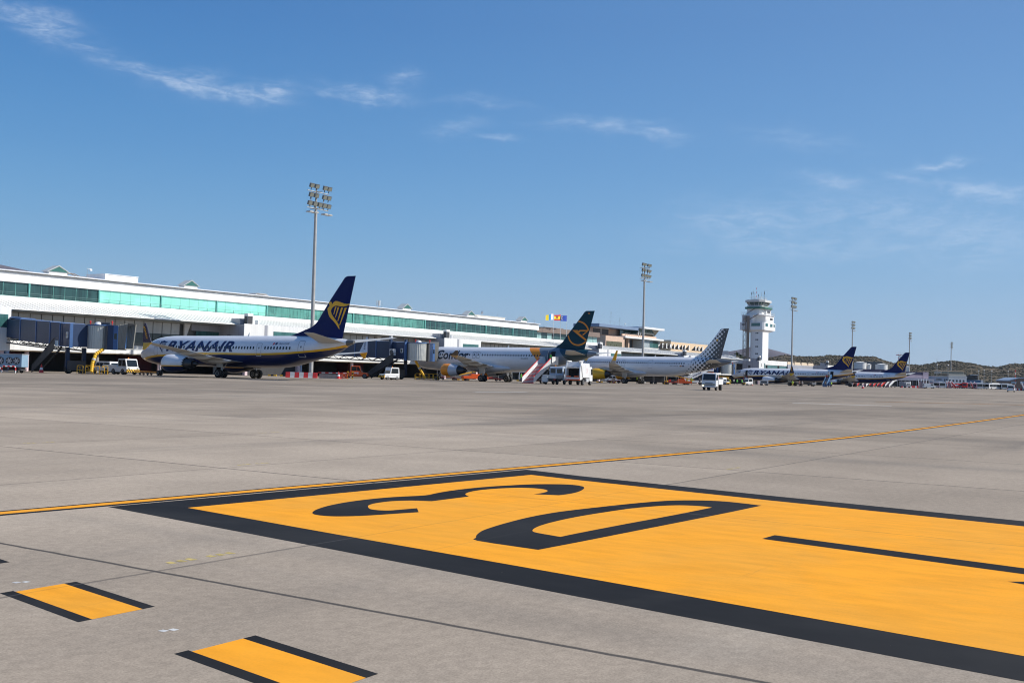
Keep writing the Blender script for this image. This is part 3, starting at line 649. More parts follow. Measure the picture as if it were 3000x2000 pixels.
def airliner_band(label, loc, rot):
    P = thing('airliner', label, 'airliner', loc, rot, 'airliners parked along the terminal'); Hh = H_A
    Hh.mesh().build('fuselage', LV['band'], P, smooth=60)
    MB().lathe([(-37.58,.22),(-37.4,.18),(-37.3,.02)], (0,0,5.06), 'x', 14, cap=False).build('tail_exhaust', M['black'], P)
    hull_text(P, Hh, 'lettering', 'Condor', 6.35, 3.72, 1.60, 6.9, DK, .10, .022, 1.05)
    hull_text(P, Hh, 'registration', 'D-AICI', 24.2, 3.88, .30, 1.3, DK, 0, .0)
    windows(P, Hh, 'a', [6.0 + .533*i for i in range(15)] + [16.2 + .531*i for i in range(23)], 4.54, .23, .33)
    for q in ((14.1,14.8),(14.95,15.65)):
        door(P, Hh, *q, 3.98, 5.02, DK, .04, r=.15); windows(P, Hh, 'a', [sum(q)/2], 4.54, .23, .33)
    # aft door swung open: flat dark panel paints the shaded doorway, door leaf held forward of it on its hinge
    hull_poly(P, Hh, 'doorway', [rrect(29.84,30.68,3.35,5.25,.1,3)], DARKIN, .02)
    b = MB(); q = subd(rrect(28.22,29.52,3.38,5.38,.14), .15); outv = [(-x, Hh.y(x, z, 0)[0]+.48, z) for x, z in q]; n = len(q)
    b.add(outv, [tuple(range(n))]); b.add([(x, y-.16, z) for x, y, z in outv], [tuple(range(n))[::-1]]); b.add(outv + [(x, y-.16, z) for x, y, z in outv], [(i,(i+1)%n,n+(i+1)%n,n+i) for i in range(n)], 1)
    dl = b.build('door', [mat('door_slate', (.145,.18,.225), .35), WLINE], P); tag(dl, 'slate grey door leaf swung open')
    cockpit(P, Hh, 0, [[(1.5,3.86),(2.3,3.95),(2.6,4.7),(2.05,4.55)],[(2.4,3.98),(3.1,4.1),(3.2,4.75),(2.72,4.73)]])
    belly(P, 11.2, 22.4, 1.55, 2.25, 3.2)
    for sg in (1, -1):
        wg = wing(P, sg, [(11.6,1.4,2.55,7.2,.95),(12.9,3.2,2.75,5.9,.75),(15.3,6.4,3.08,3.95,.46),(18.2,11.8,3.62,2.7,.28),(20.86,17.0,4.12,1.5,.14)], ((16.3,4.0,2.55,3.6),(17.2,7.4,2.85,3.1),(18.6,11.0,3.25,2.6)))
        c = [(-20.9,sg*17.05,4.12),(-22.35,sg*17.05,4.12),(-22.4,sg*17.15,4.86),(-21.95,sg*17.15,4.86)]
        plate(wg, 'wingtip_fence', c, [(x, y-sg*.06, z) for x, y, z in c], [mat('fence_bronze', (.10,.06,.03), .4), mat('fence_bronze', (.10,.06,.03), .4)])
        c = [(-20.7,sg*17.06,4.14),(-22.35,sg*17.06,4.10),(-22.15,sg*17.16,3.70),(-21.75,sg*17.16,3.72)]
        plate(wg, 'wingtip_fence', c, [(x, y-sg*.06, z) for x, y, z in c], [M['orange'], mat('fence_orange', (.62,.28,.06), .4)])
        engine(P, sg, 5.75, 1.80, 10.85, 14.2, 1.12, 15.4, 16.1, LV['bande'])
        MB().loft([airfoil(31.9, sg*.7, 4.78, 3.9, .42), airfoil(35.45, sg*6.2, 5.35, 1.42, .14)]).build('tailplane', STABM, P, smooth=40)
        gear(P, 'main_gear', 17.71, sg*3.8, 0, 2.7, .58, .46, True)
    gear(P, 'nose_gear', 5.07, 0, 0, 2.1, .38, .25, False)
    f, fy = fin_parts(P, [(5.7,29.4,35.25),(6.05,29.75,35.34),(6.5,30.55,35.46),(6.89,31.02,35.57),(7.4,31.45,35.71),(7.9,31.81,35.85),(9.89,33.51,36.4),(11.3,34.72,36.79),(11.75,35.06,36.92),(11.95,35.45,36.98)], LV['tealfin'])
    cx, cz = 34.05, 8.30; ro, ri = 2.04, 1.79; ringp = []
    def inside(s, z): return s > fin_le_band(z) + .02 and s < 35.25 + (z-5.7)*.277 - .02
    N = 72
    for i in range(N):
        a0, a1 = 2*math.pi*i/N, 2*math.pi*(i+1)/N
        q = [(cx+r_*math.cos(a), cz+r_*math.sin(a)) for r_, a in ((ro,a0),(ro,a1),(ri,a1),(ri,a0))]
        if all(inside(*t) for t in q): ringp.append(q)
    fin_poly(f, fy, 'emblem', ringp + [[(32.9,8.84),(34.0,8.83),(33.98,8.54),(35.59,7.30),(35.54,7.0)],[(34.34,8.85),(36.04,8.85),(35.0,7.94),(34.82,8.09),(35.55,8.61),(34.47,8.61),(34.24,8.39),(33.95,8.59)]], EMB_O)
    for k, mm in enumerate((M['black'], M['red'], M['yellow'])): fin_poly(f, fy, 'flag_mark', [[(35.8,11.70-.08*k),(36.15,11.70-.08*k),(36.15,11.62-.08*k),(35.8,11.62-.08*k)]], mm)
    b = MB(); b.prism([(-20.3,5.9),(-20.0,5.9),(-20.28,6.32),(-20.38,6.32)], 'y', -.02, .02); b.build('antenna', M['white'], P)
    return P
def fin_le_band(z):
    L = [(5.7,29.4),(6.89,31.02),(7.9,31.81),(9.89,33.51),(11.75,35.06)]
    for (a, b), (c, d) in zip(L, L[1:]):
        if z <= c: return b + (d-b)*(z-a)/(c-a)
    return 35.1
def belly(P, s0, s1, z0, w, zt):
    """wing-to-body fairing"""
    rings = []; n = 20; L = s1-s0
    for k in range(13):
        t = k/12; q = math.sin(math.pi*min(1, max(0, t)))**.55 if 0 < t < 1 else .02
        hz = (zt-z0)*q; w_ = w*(.55+.45*q) if q > .05 else .4
        rings.append([(-(s0+L*t), w_*math.cos(2*math.pi*i/n), z0+.12+ (zt-z0)*.42 + hz*.58*math.sin(2*math.pi*i/n)) for i in range(n)])
    return MB().loft(rings).build('belly_fairing', mat('fairing_white', (.60,.62,.65), .3), P, smooth=60)
def airliner_dots(label, loc, rot):
    P = thing('airliner', label, 'airliner', loc, rot, 'airliners parked along the terminal'); Hh = H_A1
    Hh.mesh().build('fuselage', LV['dots'], P, smooth=60)
    MB().lathe([(-44.52,.22),(-44.4,.18),(-44.3,.02)], (0,0,5.06), 'x', 14, cap=False).build('tail_exhaust', M['black'], P)
    hull_text(P, Hh, 'lettering', 'vueling', 7.0, 4.75, .95, 4.6, EMB_Y, .1, .03)
    hull_text(P, Hh, 'registration', 'EC-NYE', 31.75, 3.86, .26, 1.75, DK, 0, 0)
    hull_poly(P, Hh, 'flag_mark', [[(33.85,3.86),(34.3,3.86),(34.3,4.14),(33.85,4.14)]], mat('flag_ochre', (.45,.16,.02), .5)); hull_poly(P, Hh, 'flag_mark', [[(34.42,3.86),(34.87,3.86),(34.87,4.14),(34.42,4.14)]], EMB_N)
    windows(P, Hh, 'v', [6.4 + .5075*i for i in range(40) if i not in (24,)] + [28.26 + .546*i for i in range(13)], 4.55, .23, .33)
    for q in ((26.5,27.5,3.48,5.2),(36.35,37.4,3.55,5.2)): door(P, Hh, *q, wd=.03)
    for q in ((18.5,19.2),(20.2,20.9)): door(P, Hh, *q, 3.7,5.1, wd=.025)
    cockpit(P, Hh, 0, [[(1.5,3.86),(2.3,3.95),(2.6,4.7),(2.05,4.55)],[(2.4,3.98),(3.1,4.1),(3.2,4.75),(2.72,4.73)]])
    belly(P, 15.4, 26.6, 1.55, 2.25, 3.2); e = 4.26
    for sg in (1, -1):
        wg = wing(P, sg, [(11.6+e,1.4,2.55,7.2,.95),(12.9+e,3.2,2.75,5.9,.75),(15.3+e,6.4,3.08,3.95,.46),(18.2+e,11.8,3.62,2.7,.28),(20.86+e,16.9,4.12,1.5,.14)], ((16.3+e,4.0,2.55,3.6),(17.2+e,7.4,2.85,3.1),(18.6+e,11.0,3.25,2.6)))
        a = [(-25.15,sg*16.9,4.16),(-26.65,sg*16.9,4.16),(-26.9,sg*17.3,4.65),(-27.55,sg*17.75,6.66),(-27.2,sg*17.75,6.68),(-26.05,sg*17.36,4.75),(-25.6,sg*17.15,4.32)]
        lo_ = [a[0], a[1], a[2], a[5], a[6]]; hi_ = [a[2], a[3], a[4], a[5]]
        plate(wg, 'sharklet', lo_, [(x, y-sg*.07, z+.02) for x, y, z in lo_], [WINGM, WINGM]); plate(wg, 'sharklet', hi_, [(x, y-sg*.07, z) for x, y, z in hi_], [M['white'], EMB_Y])
        engine(P, sg, 5.75, 1.90, 15.1, 18.55, 1.27, 19.4, 20.2, LV['yele'])
        MB().loft([airfoil(38.8, sg*.7, 4.78, 3.9, .42), airfoil(42.35, sg*6.2, 5.35, 1.42, .14)]).build('tailplane', STABM, P, smooth=40)
        gear(P, 'main_gear', 21.97, sg*3.8, 0, 2.7, .60, .46, True)
    gear(P, 'nose_gear', 5.07, 0, 0, 2.1, .38, .25, False)
    d = 6.94
    f, fy = fin_parts(P, [(5.7,35.9,42.2),(5.97,36.39,42.28),(6.3,37.1,42.37),(6.55,37.48,42.45),(7.4,38.42,42.66),(9.51,40.29,43.25),(11.3,41.66,43.73),(11.75,42.0,43.86),(11.95,42.35,43.92)], LV['dotsfin'])
    fin_poly(f, fy, 'emblem', [[(41.41+.21*math.cos(k*math.pi/8), 9.55+.21*math.sin(k*math.pi/8)) for k in range(16)]], EMB_Y)
    b = MB(); b.prism([(-27.3,5.9),(-27.0,5.9),(-27.28,6.32),(-27.38,6.32)], 'y', -.02, .02); b.build('antenna', M['white'], P)
    return P
airliner_harp('white and navy airliner with gold harp on its tall fin, largest of the three', (96.11,122.66,0), R(88.58), '9H-VUW')
airliner_band('airliner with orange band and dark teal fin, red boarding stairs at its rear door', (154.24,120.85,0), R(88.89))
airliner_dots('white airliner with dotted grey tail and yellow engines', (211.72,127.73,0), R(89.44))
airliner_harp('gold harp airliner in front of the control tower, people on blue stairs at its rear', (328.96,129.18,0), R(91.82), 'EI-HET')
airliner_harp('farthest gold harp airliner, half hidden behind another tail, red stairs behind it', (385.84,126.35,0), R(90.42), 'EI-HMS')
# ------------------------------------------------------------------ terminal
CLAD = new_mat('white_panel_cladding')
def panel_mat(name, col, pitch, depth=.25, rough=.45, ax=0):
    m, nt, b = new_mat(name); P = nd(nt, 'ShaderNodeNewGeometry').outputs['Position']; s = nd(nt, 'ShaderNodeSeparateXYZ'); lnk(nt, P, s.inputs[0])
    t = mth(nt, 'DIVIDE', mth(nt, 'ADD', s.outputs[0], s.outputs[1]) if ax == 2 else s.outputs[ax], pitch)
    k = mth(nt, 'ABSOLUTE', mth(nt, 'SUBTRACT', mth(nt, 'FRACT', t), .5)); wn = nd(nt, 'ShaderNodeTexWhiteNoise', noise_dimensions='1D'); lnk(nt, mth(nt, 'FLOOR', t), wn.inputs['W'])
    c = mixc(nt, ramp(nt, k, .47, .495, 0, depth), tuple(col), (.08,.08,.08))
    st = noise(nt, vscale(nt, P, .7, .7, .06), 1.1, 5, .65)
    f = mth(nt, 'MULTIPLY', ramp(nt, wn.outputs['Value'], 0, 1, .95, 1.03, False), ramp(nt, st, .3, .75, 1.02, .90))
    lnk(nt, mixc(nt, 1., c, f, 'MULTIPLY'), b.inputs['Base Color']); setp(b, rough=rough, spec=.4); return m
PANW = panel_mat('white_wall_panels', (.77,.77,.755), 1.05, .18); PANC = panel_mat('white_ribbed_roof', (.82,.81,.77), .95, .3)
PANG = panel_mat('grey_and_shade_panels', (.34,.35,.39), 2.4, .35, ax=2); PANP = panel_mat('brown_slats', (.20,.15,.125), .42, .5, .7)
def glass_mat(name, col, rough=.06, streak=.5, dark=None, spec=.6):
    m, nt, b = new_mat(name); P = nd(nt, 'ShaderNodeNewGeometry').outputs['Position']
    n1 = noise(nt, vscale(nt, P, 1.3, 1.3, .12), 1., 5, .7, .3); n2 = noise(nt, vscale(nt, P, .25, .25, .5), 1., 3, .6)
    c = mixc(nt, ramp(nt, n1, .42, .62, 0, streak), tuple(col), dark or tuple(q*.35 for q in col))
    c = mixc(nt, ramp(nt, n2, .45, .65, 0, .35), c, tuple(min(1, q*1.5+.01) for q in col))
    lnk(nt, c, b.inputs['Base Color']); setp(b, rough=rough, spec=spec); return m
G_DARK = glass_mat('dark_teal_glass', (.028,.075,.075), .05, .6, (.012,.022,.024)); G_MINT = glass_mat('mint_blind_glass', (.27,.69,.57), .15, .22, (.21,.57,.47)); G_MID = glass_mat('green_blind_glass', (.10,.30,.25), .10, .85, (.035,.10,.09))
G_LOW = glass_mat('lower_dark_glass', (.022,.042,.042), .05, .6, (.010,.016,.017)); G_GREY = glass_mat('pale_grey_glass', (.46,.47,.46), .15, .4, (.36,.37,.37)); G_TEAL = glass_mat('teal_blind_glass', (.045,.135,.13), .10, .6, (.02,.07,.072))  # upper panes of the lower storey take a paler grey
TEALP = mat('teal_column_paint', (.16,.48,.42), .45, dirt=.1); MULL = mat('mullion_dark', (.035,.038,.04), .5, dirt=0); MAROON = mat('maroon_wall', (.12,.02,.028), .7, dirt=.2)
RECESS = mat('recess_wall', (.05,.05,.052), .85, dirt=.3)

T = thing('terminal', 'long white terminal hall with green glass band and ribbed canopy', 'terminal', (170,150,0))
def tb(mb, name, m, par=None, **k):
    mb.tf(Matrix.Translation((-170,-150,0))); return mb.build(name, m, par or T, **k)
X0, X1 = 62., 245.2
b = MB(); b.box(X0, X1, 151.0, 186, 13.46, 14.86); b.box(X0, X1, 150.75, 150.99, 13.30, 14.72); tb(b, 'roof_fascia', PANW)
b = MB(); b.prism([(150.3,14.90),(150.3,14.98),(151.4,15.16),(186,15.3),(186,14.90)], 'x', X0, X1+.1); tb(b, 'roof', mat('roof_white', (.76,.76,.76), .5, dirt=.12, scale=.4))
b = MB(); b.box(X0, 281.2, 151.2, 186, 10.15, 11.18); b.box(X0, 281.2, 150.7, 151.19, 10.3, 11.2); tb(b, 'parapet', PANW)
b = MB(); b.box(X0, X1, 152.6, 184, 11.19, 13.4); tb(b, 'hall_interior', mat('hall_interior', (.10,.13,.125), .9, dirt=.3, scale=.3))
bays = [(97.3+12.3*k, 97.3+12.3*(k+1)) for k in range(-3, 12)]
for i, (a, c) in enumerate(bays):
    mt = G_DARK
    if 109 < a < 134: mt = G_MINT
    elif 134 <= a < 158: mt = G_MINT if a < 140 else G_MID
    elif 158 <= a < 184: mt = G_MID
    w_ = MB(); n = 6
    for k in range(n):
        u0, u1 = a+.16+(c-a-.32)*k/n, a+.16+(c-a-.32)*(k+1)/n; w_.box(u0+.03, u1-.03, 151.0, 151.06, 11.2, 13.28, 0)
    wo_ = tb(w_, 'window', mt)
    fr_ = MB(); fr_.box(a+.16, c-.16, 150.97, 150.995, 11.21, 11.26)
    for k in range(1, n): u = a+.16+(c-a-.32)*k/n; fr_.box(u-.018, u+.018, 150.98, 151.08, 11.2, 13.28)
    tb(fr_, 'frame', TEALP if mt is not G_MINT else mat('frame_pale', (.26,.62,.52), .4), wo_)
    cc = MB(); cc.cyl((a, 150.9, 11.2), (a, 150.9, 13.29), .16, .16, 10); tb(cc, 'column', TEALP, smooth=50)
# ribbed canopy over the apron side, on to the east beyond the hall
CE = 381.
b = MB(); b.prism([(145.35,8.93),(145.35,9.06),(150.69,10.5),(150.69,10.2)], 'x', X0, CE); x = X0
cano = tb(b, 'canopy', PANC)
b = MB()
x = X0 + .3
while x < CE - 1:
    b.prism([(145.4,9.07),(150.6,10.48),(150.6,10.53),(145.4,9.12)], 'x', x-.022, x+.022); x += .95
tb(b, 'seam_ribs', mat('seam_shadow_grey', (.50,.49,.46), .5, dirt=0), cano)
b = MB(); b.box(X0, CE-.1, 145.6, 149.9, 8.78, 8.86); tb(b, 'soffit', panel_mat('soffit_slats', (.30,.33,.31), .95, .6), cano)
b = MB()
x = X0
while x < 281: b.box(x-.02, x+.02, 150.5, 150.54, 11.2, 11.75); x += 2.05
b.box(X0, 281, 150.49, 150.55, 11.74, 11.78); b.box(X0, 281, 150.5, 150.54, 11.45, 11.47); tb(b, 'railing', mat('rail_teal', (.12,.20,.19), .5, dirt=0))
# lower storey glass in 1.9 m panes, white band, open recess below
segs = [(62.5,74.0),(91.4,125.3),(163.5,192.6),(208,238),(238,265),(279.2,322.5),(336,381)]
for a, c in segs:
    n = max(1, round((c-a)/1.9)); st = (c-a)/n; k = 0
    while k < n:
        kk = min(k+6, n); p0, p1 = MB(), MB()
        for q in range(k, kk):
            u = a + q*st; p0.box(u+.03, u+st-.03, 150.0, 150.05, 6.75, 8.72); p1.box(u+.03, u+st-.03, 150.0, 150.05, 4.55, 6.70)
        if a < 279:
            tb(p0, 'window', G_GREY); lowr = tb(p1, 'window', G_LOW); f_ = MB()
            for q in range(k, kk+1): u = a + q*st; f_.box(u-.04, u+.04, 149.95, 150.06, 4.5, 8.72)
            f_.box(a+k*st, a+kk*st, 149.96, 150.06, 6.70, 6.75); tb(f_, 'frame', MULL, lowr)
        else:
            p0.v += []; tb(p0, 'window', G_LOW)
        k = kk
b = MB(); b.box(X0, 192.8, 149.9, 150.4, 3.15, 4.52); b.box(208, 322.6, 149.9, 150.4, 3.15, 4.52); b.box(336, 381, 149.9, 150.4, 3.15, 6.0); tb(b, 'white_band', PANW)
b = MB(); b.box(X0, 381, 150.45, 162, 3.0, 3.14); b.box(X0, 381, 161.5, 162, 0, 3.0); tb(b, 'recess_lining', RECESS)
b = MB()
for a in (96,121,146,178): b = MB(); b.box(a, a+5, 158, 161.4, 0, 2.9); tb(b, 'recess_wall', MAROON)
for k in range(23):
    b = MB(); b.cyl((97.3+12.3*k, 150.9, 0), (97.3+12.3*k, 150.9, 3.0), .33, .33, 12); tb(b, 'pillar', M['pink'] if k % 2 == 0 else M['concrete'], smooth=50)
b = MB(); b.box(X0, 381, 150.42, 186, 4.6, 8.6); b.box(245.3, 381, 151.0, 186, 8.7, 10.1); tb(b, 'back_wall', mat('inner_wall', (.16,.17,.17), .9, dirt=.2))
b = MB(); b.box(X0, 210, 149.99, 150.04, 3.02, 3.08); tb(b, 'light_strip', mat('strip_tan', (.42,.33,.22), .6, dirt=.2))
# brown clad end block
b = MB(); b.box(245.3, 281.0, 151.6, 175, 12.95, 14.28); b.box(252, 262, 153, 160, 14.29, 14.55); tb(b, 'brown_fascia', PANP)
b = MB(); b.box(245.3, 281.0, 153.5, 174, 11.2, 12.95); tb(b, 'hall_interior', mat('hall_interior', (.10,.13,.125), .9))
for a, c, mt in ((246.6,249.2,G_TEAL),(249.4,252.0,G_DARK),(252.2,254.6,G_TEAL),(255.2,259.0,G_DARK),(259.2,264.6,G_DARK),(265,269.5,G_DARK),(270,275,G_TEAL),(275.2,278,G_TEAL),(278.2,280.6,G_TEAL)):
    b = MB(); b.box(a, c, 152.4, 152.45, 11.2, 12.94); tb(b, 'window', mt if mt is G_DARK else mat('pale_curtain', (.30,.47,.46), .6, dirt=.3, scale=3))
# white slanted end pieces either side of the gate recess
for x in (126.0, 177.6, 322.0):
    b = MB(); b.prism([(x,8.72),(x+1.35,8.72),(x,5.4)], 'y', 149.6, 149.9); tb(b, 'slanted_panel', M['wall'])
for x0 in (127.4, 179.0):
    b = MB(); b.box(x0, x0+6.6, 149.4, 149.89, 7.6, 8.7); b.box(x0+.2, x0+6.6, 149.5, 149.89, 4.5, 5.2); tb(b, 'grey_beam', PANG)
    b = MB(); b.box(x0+1.2, x0+6.6, 149.7, 149.75, 5.2, 7.6); tb(b, 'window', G_TEAL)

# roof furniture on the hall: each a thing standing on the roof
def lantern(x, lab, s=1.):
    P = thing('roof_lantern', lab, 'roof lantern', (x, 152.4, 15.28), 0, 'gabled lanterns on the terminal roof')
    b = MB(); b.box(-1.45*s, 1.45*s, -.2, 1.3, -.15, .32); b.build('base', M['wall'], P)
    b = MB(); b.prism([(-1.7*s,.33),(1.7*s,.33),(0,1.24)], 'y', -.35, 1.3); b.prism([(-1.85*s,.30),(-1.7*s,.30),(0,1.24),(0,1.38)], 'y', -.45, 1.4); b.prism([(1.85*s,.30),(0,1.38),(0,1.24),(1.7*s,.30)], 'y', -.45, 1.4); b.build('gable_roof', mat('lantern_frame', (.5,.52,.50), .5), P)
    b = MB(); b.prism([(-1.5*s,.36),(1.5*s,.36),(0,1.17)], 'y', -.38, -.355); b.build('gable_window', mat('lantern_glass', (.05,.15,.13), .2), P)
lantern(103.0, 'small white lantern with green gable, first from the left on the terminal roof', 1.1)
lantern(129.3, 'green gabled lantern above the mint glass, behind the nearest airliner')
lantern(190.6, 'green gabled lantern right of the gold harp fin, beside a panel antenna')
lantern(215.6, 'green gabled lantern standing left of the long cream plant house')
lantern(240.0, 'green gabled lantern at the right end of the cream plant house')
def roofbox(name, x0, x1, y0, y1, z1, lab, m, cat='plant room', extra=None):
    b = MB(); b.box(-(x1-x0)/2, (x1-x0)/2, 0, y1-y0, -.1, z1-15.1)
    b.box(-(x1-x0)/2-.1, (x1-x0)/2+.1, -.1, y1-y0+.1, z1-15.1, z1-15.0)
    o = b.build(name, m, None, ((x0+x1)/2, y0, 15.1), bevel=.03); tag(o, lab, cat)
    if extra: extra(o, x1-x0)
    return o
roofbox('plant_room', 113.6, 120.2, 155, 160, 16.35, 'white box plant room with vertical panels on the terminal roof', PANW)
roofbox('plant_house', 224.5, 239.6, 158, 164, 16.3, 'long cream plant house between two gabled lanterns on the roof', mat('cream_wall', (.62,.60,.54), .6))
def louvred(name, x0, x1, z1, lab):
    P = thing(name, lab, 'air handler', ((x0+x1)/2, 155.5, 15.1)); w_ = (x1-x0)/2
    b = MB(); b.prism([(-w_,-.1),(w_,-.1),(w_,(z1-15.1)*.6),(w_*.55,z1-15.1),(-w_*.7,z1-15.1),(-w_,(z1-15.1)*.75)], 'y', 0, 2.2); b.build('casing', mat('handler_grey', (.36,.35,.33), .6, dirt=.2), P)
    b = MB()
    for k in range(4): b.box(-w_*.85, w_*.3, -.04, -.005, .05+k*.16, .13+k*.16)
    b.build('louvre', M['dgrey'], P)
louvred('air_handler', 219.9, 223.4, 15.95, 'grey louvred air handler beside the cream plant house')
louvred('air_handler', 147.9, 151.4, 15.9, 'grey air handler on the roof left of the first floodlight mast')
louvred('air_handler', 207.5, 212.6, 15.7, 'rounded beige duct housing on the roof beside a gabled lantern')
P = thing('roof_frame', 'brown pipe frame on the terminal roof beside the white plant room', 'pipe frame', (109.4,155.5,15.1)); b = MB()
b.tube([(-2.5,0,-.1),(-2.5,0,.85),(-1.3,0,.8),(-.3,0,.45),(2.4,0,.42)], .07); b.tube([(-2.5,.8,-.1),(-2.5,.8,.85),(-1.3,.8,.8),(-.3,.8,.45),(2.4,.8,.42)], .07)
for x in (-2.0,-1.3,-.3,1.,2.4): b.cyl((x,0,-.1),(x,0,.45),.05)
b.build('pipes', mat('pipe_brown', (.22,.16,.12), .6), P)
def mast_antenna(x, y, z0, h, lab, kind='whip'):
    P = thing('antenna_mast', lab, 'antenna', (x, y, z0)); b = MB(); b.cyl((0,0,-.1),(0,0,h),.035,.025,6); b.build('pole', M['steel'], P)
    if kind == 'panel':
        for a in range(3): b = MB(); b.box(-.12,.12,-.42,-.30,h-1.1,h+.1); b.tf(Matrix.Rotation(a*2.09,4,'Z')); b.build('panel', M['offwhite'], P)
    if kind == 'yagi':
        b = MB()
        for k in range(5): b.box(-.45,.45,-.02,.02,h-.25-k*.4,h-.22-k*.4)
        b.build('elements', M['dgrey'], P)
    if kind == 'lamp': b = MB(); b.box(-.05,.75,-.04,.04,h-.05,h); b.box(.5,.85,-.12,.12,h-.35,h-.05); b.build('lamp', M['white'], P)
    if kind == 'dish': b = MB(); b.lathe([(0,.03),(.12,.3),(.2,.42)], (0,0,h), 'x', 14, cap=False); b.build('dish', M['white'], P)
    return P
mast_antenna(110.3,155.2,15.1,1.9,'whip antenna and white lamp beside the pipe frame','lamp')
mast_antenna(185.2,156,15.1,1.9,'cluster of white panel antennas on a roof stub right of the harp fin','panel')
mast_antenna(231.5,160,16.3,1.0,'white dish on the cream plant house roof','dish')
mast_antenna(238.8,160,16.3,1.25,'short brown pole at the end of the cream plant house')
mast_antenna(226.9,160,16.3,1.0,'grey chimney pipe on the cream plant house')
mast_antenna(184.0,154,15.1,1.6,'thin whip antenna left of the panel antennas')
mast_antenna(254.5,158,14.5,2.3,'dark whip antenna above the brown clad block')
mast_antenna(259.5,158,14.5,1.3,'short dark whip antenna left of the flags')

# gate blocks that carry the boarding bridges
def gate_block(xa, xb, lab, yf=143.4, top=9.0, win=(7.1, 13.3), number=None, strip=True):
    P = thing('gate_block', lab, 'gate building', ((xa+xb)/2, yf, 0), 0, 'gate buildings in front of the terminal'); h = (xb-xa)/2
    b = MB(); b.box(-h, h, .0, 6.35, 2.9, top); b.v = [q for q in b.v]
    o = b.build('body', [PANG], P)  # body grey paints the shade of the side turned from the sun
    b = MB(); b.box(-h+.02, h+.06, -.14, -.003, 2.9, top+.12); b.build('front_cladding', PANW, P)
    b = MB(); b.box(h+.003, h+.08, 0, 6.3, 2.9, top+.1); b.build('side_cladding', PANW, P)
    b = MB(); b.box(-h+win[0], -h+win[1], -.19, -.145, 6.2, 8.05); b.build('window', G_TEAL, P)
    b = MB(); b.box(-h-.05, -h-.004, 3.2, 4.1, 5.6, 7.1); b.build('window', M['dgrey'], P)
    if strip: b = MB(); b.box(-h+4.9, -h+5.6, -.17, -.145, 2.9, top+.05); b.build('grey_strip', PANG, P)
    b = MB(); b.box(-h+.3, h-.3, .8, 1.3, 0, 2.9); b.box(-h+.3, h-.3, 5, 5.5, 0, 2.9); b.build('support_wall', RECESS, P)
    for dx in (-h+1, h-1): b = MB(); b.box(dx-.3, dx+.3, .1, .7, 0, 2.9); b.build('pillar', M['pink'], P)
    # roof plant of the gate block, its own pieces
    b = MB(); b.box(-h+.2, -h+3.0, 1.2, 3.4, top+.002, top+1.05); b.box(-h+.6,-h+.7,1.1,1.19,top,top+.9); b.box(-h+1.7,-h+1.8,1.1,1.19,top,top+.9); b.build('roof_plant', PANG, P)
    b = MB(); b.box(-h+3.15, -h+3.75, 1.2, 2.6, top+.002, top+.85); b.box(-h+4.5, -h+4.8, 1.2, 2.6, top+.002, top+.95); b.build('roof_plant', M['wall'], P)
    b = MB(); b.box(-h+.9, -h+2.2, -.0, .9, top+.13, top+2.0); b.build('roof_duct', M['wall'], P); 
    b = MB(); b.box(-h+.88, -h+2.0, -.06, -.003, top+.14, top+1.5); b.box(-h+.82,-h+.895,.1,.8,top+.14,top+1.5); b.build('duct_grille', M['dgrey'], P)
    if number:
        vs, fs = text_geo(number, 1.15, 0, .05); b = MB(); b.add([(-h+2.1+u, -.16, 6.75+v) for u, v in vs], fs); b.build('gate_number', M['dgrey'], P)
    return P
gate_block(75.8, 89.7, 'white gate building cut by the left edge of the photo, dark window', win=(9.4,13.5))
gate_block(133.8, 148.9, 'gate building with shade-grey side and white front behind the nearest airliner')
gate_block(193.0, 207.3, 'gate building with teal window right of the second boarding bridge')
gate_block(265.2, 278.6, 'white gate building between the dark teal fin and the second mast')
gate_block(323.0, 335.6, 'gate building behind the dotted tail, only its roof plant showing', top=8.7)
gate_block(391.8, 398.6, 'shade-grey gate building with a black number 2 on its white front', top=8.75, win=(5.6,6.6), number='2', strip=False)
gate_block(478.5, 488.5, 'small shade-grey gate building left of the farther gold harp fin', top=8.9, win=(7.6,9.6), strip=False)
# low wing beyond the canopy end
P = thing('low_wing', 'low white wing with sand coloured sawtooth roof, beyond the numbered gate', 'terminal wing', (440,150,0))
b = MB(); b.box(-41, 3.6, 0, 14, 7.75, 9.6); b.box(-41, 45, .1, 14, 3.1, 5.4); b.build('wall', PANW, P)
b = MB(); b.box(3.7, 45, -.4, 14, 6.9, 8.45); b.build('wall', PANG, P)
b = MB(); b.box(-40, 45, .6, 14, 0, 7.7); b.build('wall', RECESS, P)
for k in range(4):
    b = MB(); x = 6 + k*9.3; b.prism([(x,8.46),(x+8.8,8.46),(x+7.0,9.7),(x+.2,9.75)], 'y', .6, 9); b.build('sawtooth_roof', mat('sawtooth_sand', (.62,.50,.36), .75), P)
for a, c in ((-40.5,-35),(-33,-22),(-20,-8),(-6,3),(5,16),(18,30),(32,42)):
    b = MB(); b.box(a, c, .05, .09, 5.5, 7.6); b.build('window', G_TEAL, P)

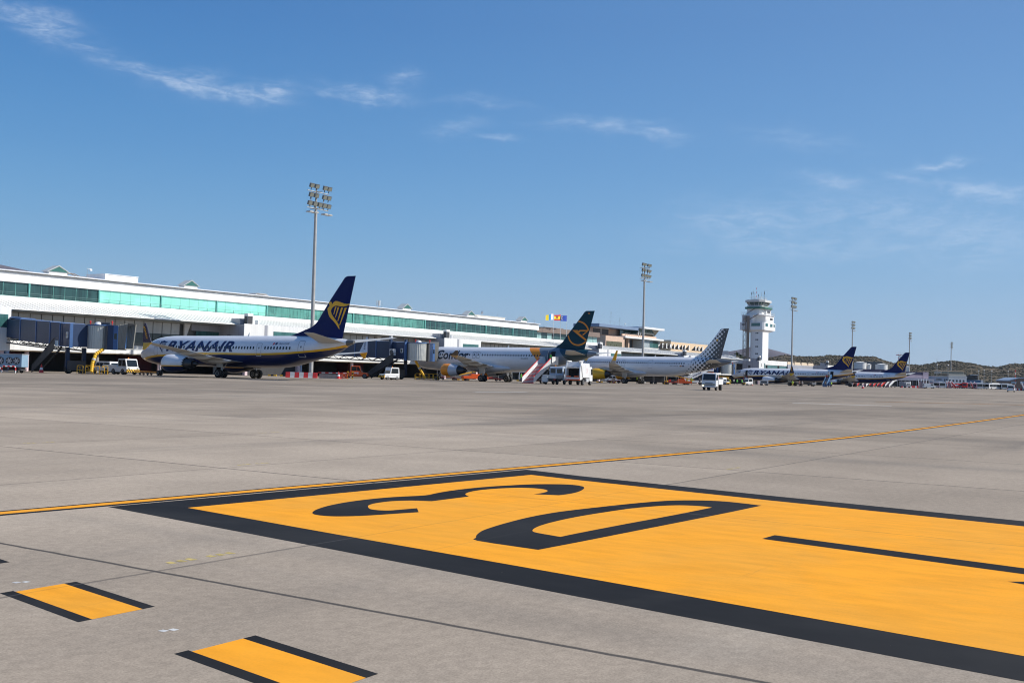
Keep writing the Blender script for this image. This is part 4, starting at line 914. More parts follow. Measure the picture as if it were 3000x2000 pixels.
# old control office, flags, letters
P = thing('control_office', 'old orange rendered control office with slanted dark windows and white roof', 'office building', (320,165,0)); L = lambda m_: m_.tf(Matrix.Translation((-320,-165,0)))
BR = M['brick']
def ob(name, m, *boxes, **k):
    b = MB()
    for q in boxes: b.box(*q)
    return L(b).build(name, m, P, **k)
ob('wall', BR, (306,318.8,163,174,10.2,14.6),(318.9,349,167.5,174,10.2,14.4)); ob('wall', BR, (304,332,168,172.5,14.62,17.3)); ob('parapet', BR, (318.8,344.8,163.6,164.0,15.05,15.75),(344.5,345,164,173,15.05,15.75))
ob('roof', M['white'], (331,348.4,162.2,173.5,18.05,18.75)); ob('roof', mat('roof_blue', (.17,.24,.36), .5), (302.5,330.9,163.5,173,17.35,18.3))
ob('slab', M['wall'], (318.7,348.4,162.4,174,14.42,15.03))
b = MB(); b.add([(331,164.6,15.76),(345,164.6,15.76),(346.4,163.4,18.0),(331,163.4,18.0)], [(0,1,2,3)]); b.add([(345,164.6,15.76),(345,172.6,15.76),(346.4,173.2,18.0),(346.4,163.4,18.0)], [(0,1,2,3)]); b.add([(331,164.6,15.76),(331,163.4,18.),(331,172.6,18),(331,172.6,15.76)], [(3,2,1,0)]); L(b).build('slanted_window', G_DARK, P)
ob('window', G_DARK, (322.8,330.7,166.6,166.7,15.1,17.9)); ob('window', M['dgrey'], (306.5,311.3,167.8,167.9,15.3,17.1)); ob('window', M['dgrey'], (311.8,316.9,167.8,167.9,15.3,17.1)); ob('frame', M['wall'], (306.2,317.2,167.84,167.95,17.12,17.5),(311.35,311.75,167.7,167.92,15.2,17.1))
ob('mullion', M['wall'], (330.75,330.98,163.6,163.9,15.4,18.0),(333.0,333.2,164.0,164.2,15.7,18.0))
ob('window', mat('khaki_glass', (.10,.10,.055), .3), (306.5,317.3,162.9,162.98,11.2,12.9)); ob('doorway', M['dgrey'], (319.4,321.6,167.3,167.42,11.2,14.2)); ob('doorway', M['dgrey'], (325.5,333.6,167.3,167.42,11.4,14.2)); ob('doorway', M['dgrey'], (322.3,323.6,167.3,167.42,11.2,14.0))
ob('corner_wall', M['offwhite'], (334.2,348,163.6,167.4,10.3,14.3)); ob('window', G_TEAL, (339.5,346.4,163.5,163.58,11.9,14.1)); ob('window', mat('pale_pane', (.35,.40,.42), .3), (335,339.2,163.5,163.58,11.9,14.1))
ob('post', BR, (318.9,319.3,163,163.6,10.3,14.4),(324,324.8,164,165,10.3,14.4))
b = MB()
for k in range(9): b.cyl((318.8+k*1.6,162.5,15.04),(318.8+k*1.6,162.5,15.95),.04,.04,5)
b.box(318.8,331.8,162.47,162.53,15.93,15.98); L(b).build('railing', M['steel'], P)
for x, h, k, lab in ((322.6,5.2,'yagi','tall lattice antenna above the old control office roof'),(329.1,3.6,'yagi','dark aerial on the old control office, right of the tallest'),(332.8,1.7,'lamp','lamp on a bent pole at the control office roof edge'),(310.0,1.9,'whip','thin pale aerial at the left of the control office roof'),(314.2,1.9,'whip','short dark aerial left of the lattice antenna'),(325.5,2.1,'whip','thin pale aerial right of the lattice antenna')):
    mast_antenna(x, 170, 18.3, h, lab, k)
tag(ob('rooftop', M['sand'], (349,389,160,176,10.2,14.3)), None); 
b = MB(); b.box(349.0,349.2,160,176,14.3,14.9)
for k in range(26): b.cyl((351.6+k*1.5,160.2,14.3),(351.6+k*1.5,160.2,15.2),.035,.035,5)
L(b).build('railing', M['steel'], P)
vs_all = 'TENERIFE SUR'; xs = [321.0,324.2,327.1,330.4,333.6,336.9,339.1,342.4,None,348.0,350.8,354.1]
for chx, x in zip(vs_all, xs):
    if x is None: continue
    q = thing('sign_letter', 'white freestanding letter %s of the rooftop name sign' % chx, 'letter', (x, 150.2, 11.2), 0, 'freestanding letters of the rooftop name')
    vs, fs = text_geo(chx, 1.55, 0, .02); wmax = max(u for u, v in vs); k = min(1, 1.25/wmax)
    b = MB(); b.add([(u*k, 0, v) for u, v in vs], fs); b.add([(u*k, .14, v) for u, v in vs], fs); b.build('letter_face', M['white'], q)
    b = MB(); b.box(-.12, -.02, 0, .14, -.1, 1.6); b.prism([(.14,-.05),(1.6,-.05),(.16,1.5),(.14,1.5)], 'x', -.1, -.04); b.build('prop_frame', mat('prop_brown', (.13,.10,.08), .6), q)
def flag(x, lab, bands, wavek):
    P = thing('flag_pole', lab, 'flag', (x, 149.2, 10.2), 0, 'flags on the terminal roof')
    b = MB(); b.cyl((0,0,0),(0,0,8.0),.06,.045,8); b.build('pole', M['white'], P)
    b = MB(); nx, nz = 14, 8; W_, H_ = 3.5, 1.6; vs = []
    for i in range(nx+1):
        for j in range(nz+1):
            t = i/nx; vs.append((-.08-t*W_, .30*math.sin(t*7+wavek)*t, 6.15 + j/nz*H_*(1-.10*t) - .42*t*t*(1 if wavek < 2 else .55) + .08*math.sin(t*6+wavek)*t + (j/nz-.5)*.0))
    for i in range(nx):
        for j in range(nz): b.add([], []); 
    b.v = vs; b.f = [(i*(nz+1)+j, (i+1)*(nz+1)+j, (i+1)*(nz+1)+j+1, i*(nz+1)+j+1) for i in range(nx) for j in range(nz)]; b.m = [bands[1](i/nx, j/nz) for i in range(nx) for j in range(nz)]
    b.build('cloth', bands[0], P, smooth=80)
C_ = lambda n, c: mat('flag_'+n, c, .8, dirt=.05)
fl_w, fl_b, fl_y, fl_r, fl_e = C_('white',(.7,.7,.74)), C_('sky_blue',(.03,.25,.60)), C_('yellow',(.80,.60,.02)), C_('red',(.55,.02,.02)), C_('deep_blue',(.015,.06,.36))
flag(250.0, 'white, blue and yellow flag on a white pole, leftmost of three flags', ([fl_w, fl_b, fl_y], lambda u, v: 0 if u < .33 else (1 if u < .66 else 2)), 1.)
flag(253.9, 'red and yellow striped flag on a pole, middle of three flags', ([fl_r, fl_y, mat('flag_crest', (.35,.12,.05), .8)], lambda u, v: 2 if .4 < u < .62 and .35 < v < .68 else (1 if .25 <= v < .75 else 0)), 2.5)
def eu(u, v):
    r_ = math.hypot((u-.5)*1.6, v-.5); return 1 if .24 < r_ < .33 and int(math.atan2(v-.5, (u-.5)*1.6)*12/6.283) % 2 == 0 else 0
flag(257.2, 'deep blue flag with ring of stars, rightmost of three flags', ([fl_e, fl_y], eu), 3.3)

# ------------------------------------------------------------------ floodlight masts
def flood_mast(x, y, lab, h=32.2):
    P = thing('floodlight_mast', lab, 'floodlight mast', (x, y, 0), 0, 'floodlight masts along the stands')
    b = MB(); b.cyl((0,0,0),(0,0,h-4.4),.36,.24,14); b.cyl((0,0,h-4.4),(0,0,h-.6),.16,.14,8); b.cyl((0,0,0),(0,0,.25),.95,.95,14); b.build('pole', mat('mast_concrete_grey', (.40,.395,.38), .6, .1, dirt=.18), P, smooth=40)
    b = MB()
    for z in (h-4.2, h-1.4): b.cyl((-2.1,0,z),(2.95,0,z),.07,.07,6); b.cyl((0,-1.4,z),(0,1.4,z),.06,.06,6)
    b.cyl((1.5,0,h-4.2),(1.9,0,h-1.4),.07,.07,6); b.cyl((-1.2,0,h-4.2),(-1.2,0,h-1.4),.07,.07,6); b.build('head_frame', M['steel'], P)
    for z, xs_ in ((h-.55, (-1.6,-.2,2.1,3.3)), (h-2.1, (-1.7,-.3,2.0,3.2)), (h-3.5, (-2.0,-.6,.75,2.0,3.2))):
        for xx in xs_:
            xx = xx*.86; q = MB(); q.box(-.38,.38,-.10,.30,-.34,.34,0); q.add([(-.33,-.105,-.29),(.33,-.105,-.29),(.33,-.105,.29),(-.33,-.105,.29)], [(0,1,2,3)], 1); q.box(-.05,.05,.05,.15,-.75,-.33,0); q.tf(Matrix.Rotation(R(22),4,'X')); q.build('floodlight', [mat('lamp_housing', (.15,.15,.15), .5, .3), M['lamp']], P, (xx,-.35,z), R(-12))
    for xx in (-2.0,-.8,1.5,2.5):
        q = MB(); q.prism([(-.5,-.08),(.5,-.08),(.3,.14),(-.3,.14)], 'y', -.75, .2); q.build('floodlight', mat('lamp_shade_pale', (.42,.42,.41), .5, .3), P, (xx,-.3,h-5.0), 0)
    return P
M0 = flood_mast(131.7, 125, 'tallest floodlight mast, rising behind the nearest gold harp fin')
for x, y, lab in ((261.6,128,'floodlight mast rising behind the white airliner with the dotted tail'),(385.5,128.6,'floodlight mast just right of the control tower'),(541.1,150,'floodlight mast behind the fin of the fourth airliner'),(661.7,150,'floodlight mast behind the fin of the farthest airliner'),(809.1,155,'most distant floodlight mast, above the row of buses')):
    dup(M0, (x, y, 0), 0, lab)

# ------------------------------------------------------------------ control tower
P = thing('control_tower', 'white control tower with dark glass cab, green balcony and antennas', 'control tower', (510.2,185,0))
TWW = mat('tower_white', (.78,.78,.78), .6, dirt=.08, scale=.25); PIPE = mat('stair_brown', (.23,.18,.14), .7, dirt=.2)
b = MB(); b.box(0,8.4,0,6.2,0,25.4); b.build('shaft', TWW, P)
def octa(x0,x1,y0,y1,c): return [(x0+c,y0),(x1-c,y0),(x1,y0+c),(x1,y1-c),(x1-c,y1),(x0+c,y1),(x0,y1-c),(x0,y0+c)]
b = MB(); b.prism(octa(-1.2,16.0,-1.0,11.6,.8), 'z', 26.3, 30.1); b.loft([[(x,y,25.2) for x, y in octa(.5,10.,0,8.4,.6)],[(x,y,26.3) for x, y in octa(-.9,15.6,-.8,11.2,.8)]]); b.build('office_collar', TWW, P)
b = MB(); b.prism([(3.2,-.2),(15,-.2),(15,10.6),(-.6,10.6),(-.6,5.0),(3.2,5.0)], 'z', 30.1, 33.6); b.box(-.6,15.4,-.6,10.8,33.6,33.75); b.build('upper_storey', TWW, P)
b = MB(); b.prism(octa(1.0,12.2,1.2,9.,1.2), 'z', 33.7, 38.3); b.box(5.6,12.6,.4,3,33.7,37.0); b.build('neck', TWW, P)
b = MB(); b.prism(octa(-.2,13.9,-.5,9.9,1.8), 'z', 36.8, 37.75); b.build('balcony', mat('balcony_green', (.045,.15,.115), .6, dirt=.3), P)
cb = octa(1.4,11.6,1.4,8.2,1.6); ct = octa(.2,12.8,.2,9.4,2.0)
b = MB(); b.loft([[(x,y,38.1) for x, y in cb],[(x,y,40.1) for x, y in ct]]); b.build('cab_window', G_DARK, P)
b = MB()
for (x0,y0),(x1,y1) in zip(cb, ct):
    b.cyl((x0,y0,38.1),(x1,y1,40.1),.09,.09,5)
for i in range(8):
    for t in (.5,):
        p0 = [cb[i][k]*(1-t)+cb[(i+1)%8][k]*t for k in (0,1)]; p1 = [ct[i][k]*(1-t)+ct[(i+1)%8][k]*t for k in (0,1)]; b.cyl((p0[0],p0[1],38.1),(p1[0],p1[1],40.1),.06,.06,5)
b.build('cab_mullion', TWW, P)
b = MB(); b.prism(octa(-.3,13.3,-.3,9.9,2.2), 'z', 40.1, 41.2); b.prism(octa(2,11,2,7.6,1.5), 'z', 41.2, 41.7); b.build('cab_roof', mat('roof_grey_white', (.60,.60,.58), .6), P)
for (x0,x1,z0,z1) in ((1.,4.4,28.1,29.6),(7.6,11.0,28.1,29.6),(12.6,14.4,28.1,29.6)): b = MB(); b.box(x0,x1,-1.06,-1.005,z0,z1); b.build('window', G_TEAL, P)
b = MB(); b.box(-1.26,-1.205,.9,5.4,28.1,29.65); b.build('window', G_TEAL, P)
b = MB(); b.box(-1.26,-1.205,8.8,10.4,28.4,29.4); b.build('window', M['grey'], P)
for (x0,x1,z0,z1) in ((9.6,13.4,31.6,32.6),): b = MB(); b.box(x0,x1,-.26,-.205,z0,z1); b.build('window', M['dgrey'], P)
b = MB(); b.box(7,11.4,.33,.395,34.9,35.9); b.build('window', M['dgrey'], P)
for z in (24.7,21.5,18.1,14.6): b = MB(); b.box(-.05,-.004,2.2,3.0,z-.3,z+.3); b.box(-.05,-.004,3.15,3.6,z-.3,z+.3); b.build('window', M['dgrey'], P)
b = MB(); b.cyl((-1.6,6.9,0),(-1.6,6.9,33.1),.72,.72,10); b.build('pipe', PIPE, P, smooth=50)
b = MB()
for dx, dy in ((-1.9,8.2),(-1.9,9.4),(-.7,8.2),(-.7,9.4)): b.cyl((dx,dy,0),(dx,dy,33.6),.11,.11,5)
for k in range(12): z = 1.5+k*2.75; b.box(-2.0,-.6,8.1,9.5,z,z+.12); b.cyl((-1.9,8.2,z),(-1.9,9.4,z+2.6),.06,.06,4)
b.build('stair_frame', PIPE, P)
b = MB(); b.box(-1.5,-1.35,8.15,8.2,24.5,33.0); b.prism([(8.3,30.3),(8.3,30.7),(2.0,34.3),(2.0,33.9)], 'x', -.75, -.62); b.prism([(9.2,34.0),(9.2,34.4),(3.2,37.9),(3.2,37.5)], 'x', .85, .98); b.build('stair_flight', PIPE, P)
b = MB()
def railing(pts, z, h_):
    for (x0,y0),(x1,y1) in zip(pts, pts[1:]):
        n = max(2, int(math.hypot(x1-x0,y1-y0)/1.1))
        for k in range(n+1): t = k/n; b.cyl((x0+(x1-x0)*t,y0+(y1-y0)*t,z),(x0+(x1-x0)*t,y0+(y1-y0)*t,z+h_),.05,.05,4)
        for q in (.5,1.): b.cyl((x0,y0,z+h_*q),(x1,y1,z+h_*q),.04,.04,4)
railing([(-.6,10.8),(-.6,5.5)],33.75,1.6); railing([(-.5,2.5),(-.5,-.5),(15.3,-.5)],33.75,1.3); railing([(-1.1,5),(-1.1,-.9),(6,-.9)],30.1,1.2); railing([(0,8),(0,1.2),(1.6,-.4),(12,-.4),(13.7,1.4)],38.1,.9); railing([(2.2,7.4),(2.2,2.2),(10.8,2.2)],41.7,1.1)
b.build('railing', M['offwhite'], P)
for x, y, h_, m_ in ((4.0,5,6.3,'red'),(2.4,7,3.8,'dgrey'),(2.6,6.2,4.3,'dgrey'),(2.4,5.4,3.2,'steel'),(6.2,3.2,3.8,'steel'),(8.8,2.6,4.8,'dgrey'),(9.3,3.4,3.2,'steel'),(3.2,3.6,2.6,'dgrey')):
    b = MB(); b.cyl((x,y,41.7),(x,y,41.7+h_),.07,.04,5)
    if m_ == 'dgrey': b.box(x-.12,x+.12,y-.12,y+.12,41.7+h_*.55,41.7+h_*.85)
    if m_ == 'red':
        for k in range(3): b.cyl((x,y,42.7+k*1.9),(x,y,43.6+k*1.9),.1,.1,6,1)
    b.build('antenna', [M[m_] if m_ != 'red' else M['white'], M['red']], P)
# ------------------------------------------------------------------ boarding bridges
BL, LB = panel_mat('bridge_corrugated_blue', (.012,.036,.092), .42, .40, .55, ax=2), M['lblue']
def bridge(x, lab, y0, y1, C, face, clen, slope, kind=0, lean=0.):
    """tunnel along -Y from the rotunda at (x,y0) to (x,y1); cab rotunda at C, turned to bearing face"""
    rz = -lean; P = thing('boarding_bridge', lab, 'boarding bridge', (x, y1, 0), rz, 'boarding bridges')
    Ln = y0 - y1; z0, z1 = 3.62, 6.42
    SH = Matrix(((1,0,0,0),(0,1,0,0),(0,slope,1,0),(0,0,0,1)))
    def tun(name, m, *bx, par=None, bevel=.03):
        b = MB()
        for q in bx: b.box(*q)
        return b.tf(SH).build(name, m, par or P, bevel=bevel)
    tun('inner_tunnel', BL, (-1.42,1.42,Ln*.62,Ln+1.2,z0+.12,z1-.10)); tun('outer_tunnel', BL, (-1.58,1.58,1.2,Ln*.66,z0-.1,z1+.05))
    for q in (.66,.42,.22,.08): tun('tunnel_rib', LB, (-1.66,1.66,Ln*q,Ln*q+.22,z0-.14,z1+.10))
    tun('roof_walkway', LB, (-1.0,1.0,Ln*.72,Ln*.98,z1+.02,z1+.22))
    zr = slope*(Ln+1.6)
    b = MB(); b.cyl((0,Ln+1.6,0),(0,Ln+1.6,z0+zr-.2),.55,.55,14); b.cyl((0,Ln+1.6,z0+zr-.2),(0,Ln+1.6,z1+zr+.2),1.9,1.9,18); b.build('rotunda', M['blue'], P, smooth=40)
    b = MB()
    for sx in (-1.3,1.3):
        b.box(sx-.09,sx+.09,1,Ln*.95,z0-.75,z0-.57)
        for k in range(8): yy = 1.2+k*Ln*.11; b.cyl((sx,yy,z0-.65),(sx,yy+Ln*.055,z0-.1),.05,.05,4); b.cyl((sx,yy+Ln*.055,z0-.1),(sx,yy+Ln*.11,z0-.65),.05,.05,4)
    b.tf(SH).build('under_frame', M['dgrey'], P)
    zt = z0-.2 if kind == 0 else 7.0
    q = MB()
    yl = .3 if kind == 0 else 2.0; sxs = (-1.1,1.1) if kind == 0 else (-1.85,1.85)
    for sx in sxs: q.box(sx-.22,sx+.22,yl,yl+.42,.75,zt)
    q.box(-1.3,1.3,yl-.05,yl+.45,.6,1.1); lift = q.build('lift_column', M['blue'], P)
    if kind: q = MB(); q.box(-2.1,-1.6,yl-.05,yl+.42,zt,zt+.5); q.build('column_head', M['lgrey'], lift)
    q = MB(); q.box(-1.2,1.2,yl-.3,yl+.7,.45,1.7); q.build('bogie', M['dgrey'], lift)
    for sx in (-.9,.9): wheel(lift, sx, yl+.2, .55, .4)
    L = Matrix.Rotation(-rz, 4, 'Z') @ Matrix.Translation((C[0]-x, C[1]-y1, 0)) @ Matrix.Rotation(face, 4, 'Z')
    # service lobby joins tunnel and rotunda
    b = MB(); b.box(-1.52,1.52,-.9,1.3,z0-.12,z1+.02); lob = b.build('service_lobby', M['blue'], P, bevel=.03)
    b = MB(); b.box(-1.64,-1.53,-.55,-.05,4.6,5.35,0); b.box(-1.655,-1.641,-.45,-.15,4.7,5.25,1); b.build('lobby_window', [M['white'], M['glass']], lob)
    b = MB(); b.box(-1.60,-1.2,-1.12,-.92,z0-.3,z1+.06); b.build('lobby_post', LB, lob)
    zc0, zc1 = 3.3, 6.30; R_ = 1.62
    rings = [[((R_ + (.04 if i % 2 else 0))*math.cos(2*math.pi*i/64), (R_ + (.04 if i % 2 else 0))*math.sin(2*math.pi*i/64), z) for i in range(64)] for z in (zc0, zc1)]
    MB().loft(rings).tf(L).build('cab_rotunda', M['silver'], P)
    b = MB(); b.cyl((0,0,zc1+.002),(0,0,zc1+.14),1.75,1.75,24); b.tf(L).build('cab_roof', LB, P)
    b = MB(); b.box(1.1,1.45+.001,-1.72,1.72,zc0-.05,zc1-.02); b.tf(L).build('shutter_strip', M['dgrey'], P)
    b = MB(); b.box(1.46,1.46+clen*.58,-1.66,1.66,zc0-.05,zc1+.1); b.tf(L).build('cab_front', M['blue'], P, bevel=.02)
    x0 = 1.46+clen*.58
    b = MB(); b.box(x0+.002,x0+clen*.42,-1.68,1.68,zc0-.05,zc1+.05,0)
    for sg in (-1,1): b.box(x0+clen*.08,x0+clen*.34,sg*1.685-.008,sg*1.685+.008,4.6,5.35,1)
    b.tf(L).build('cab_side', [LB, M['glass']], P); x1 = x0+clen*.42; rg = []
    for k in range(13):
        t = k/12; s_ = .09 if k % 2 else 0; rg.append([(x1+.01+.95*t,-1.6+s_,zc0+.05+s_),(x1+.01+.95*t,1.6-s_,zc0+.05+s_),(x1+.01+1.25*t,1.6-s_,zc1+.12+.3*t-s_*.6),(x1+.01+1.25*t,-1.6+s_,zc1+.12+.3*t-s_*.6)])
    MB().loft(rg, cap=False).tf(L).build('bellows', M['canvas'], P)
    for u, v in ((-1.2,-.6),(1.9,-1.3)):
        q = MB(); q.cyl((u,v,zc1+.1),(u,v,zc1+.35),.06,.06,6); q.lathe([(zc1+.35,.12),(zc1+.6,.12),(zc1+.68,.02)], (u,v,0), 'z', 8); q.tf(L).build('beacon', M['red'], P)
    b = MB(); b.box(.2,1.4,-.7,.6,zc1+.15,zc1+.45); b.tf(L).build('roof_unit', M['dgrey'], P, bevel=.05)
    b = MB(); b.lathe([(0,.5),(.2,.46),(.34,.25),(.38,.02)], (-.2,-.5,zc1+.15), 'z', 14); b.tf(L).build('roof_dome', M['white'], P, smooth=60)
    # service stair down the side, seen from the apron
    sy0, sy1, zz = .3, 6.6, 3.55; b = MB(); n = 16
    for k in range(n):
        t = k/n; yy = sy0 + (sy1-sy0)*t; z = zz*(1-t); b.box(-2.9,-1.95,yy,yy+.34,z-.05,z)
    stp = b.build('service_stair', M['dgrey'], P)
    for sx in (-2.95,-1.92): b = MB(); b.prism([(sy0,zz-.45),(sy0,zz+.95),(sy1+.3,1.05),(sy1+.3,-.0)] if sx < -2 else [(sy0,zz-.3),(sy0,zz+.05),(sy1+.3,.25),(sy1+.3,0)], 'x', sx-.03, sx+.03); b.build('side_panel', mat('stair_charcoal', (.022,.026,.036), .6), stp)
    b = MB(); b.tube([(-3.0,sy0-1.0,zz+1.0),(-3.0,sy0,zz+1.0),(-3.0,sy1,1.08)], .04); b.build('handrail', M['dgrey'], stp)
    b = MB(); b.box(-3.0,-1.6,-1.0,.3,zz-.06,zz); b.build('landing', M['blue'], P)
    if kind == 1:
        b = MB(); b.box(-2.7,-2.1,.6,1.6,4.1,5.2); ac = b.build('air_conditioner', M['white'], P, bevel=.03)
        b = MB(); b.lathe([(0,.02),(.02,.40),(.05,.44)], (-2.76,1.1,4.65), 'x', 16); b.build('fan', M['dgrey'], ac)
    else:
        b = MB(); b.box(-3.04,-3.0,-.9,-.1,3.5,4.2); b.build('notice_board', M['ltblue'], P)
    return P
bridge(87.0, 'retracted boarding bridge at the left, with a dark stair and round silver cab', 145.6, 123.8, (89.1,122.0), CAMROT, 1.35, .055, 0, R(10.5))
bridge(147.4, 'boarding bridge docked to the orange banded airliner', 145.0, 117.4, (147.7,115.5), 0, 1.5, .026, 1, R(7))
bridge(321.4, 'distant boarding bridge with white stair, left of the numbered gate', 141.0, 131.5, (322.4,128.6), 0, 1.9, .04, 1)

# ------------------------------------------------------------------ ground support things
def hose(pts, lab):
    P = thing('air_hose', lab, 'hose', pts[-1]); o = Vector(pts[-1]); b = MB(); n = 26; L = []
    for k in range(n+1):
        t = k/n*(len(pts)-1); i = min(int(t), len(pts)-2); f = t-i; L.append(Vector(pts[i])*(1-f)+Vector(pts[i+1])*f-o)
    for k, (a, c) in enumerate(zip(L, L[1:])): b.cyl(a, c, .24 if k % 2 else .19, .19 if k % 2 else .24, 10, 0, False)
    b.build('hose_body', M['yellow'], P, smooth=60)
    b = MB(); m_ = L[n//2]; b.cyl(m_, m_+(L[n//2+1]-m_)*1.5, .26, .26, 10); b.build('collar', M['lgrey'], P)
hose([(88.4,120.4,3.3),(87.4,120.6,2.6),(86.9,120.5,1.4),(86.7,120.4,.3)], 'yellow air hose hanging below the retracted boarding bridge')
hose([(147.6,116.2,4.1),(148.2,115.9,3.0),(149.2,115.6,1.5),(150.0,115.3,.35)], 'yellow air hose hanging below the docked boarding bridge')
def corral(x, y, rz, lab, n=4):
    P = thing('hose_rack', lab, 'railing', (x,y,0), rz)
    for k in range(n):
        b = MB(); u = -1.6+k*3.2/(n-1)
        b.tube([(u-.38,0,0),(u-.38,0,1.0),(u-.28,0,1.1),(u+.28,0,1.1),(u+.38,0,1.0),(u+.38,0,0)], .04); b.tube([(u-.38,.9,0),(u-.38,.9,.9),(u-.38,0,1.0)], .035); b.tube([(u-.38,0,.5),(u+.38,0,.5)], .03); b.build('hoop', M['yellow'], P)
    b = MB(); b.box(-1.9,1.9,.2,.8,.05,.18); b.build('base', M['dgrey'], P)
corral(87.3,121.0,CAMROT,'yellow hoop rack on the ground under the retracted bridge'); corral(150.6,115.4,CAMROT+.3,'yellow wire cage rack under the docked bridge', 5)
# ground air unit with four fans
P = thing('air_unit', 'pale blue air conditioning unit with four round fans at the left edge', 'air unit', fr(-60.6,131), CAMROT)
b = MB(); b.box(-3.2,1.62,-.9,.9,.72,2.22); b.build('cabinet', M['ltblue'], P, bevel=.04)
b = MB(); b.box(-3.25,1.66,-.95,.95,2.221,2.3); b.build('lid', M['lgrey'], P)
for k, u in enumerate((-2.6,-1.6,-.6,.28,.28+1.0)):
    u = (-3.0,-1.92,-.95,.12,.98)[k]
    if k == 0: continue
    b = MB(); b.lathe([(-.93,.40),(-.905,.40)], (u,0,1.48), 'y', 22); b.lathe([(-.96,.43),(-.90,.43),(-.90,.39),(-.96,.39)], (u,0,1.48), 'y', 22, 0, False); f = b.build('fan', M['dgrey'], P)
    b = MB()
    for q in range(6):
        a = q*math.pi/3; c, s = math.cos(a), math.sin(a); b.add([(u+c*.08-s*.05,-.945,1.48+s*.08+c*.05),(u+c*.36-s*.04,-.95,1.48+s*.36+c*.04),(u+c*.36+s*.10,-.945,1.48+s*.36-c*.10),(u+c*.08+s*.05,-.94,1.48+s*.08-c*.05)], [(0,1,2,3)])
    b.lathe([(-.97,.02),(-.96,.09),(-.93,.09)], (u,0,1.48), 'y', 10); b.build('fan_blades', M['lgrey'], f)
b = MB()
for u in (-2.8,-.9,1.2): b.box(u-.1,u+.1,-.7,.7,.35,.72)
b.box(-3.1,1.5,-.75,.75,.3,.42); b.build('stand', M['dgrey'], P)
for u in (-2.3,.9):
    for d in (-.72,.72): wheel(P, u, d, .22, .16)
def hoop_guard(r, d, lab):
    P = thing('hoop_guard', lab, 'guard rail', fr(r,d), CAMROT, 'striped hoop guards'); pts = [(-.82,0,0),(-.82,0,.65),(-.7,0,.8),(.7,0,.8),(.82,0,.65),(.82,0,0)]; b = MB()
    seq = []
    for a, c in zip(pts, pts[1:]):
        L = (Vector(c)-Vector(a)).length; n = max(1, round(L/.28))
        for k in range(n): seq.append((Vector(a).lerp(Vector(c), k/n), Vector(a).lerp(Vector(c), (k+1)/n)))
    for k, (a, c) in enumerate(seq): b.cyl(a, c, .075, .075, 8, k % 2)
    b.build('hoop', [M['white'], M['red']], P)
hoop_guard(-60.2,129.4,'red and white hoop guard under the four fan unit, fully in view'); hoop_guard(-62.2,129.4,'red and white hoop guard cut by the left edge')
def cone(loc, lab, h=.75):
    P = thing('traffic_cone', lab, 'cone', loc, .3, 'traffic cones'); r = h*.28; b = MB()
    prof = [(.03,r),(h*.35,r*.72),(h*.36,r*.71),(h*.62,r*.44),(h*.63,r*.43),(h,r*.12)]
    b.lathe(prof[:2], n=12, mi=0); b.lathe(prof[2:4], n=12, mi=1); b.lathe(prof[4:], n=12, mi=0); b.build('cone_body', [M['red'], M['white']], P, smooth=40)
    b = MB(); b.box(-r*1.2,r*1.2,-r*1.2,r*1.2,0,.04); b.build('base', M['red'], P)
cone(fr(-60.9,140), 'large red and white cone at the foot of the dark bridge stair', 1.15); cone(fr(67.3,302), 'cone behind the white tug by the fourth airliner', 1.0)
cone(fr(93.5,287), 'tall red cone standing alone right of the blue stairs', 1.25); cone(fr(22.9,240), 'red cone among carts under the white airliner', .9); cone(fr(-26.6,166.5), 'pink faded tall cone beside the arm barrier', 1.1)

def chevron(P, x, y0, y1, z0, z1, n=4):
    """yellow and black slanted stripes on a bumper facing +X"""
    b = MB(); b.box(x-.08,x,y0,y1,z0,z1,0); w_ = (y1-y0)/n
    for k in range(n):
        sg = 1 if k >= n/2 else -1; a = y0+w_*k+w_*.2; d = w_*.35*sg
        q = [(x+.004,max(y0,min(y1,a+u)),z) for u, z in ((-d,z0),(w_*.5-d,z0),(w_*.5+d,z1),(d,z1))]; b.add(q, [(0,1,2,3)], 1)
    return b.build('bumper', [M['yellow'], M['black']], P)
def hrot(hr, hd): v = RT*hr + FW*hd; return math.atan2(v.y, v.x)
def glasspane(P, pts, name='window', m=None):
    """thin glass panel through 4 points"""
    a, b_, c = Vector(pts[0]), Vector(pts[1]), Vector(pts[2]); n = (b_-a).cross(c-a).normalized()*.012
    b = MB(); k = len(pts); A = [Vector(q)+n for q in pts]; B = [Vector(q)-n for q in pts]
    b.add(A, [tuple(range(k))]); b.add(B, [tuple(range(k))[::-1]]); b.add(A+B, [(i,(i+1)%k,k+(i+1)%k,k+i) for i in range(k)]); return b.build(name, m or M['glass'], P)
def car_lamp(P, x, y, z, w_=.16, h=.12, m=None, name='headlight', sx=1):
    b = MB(); b.box(x-.03,x+.03,y-w_,y+w_,z-h,z+h); return b.build(name, m or M['lamp'], P, bevel=.015)
RED_L = mat('tail_lamp', (.45,.02,.02), .3)

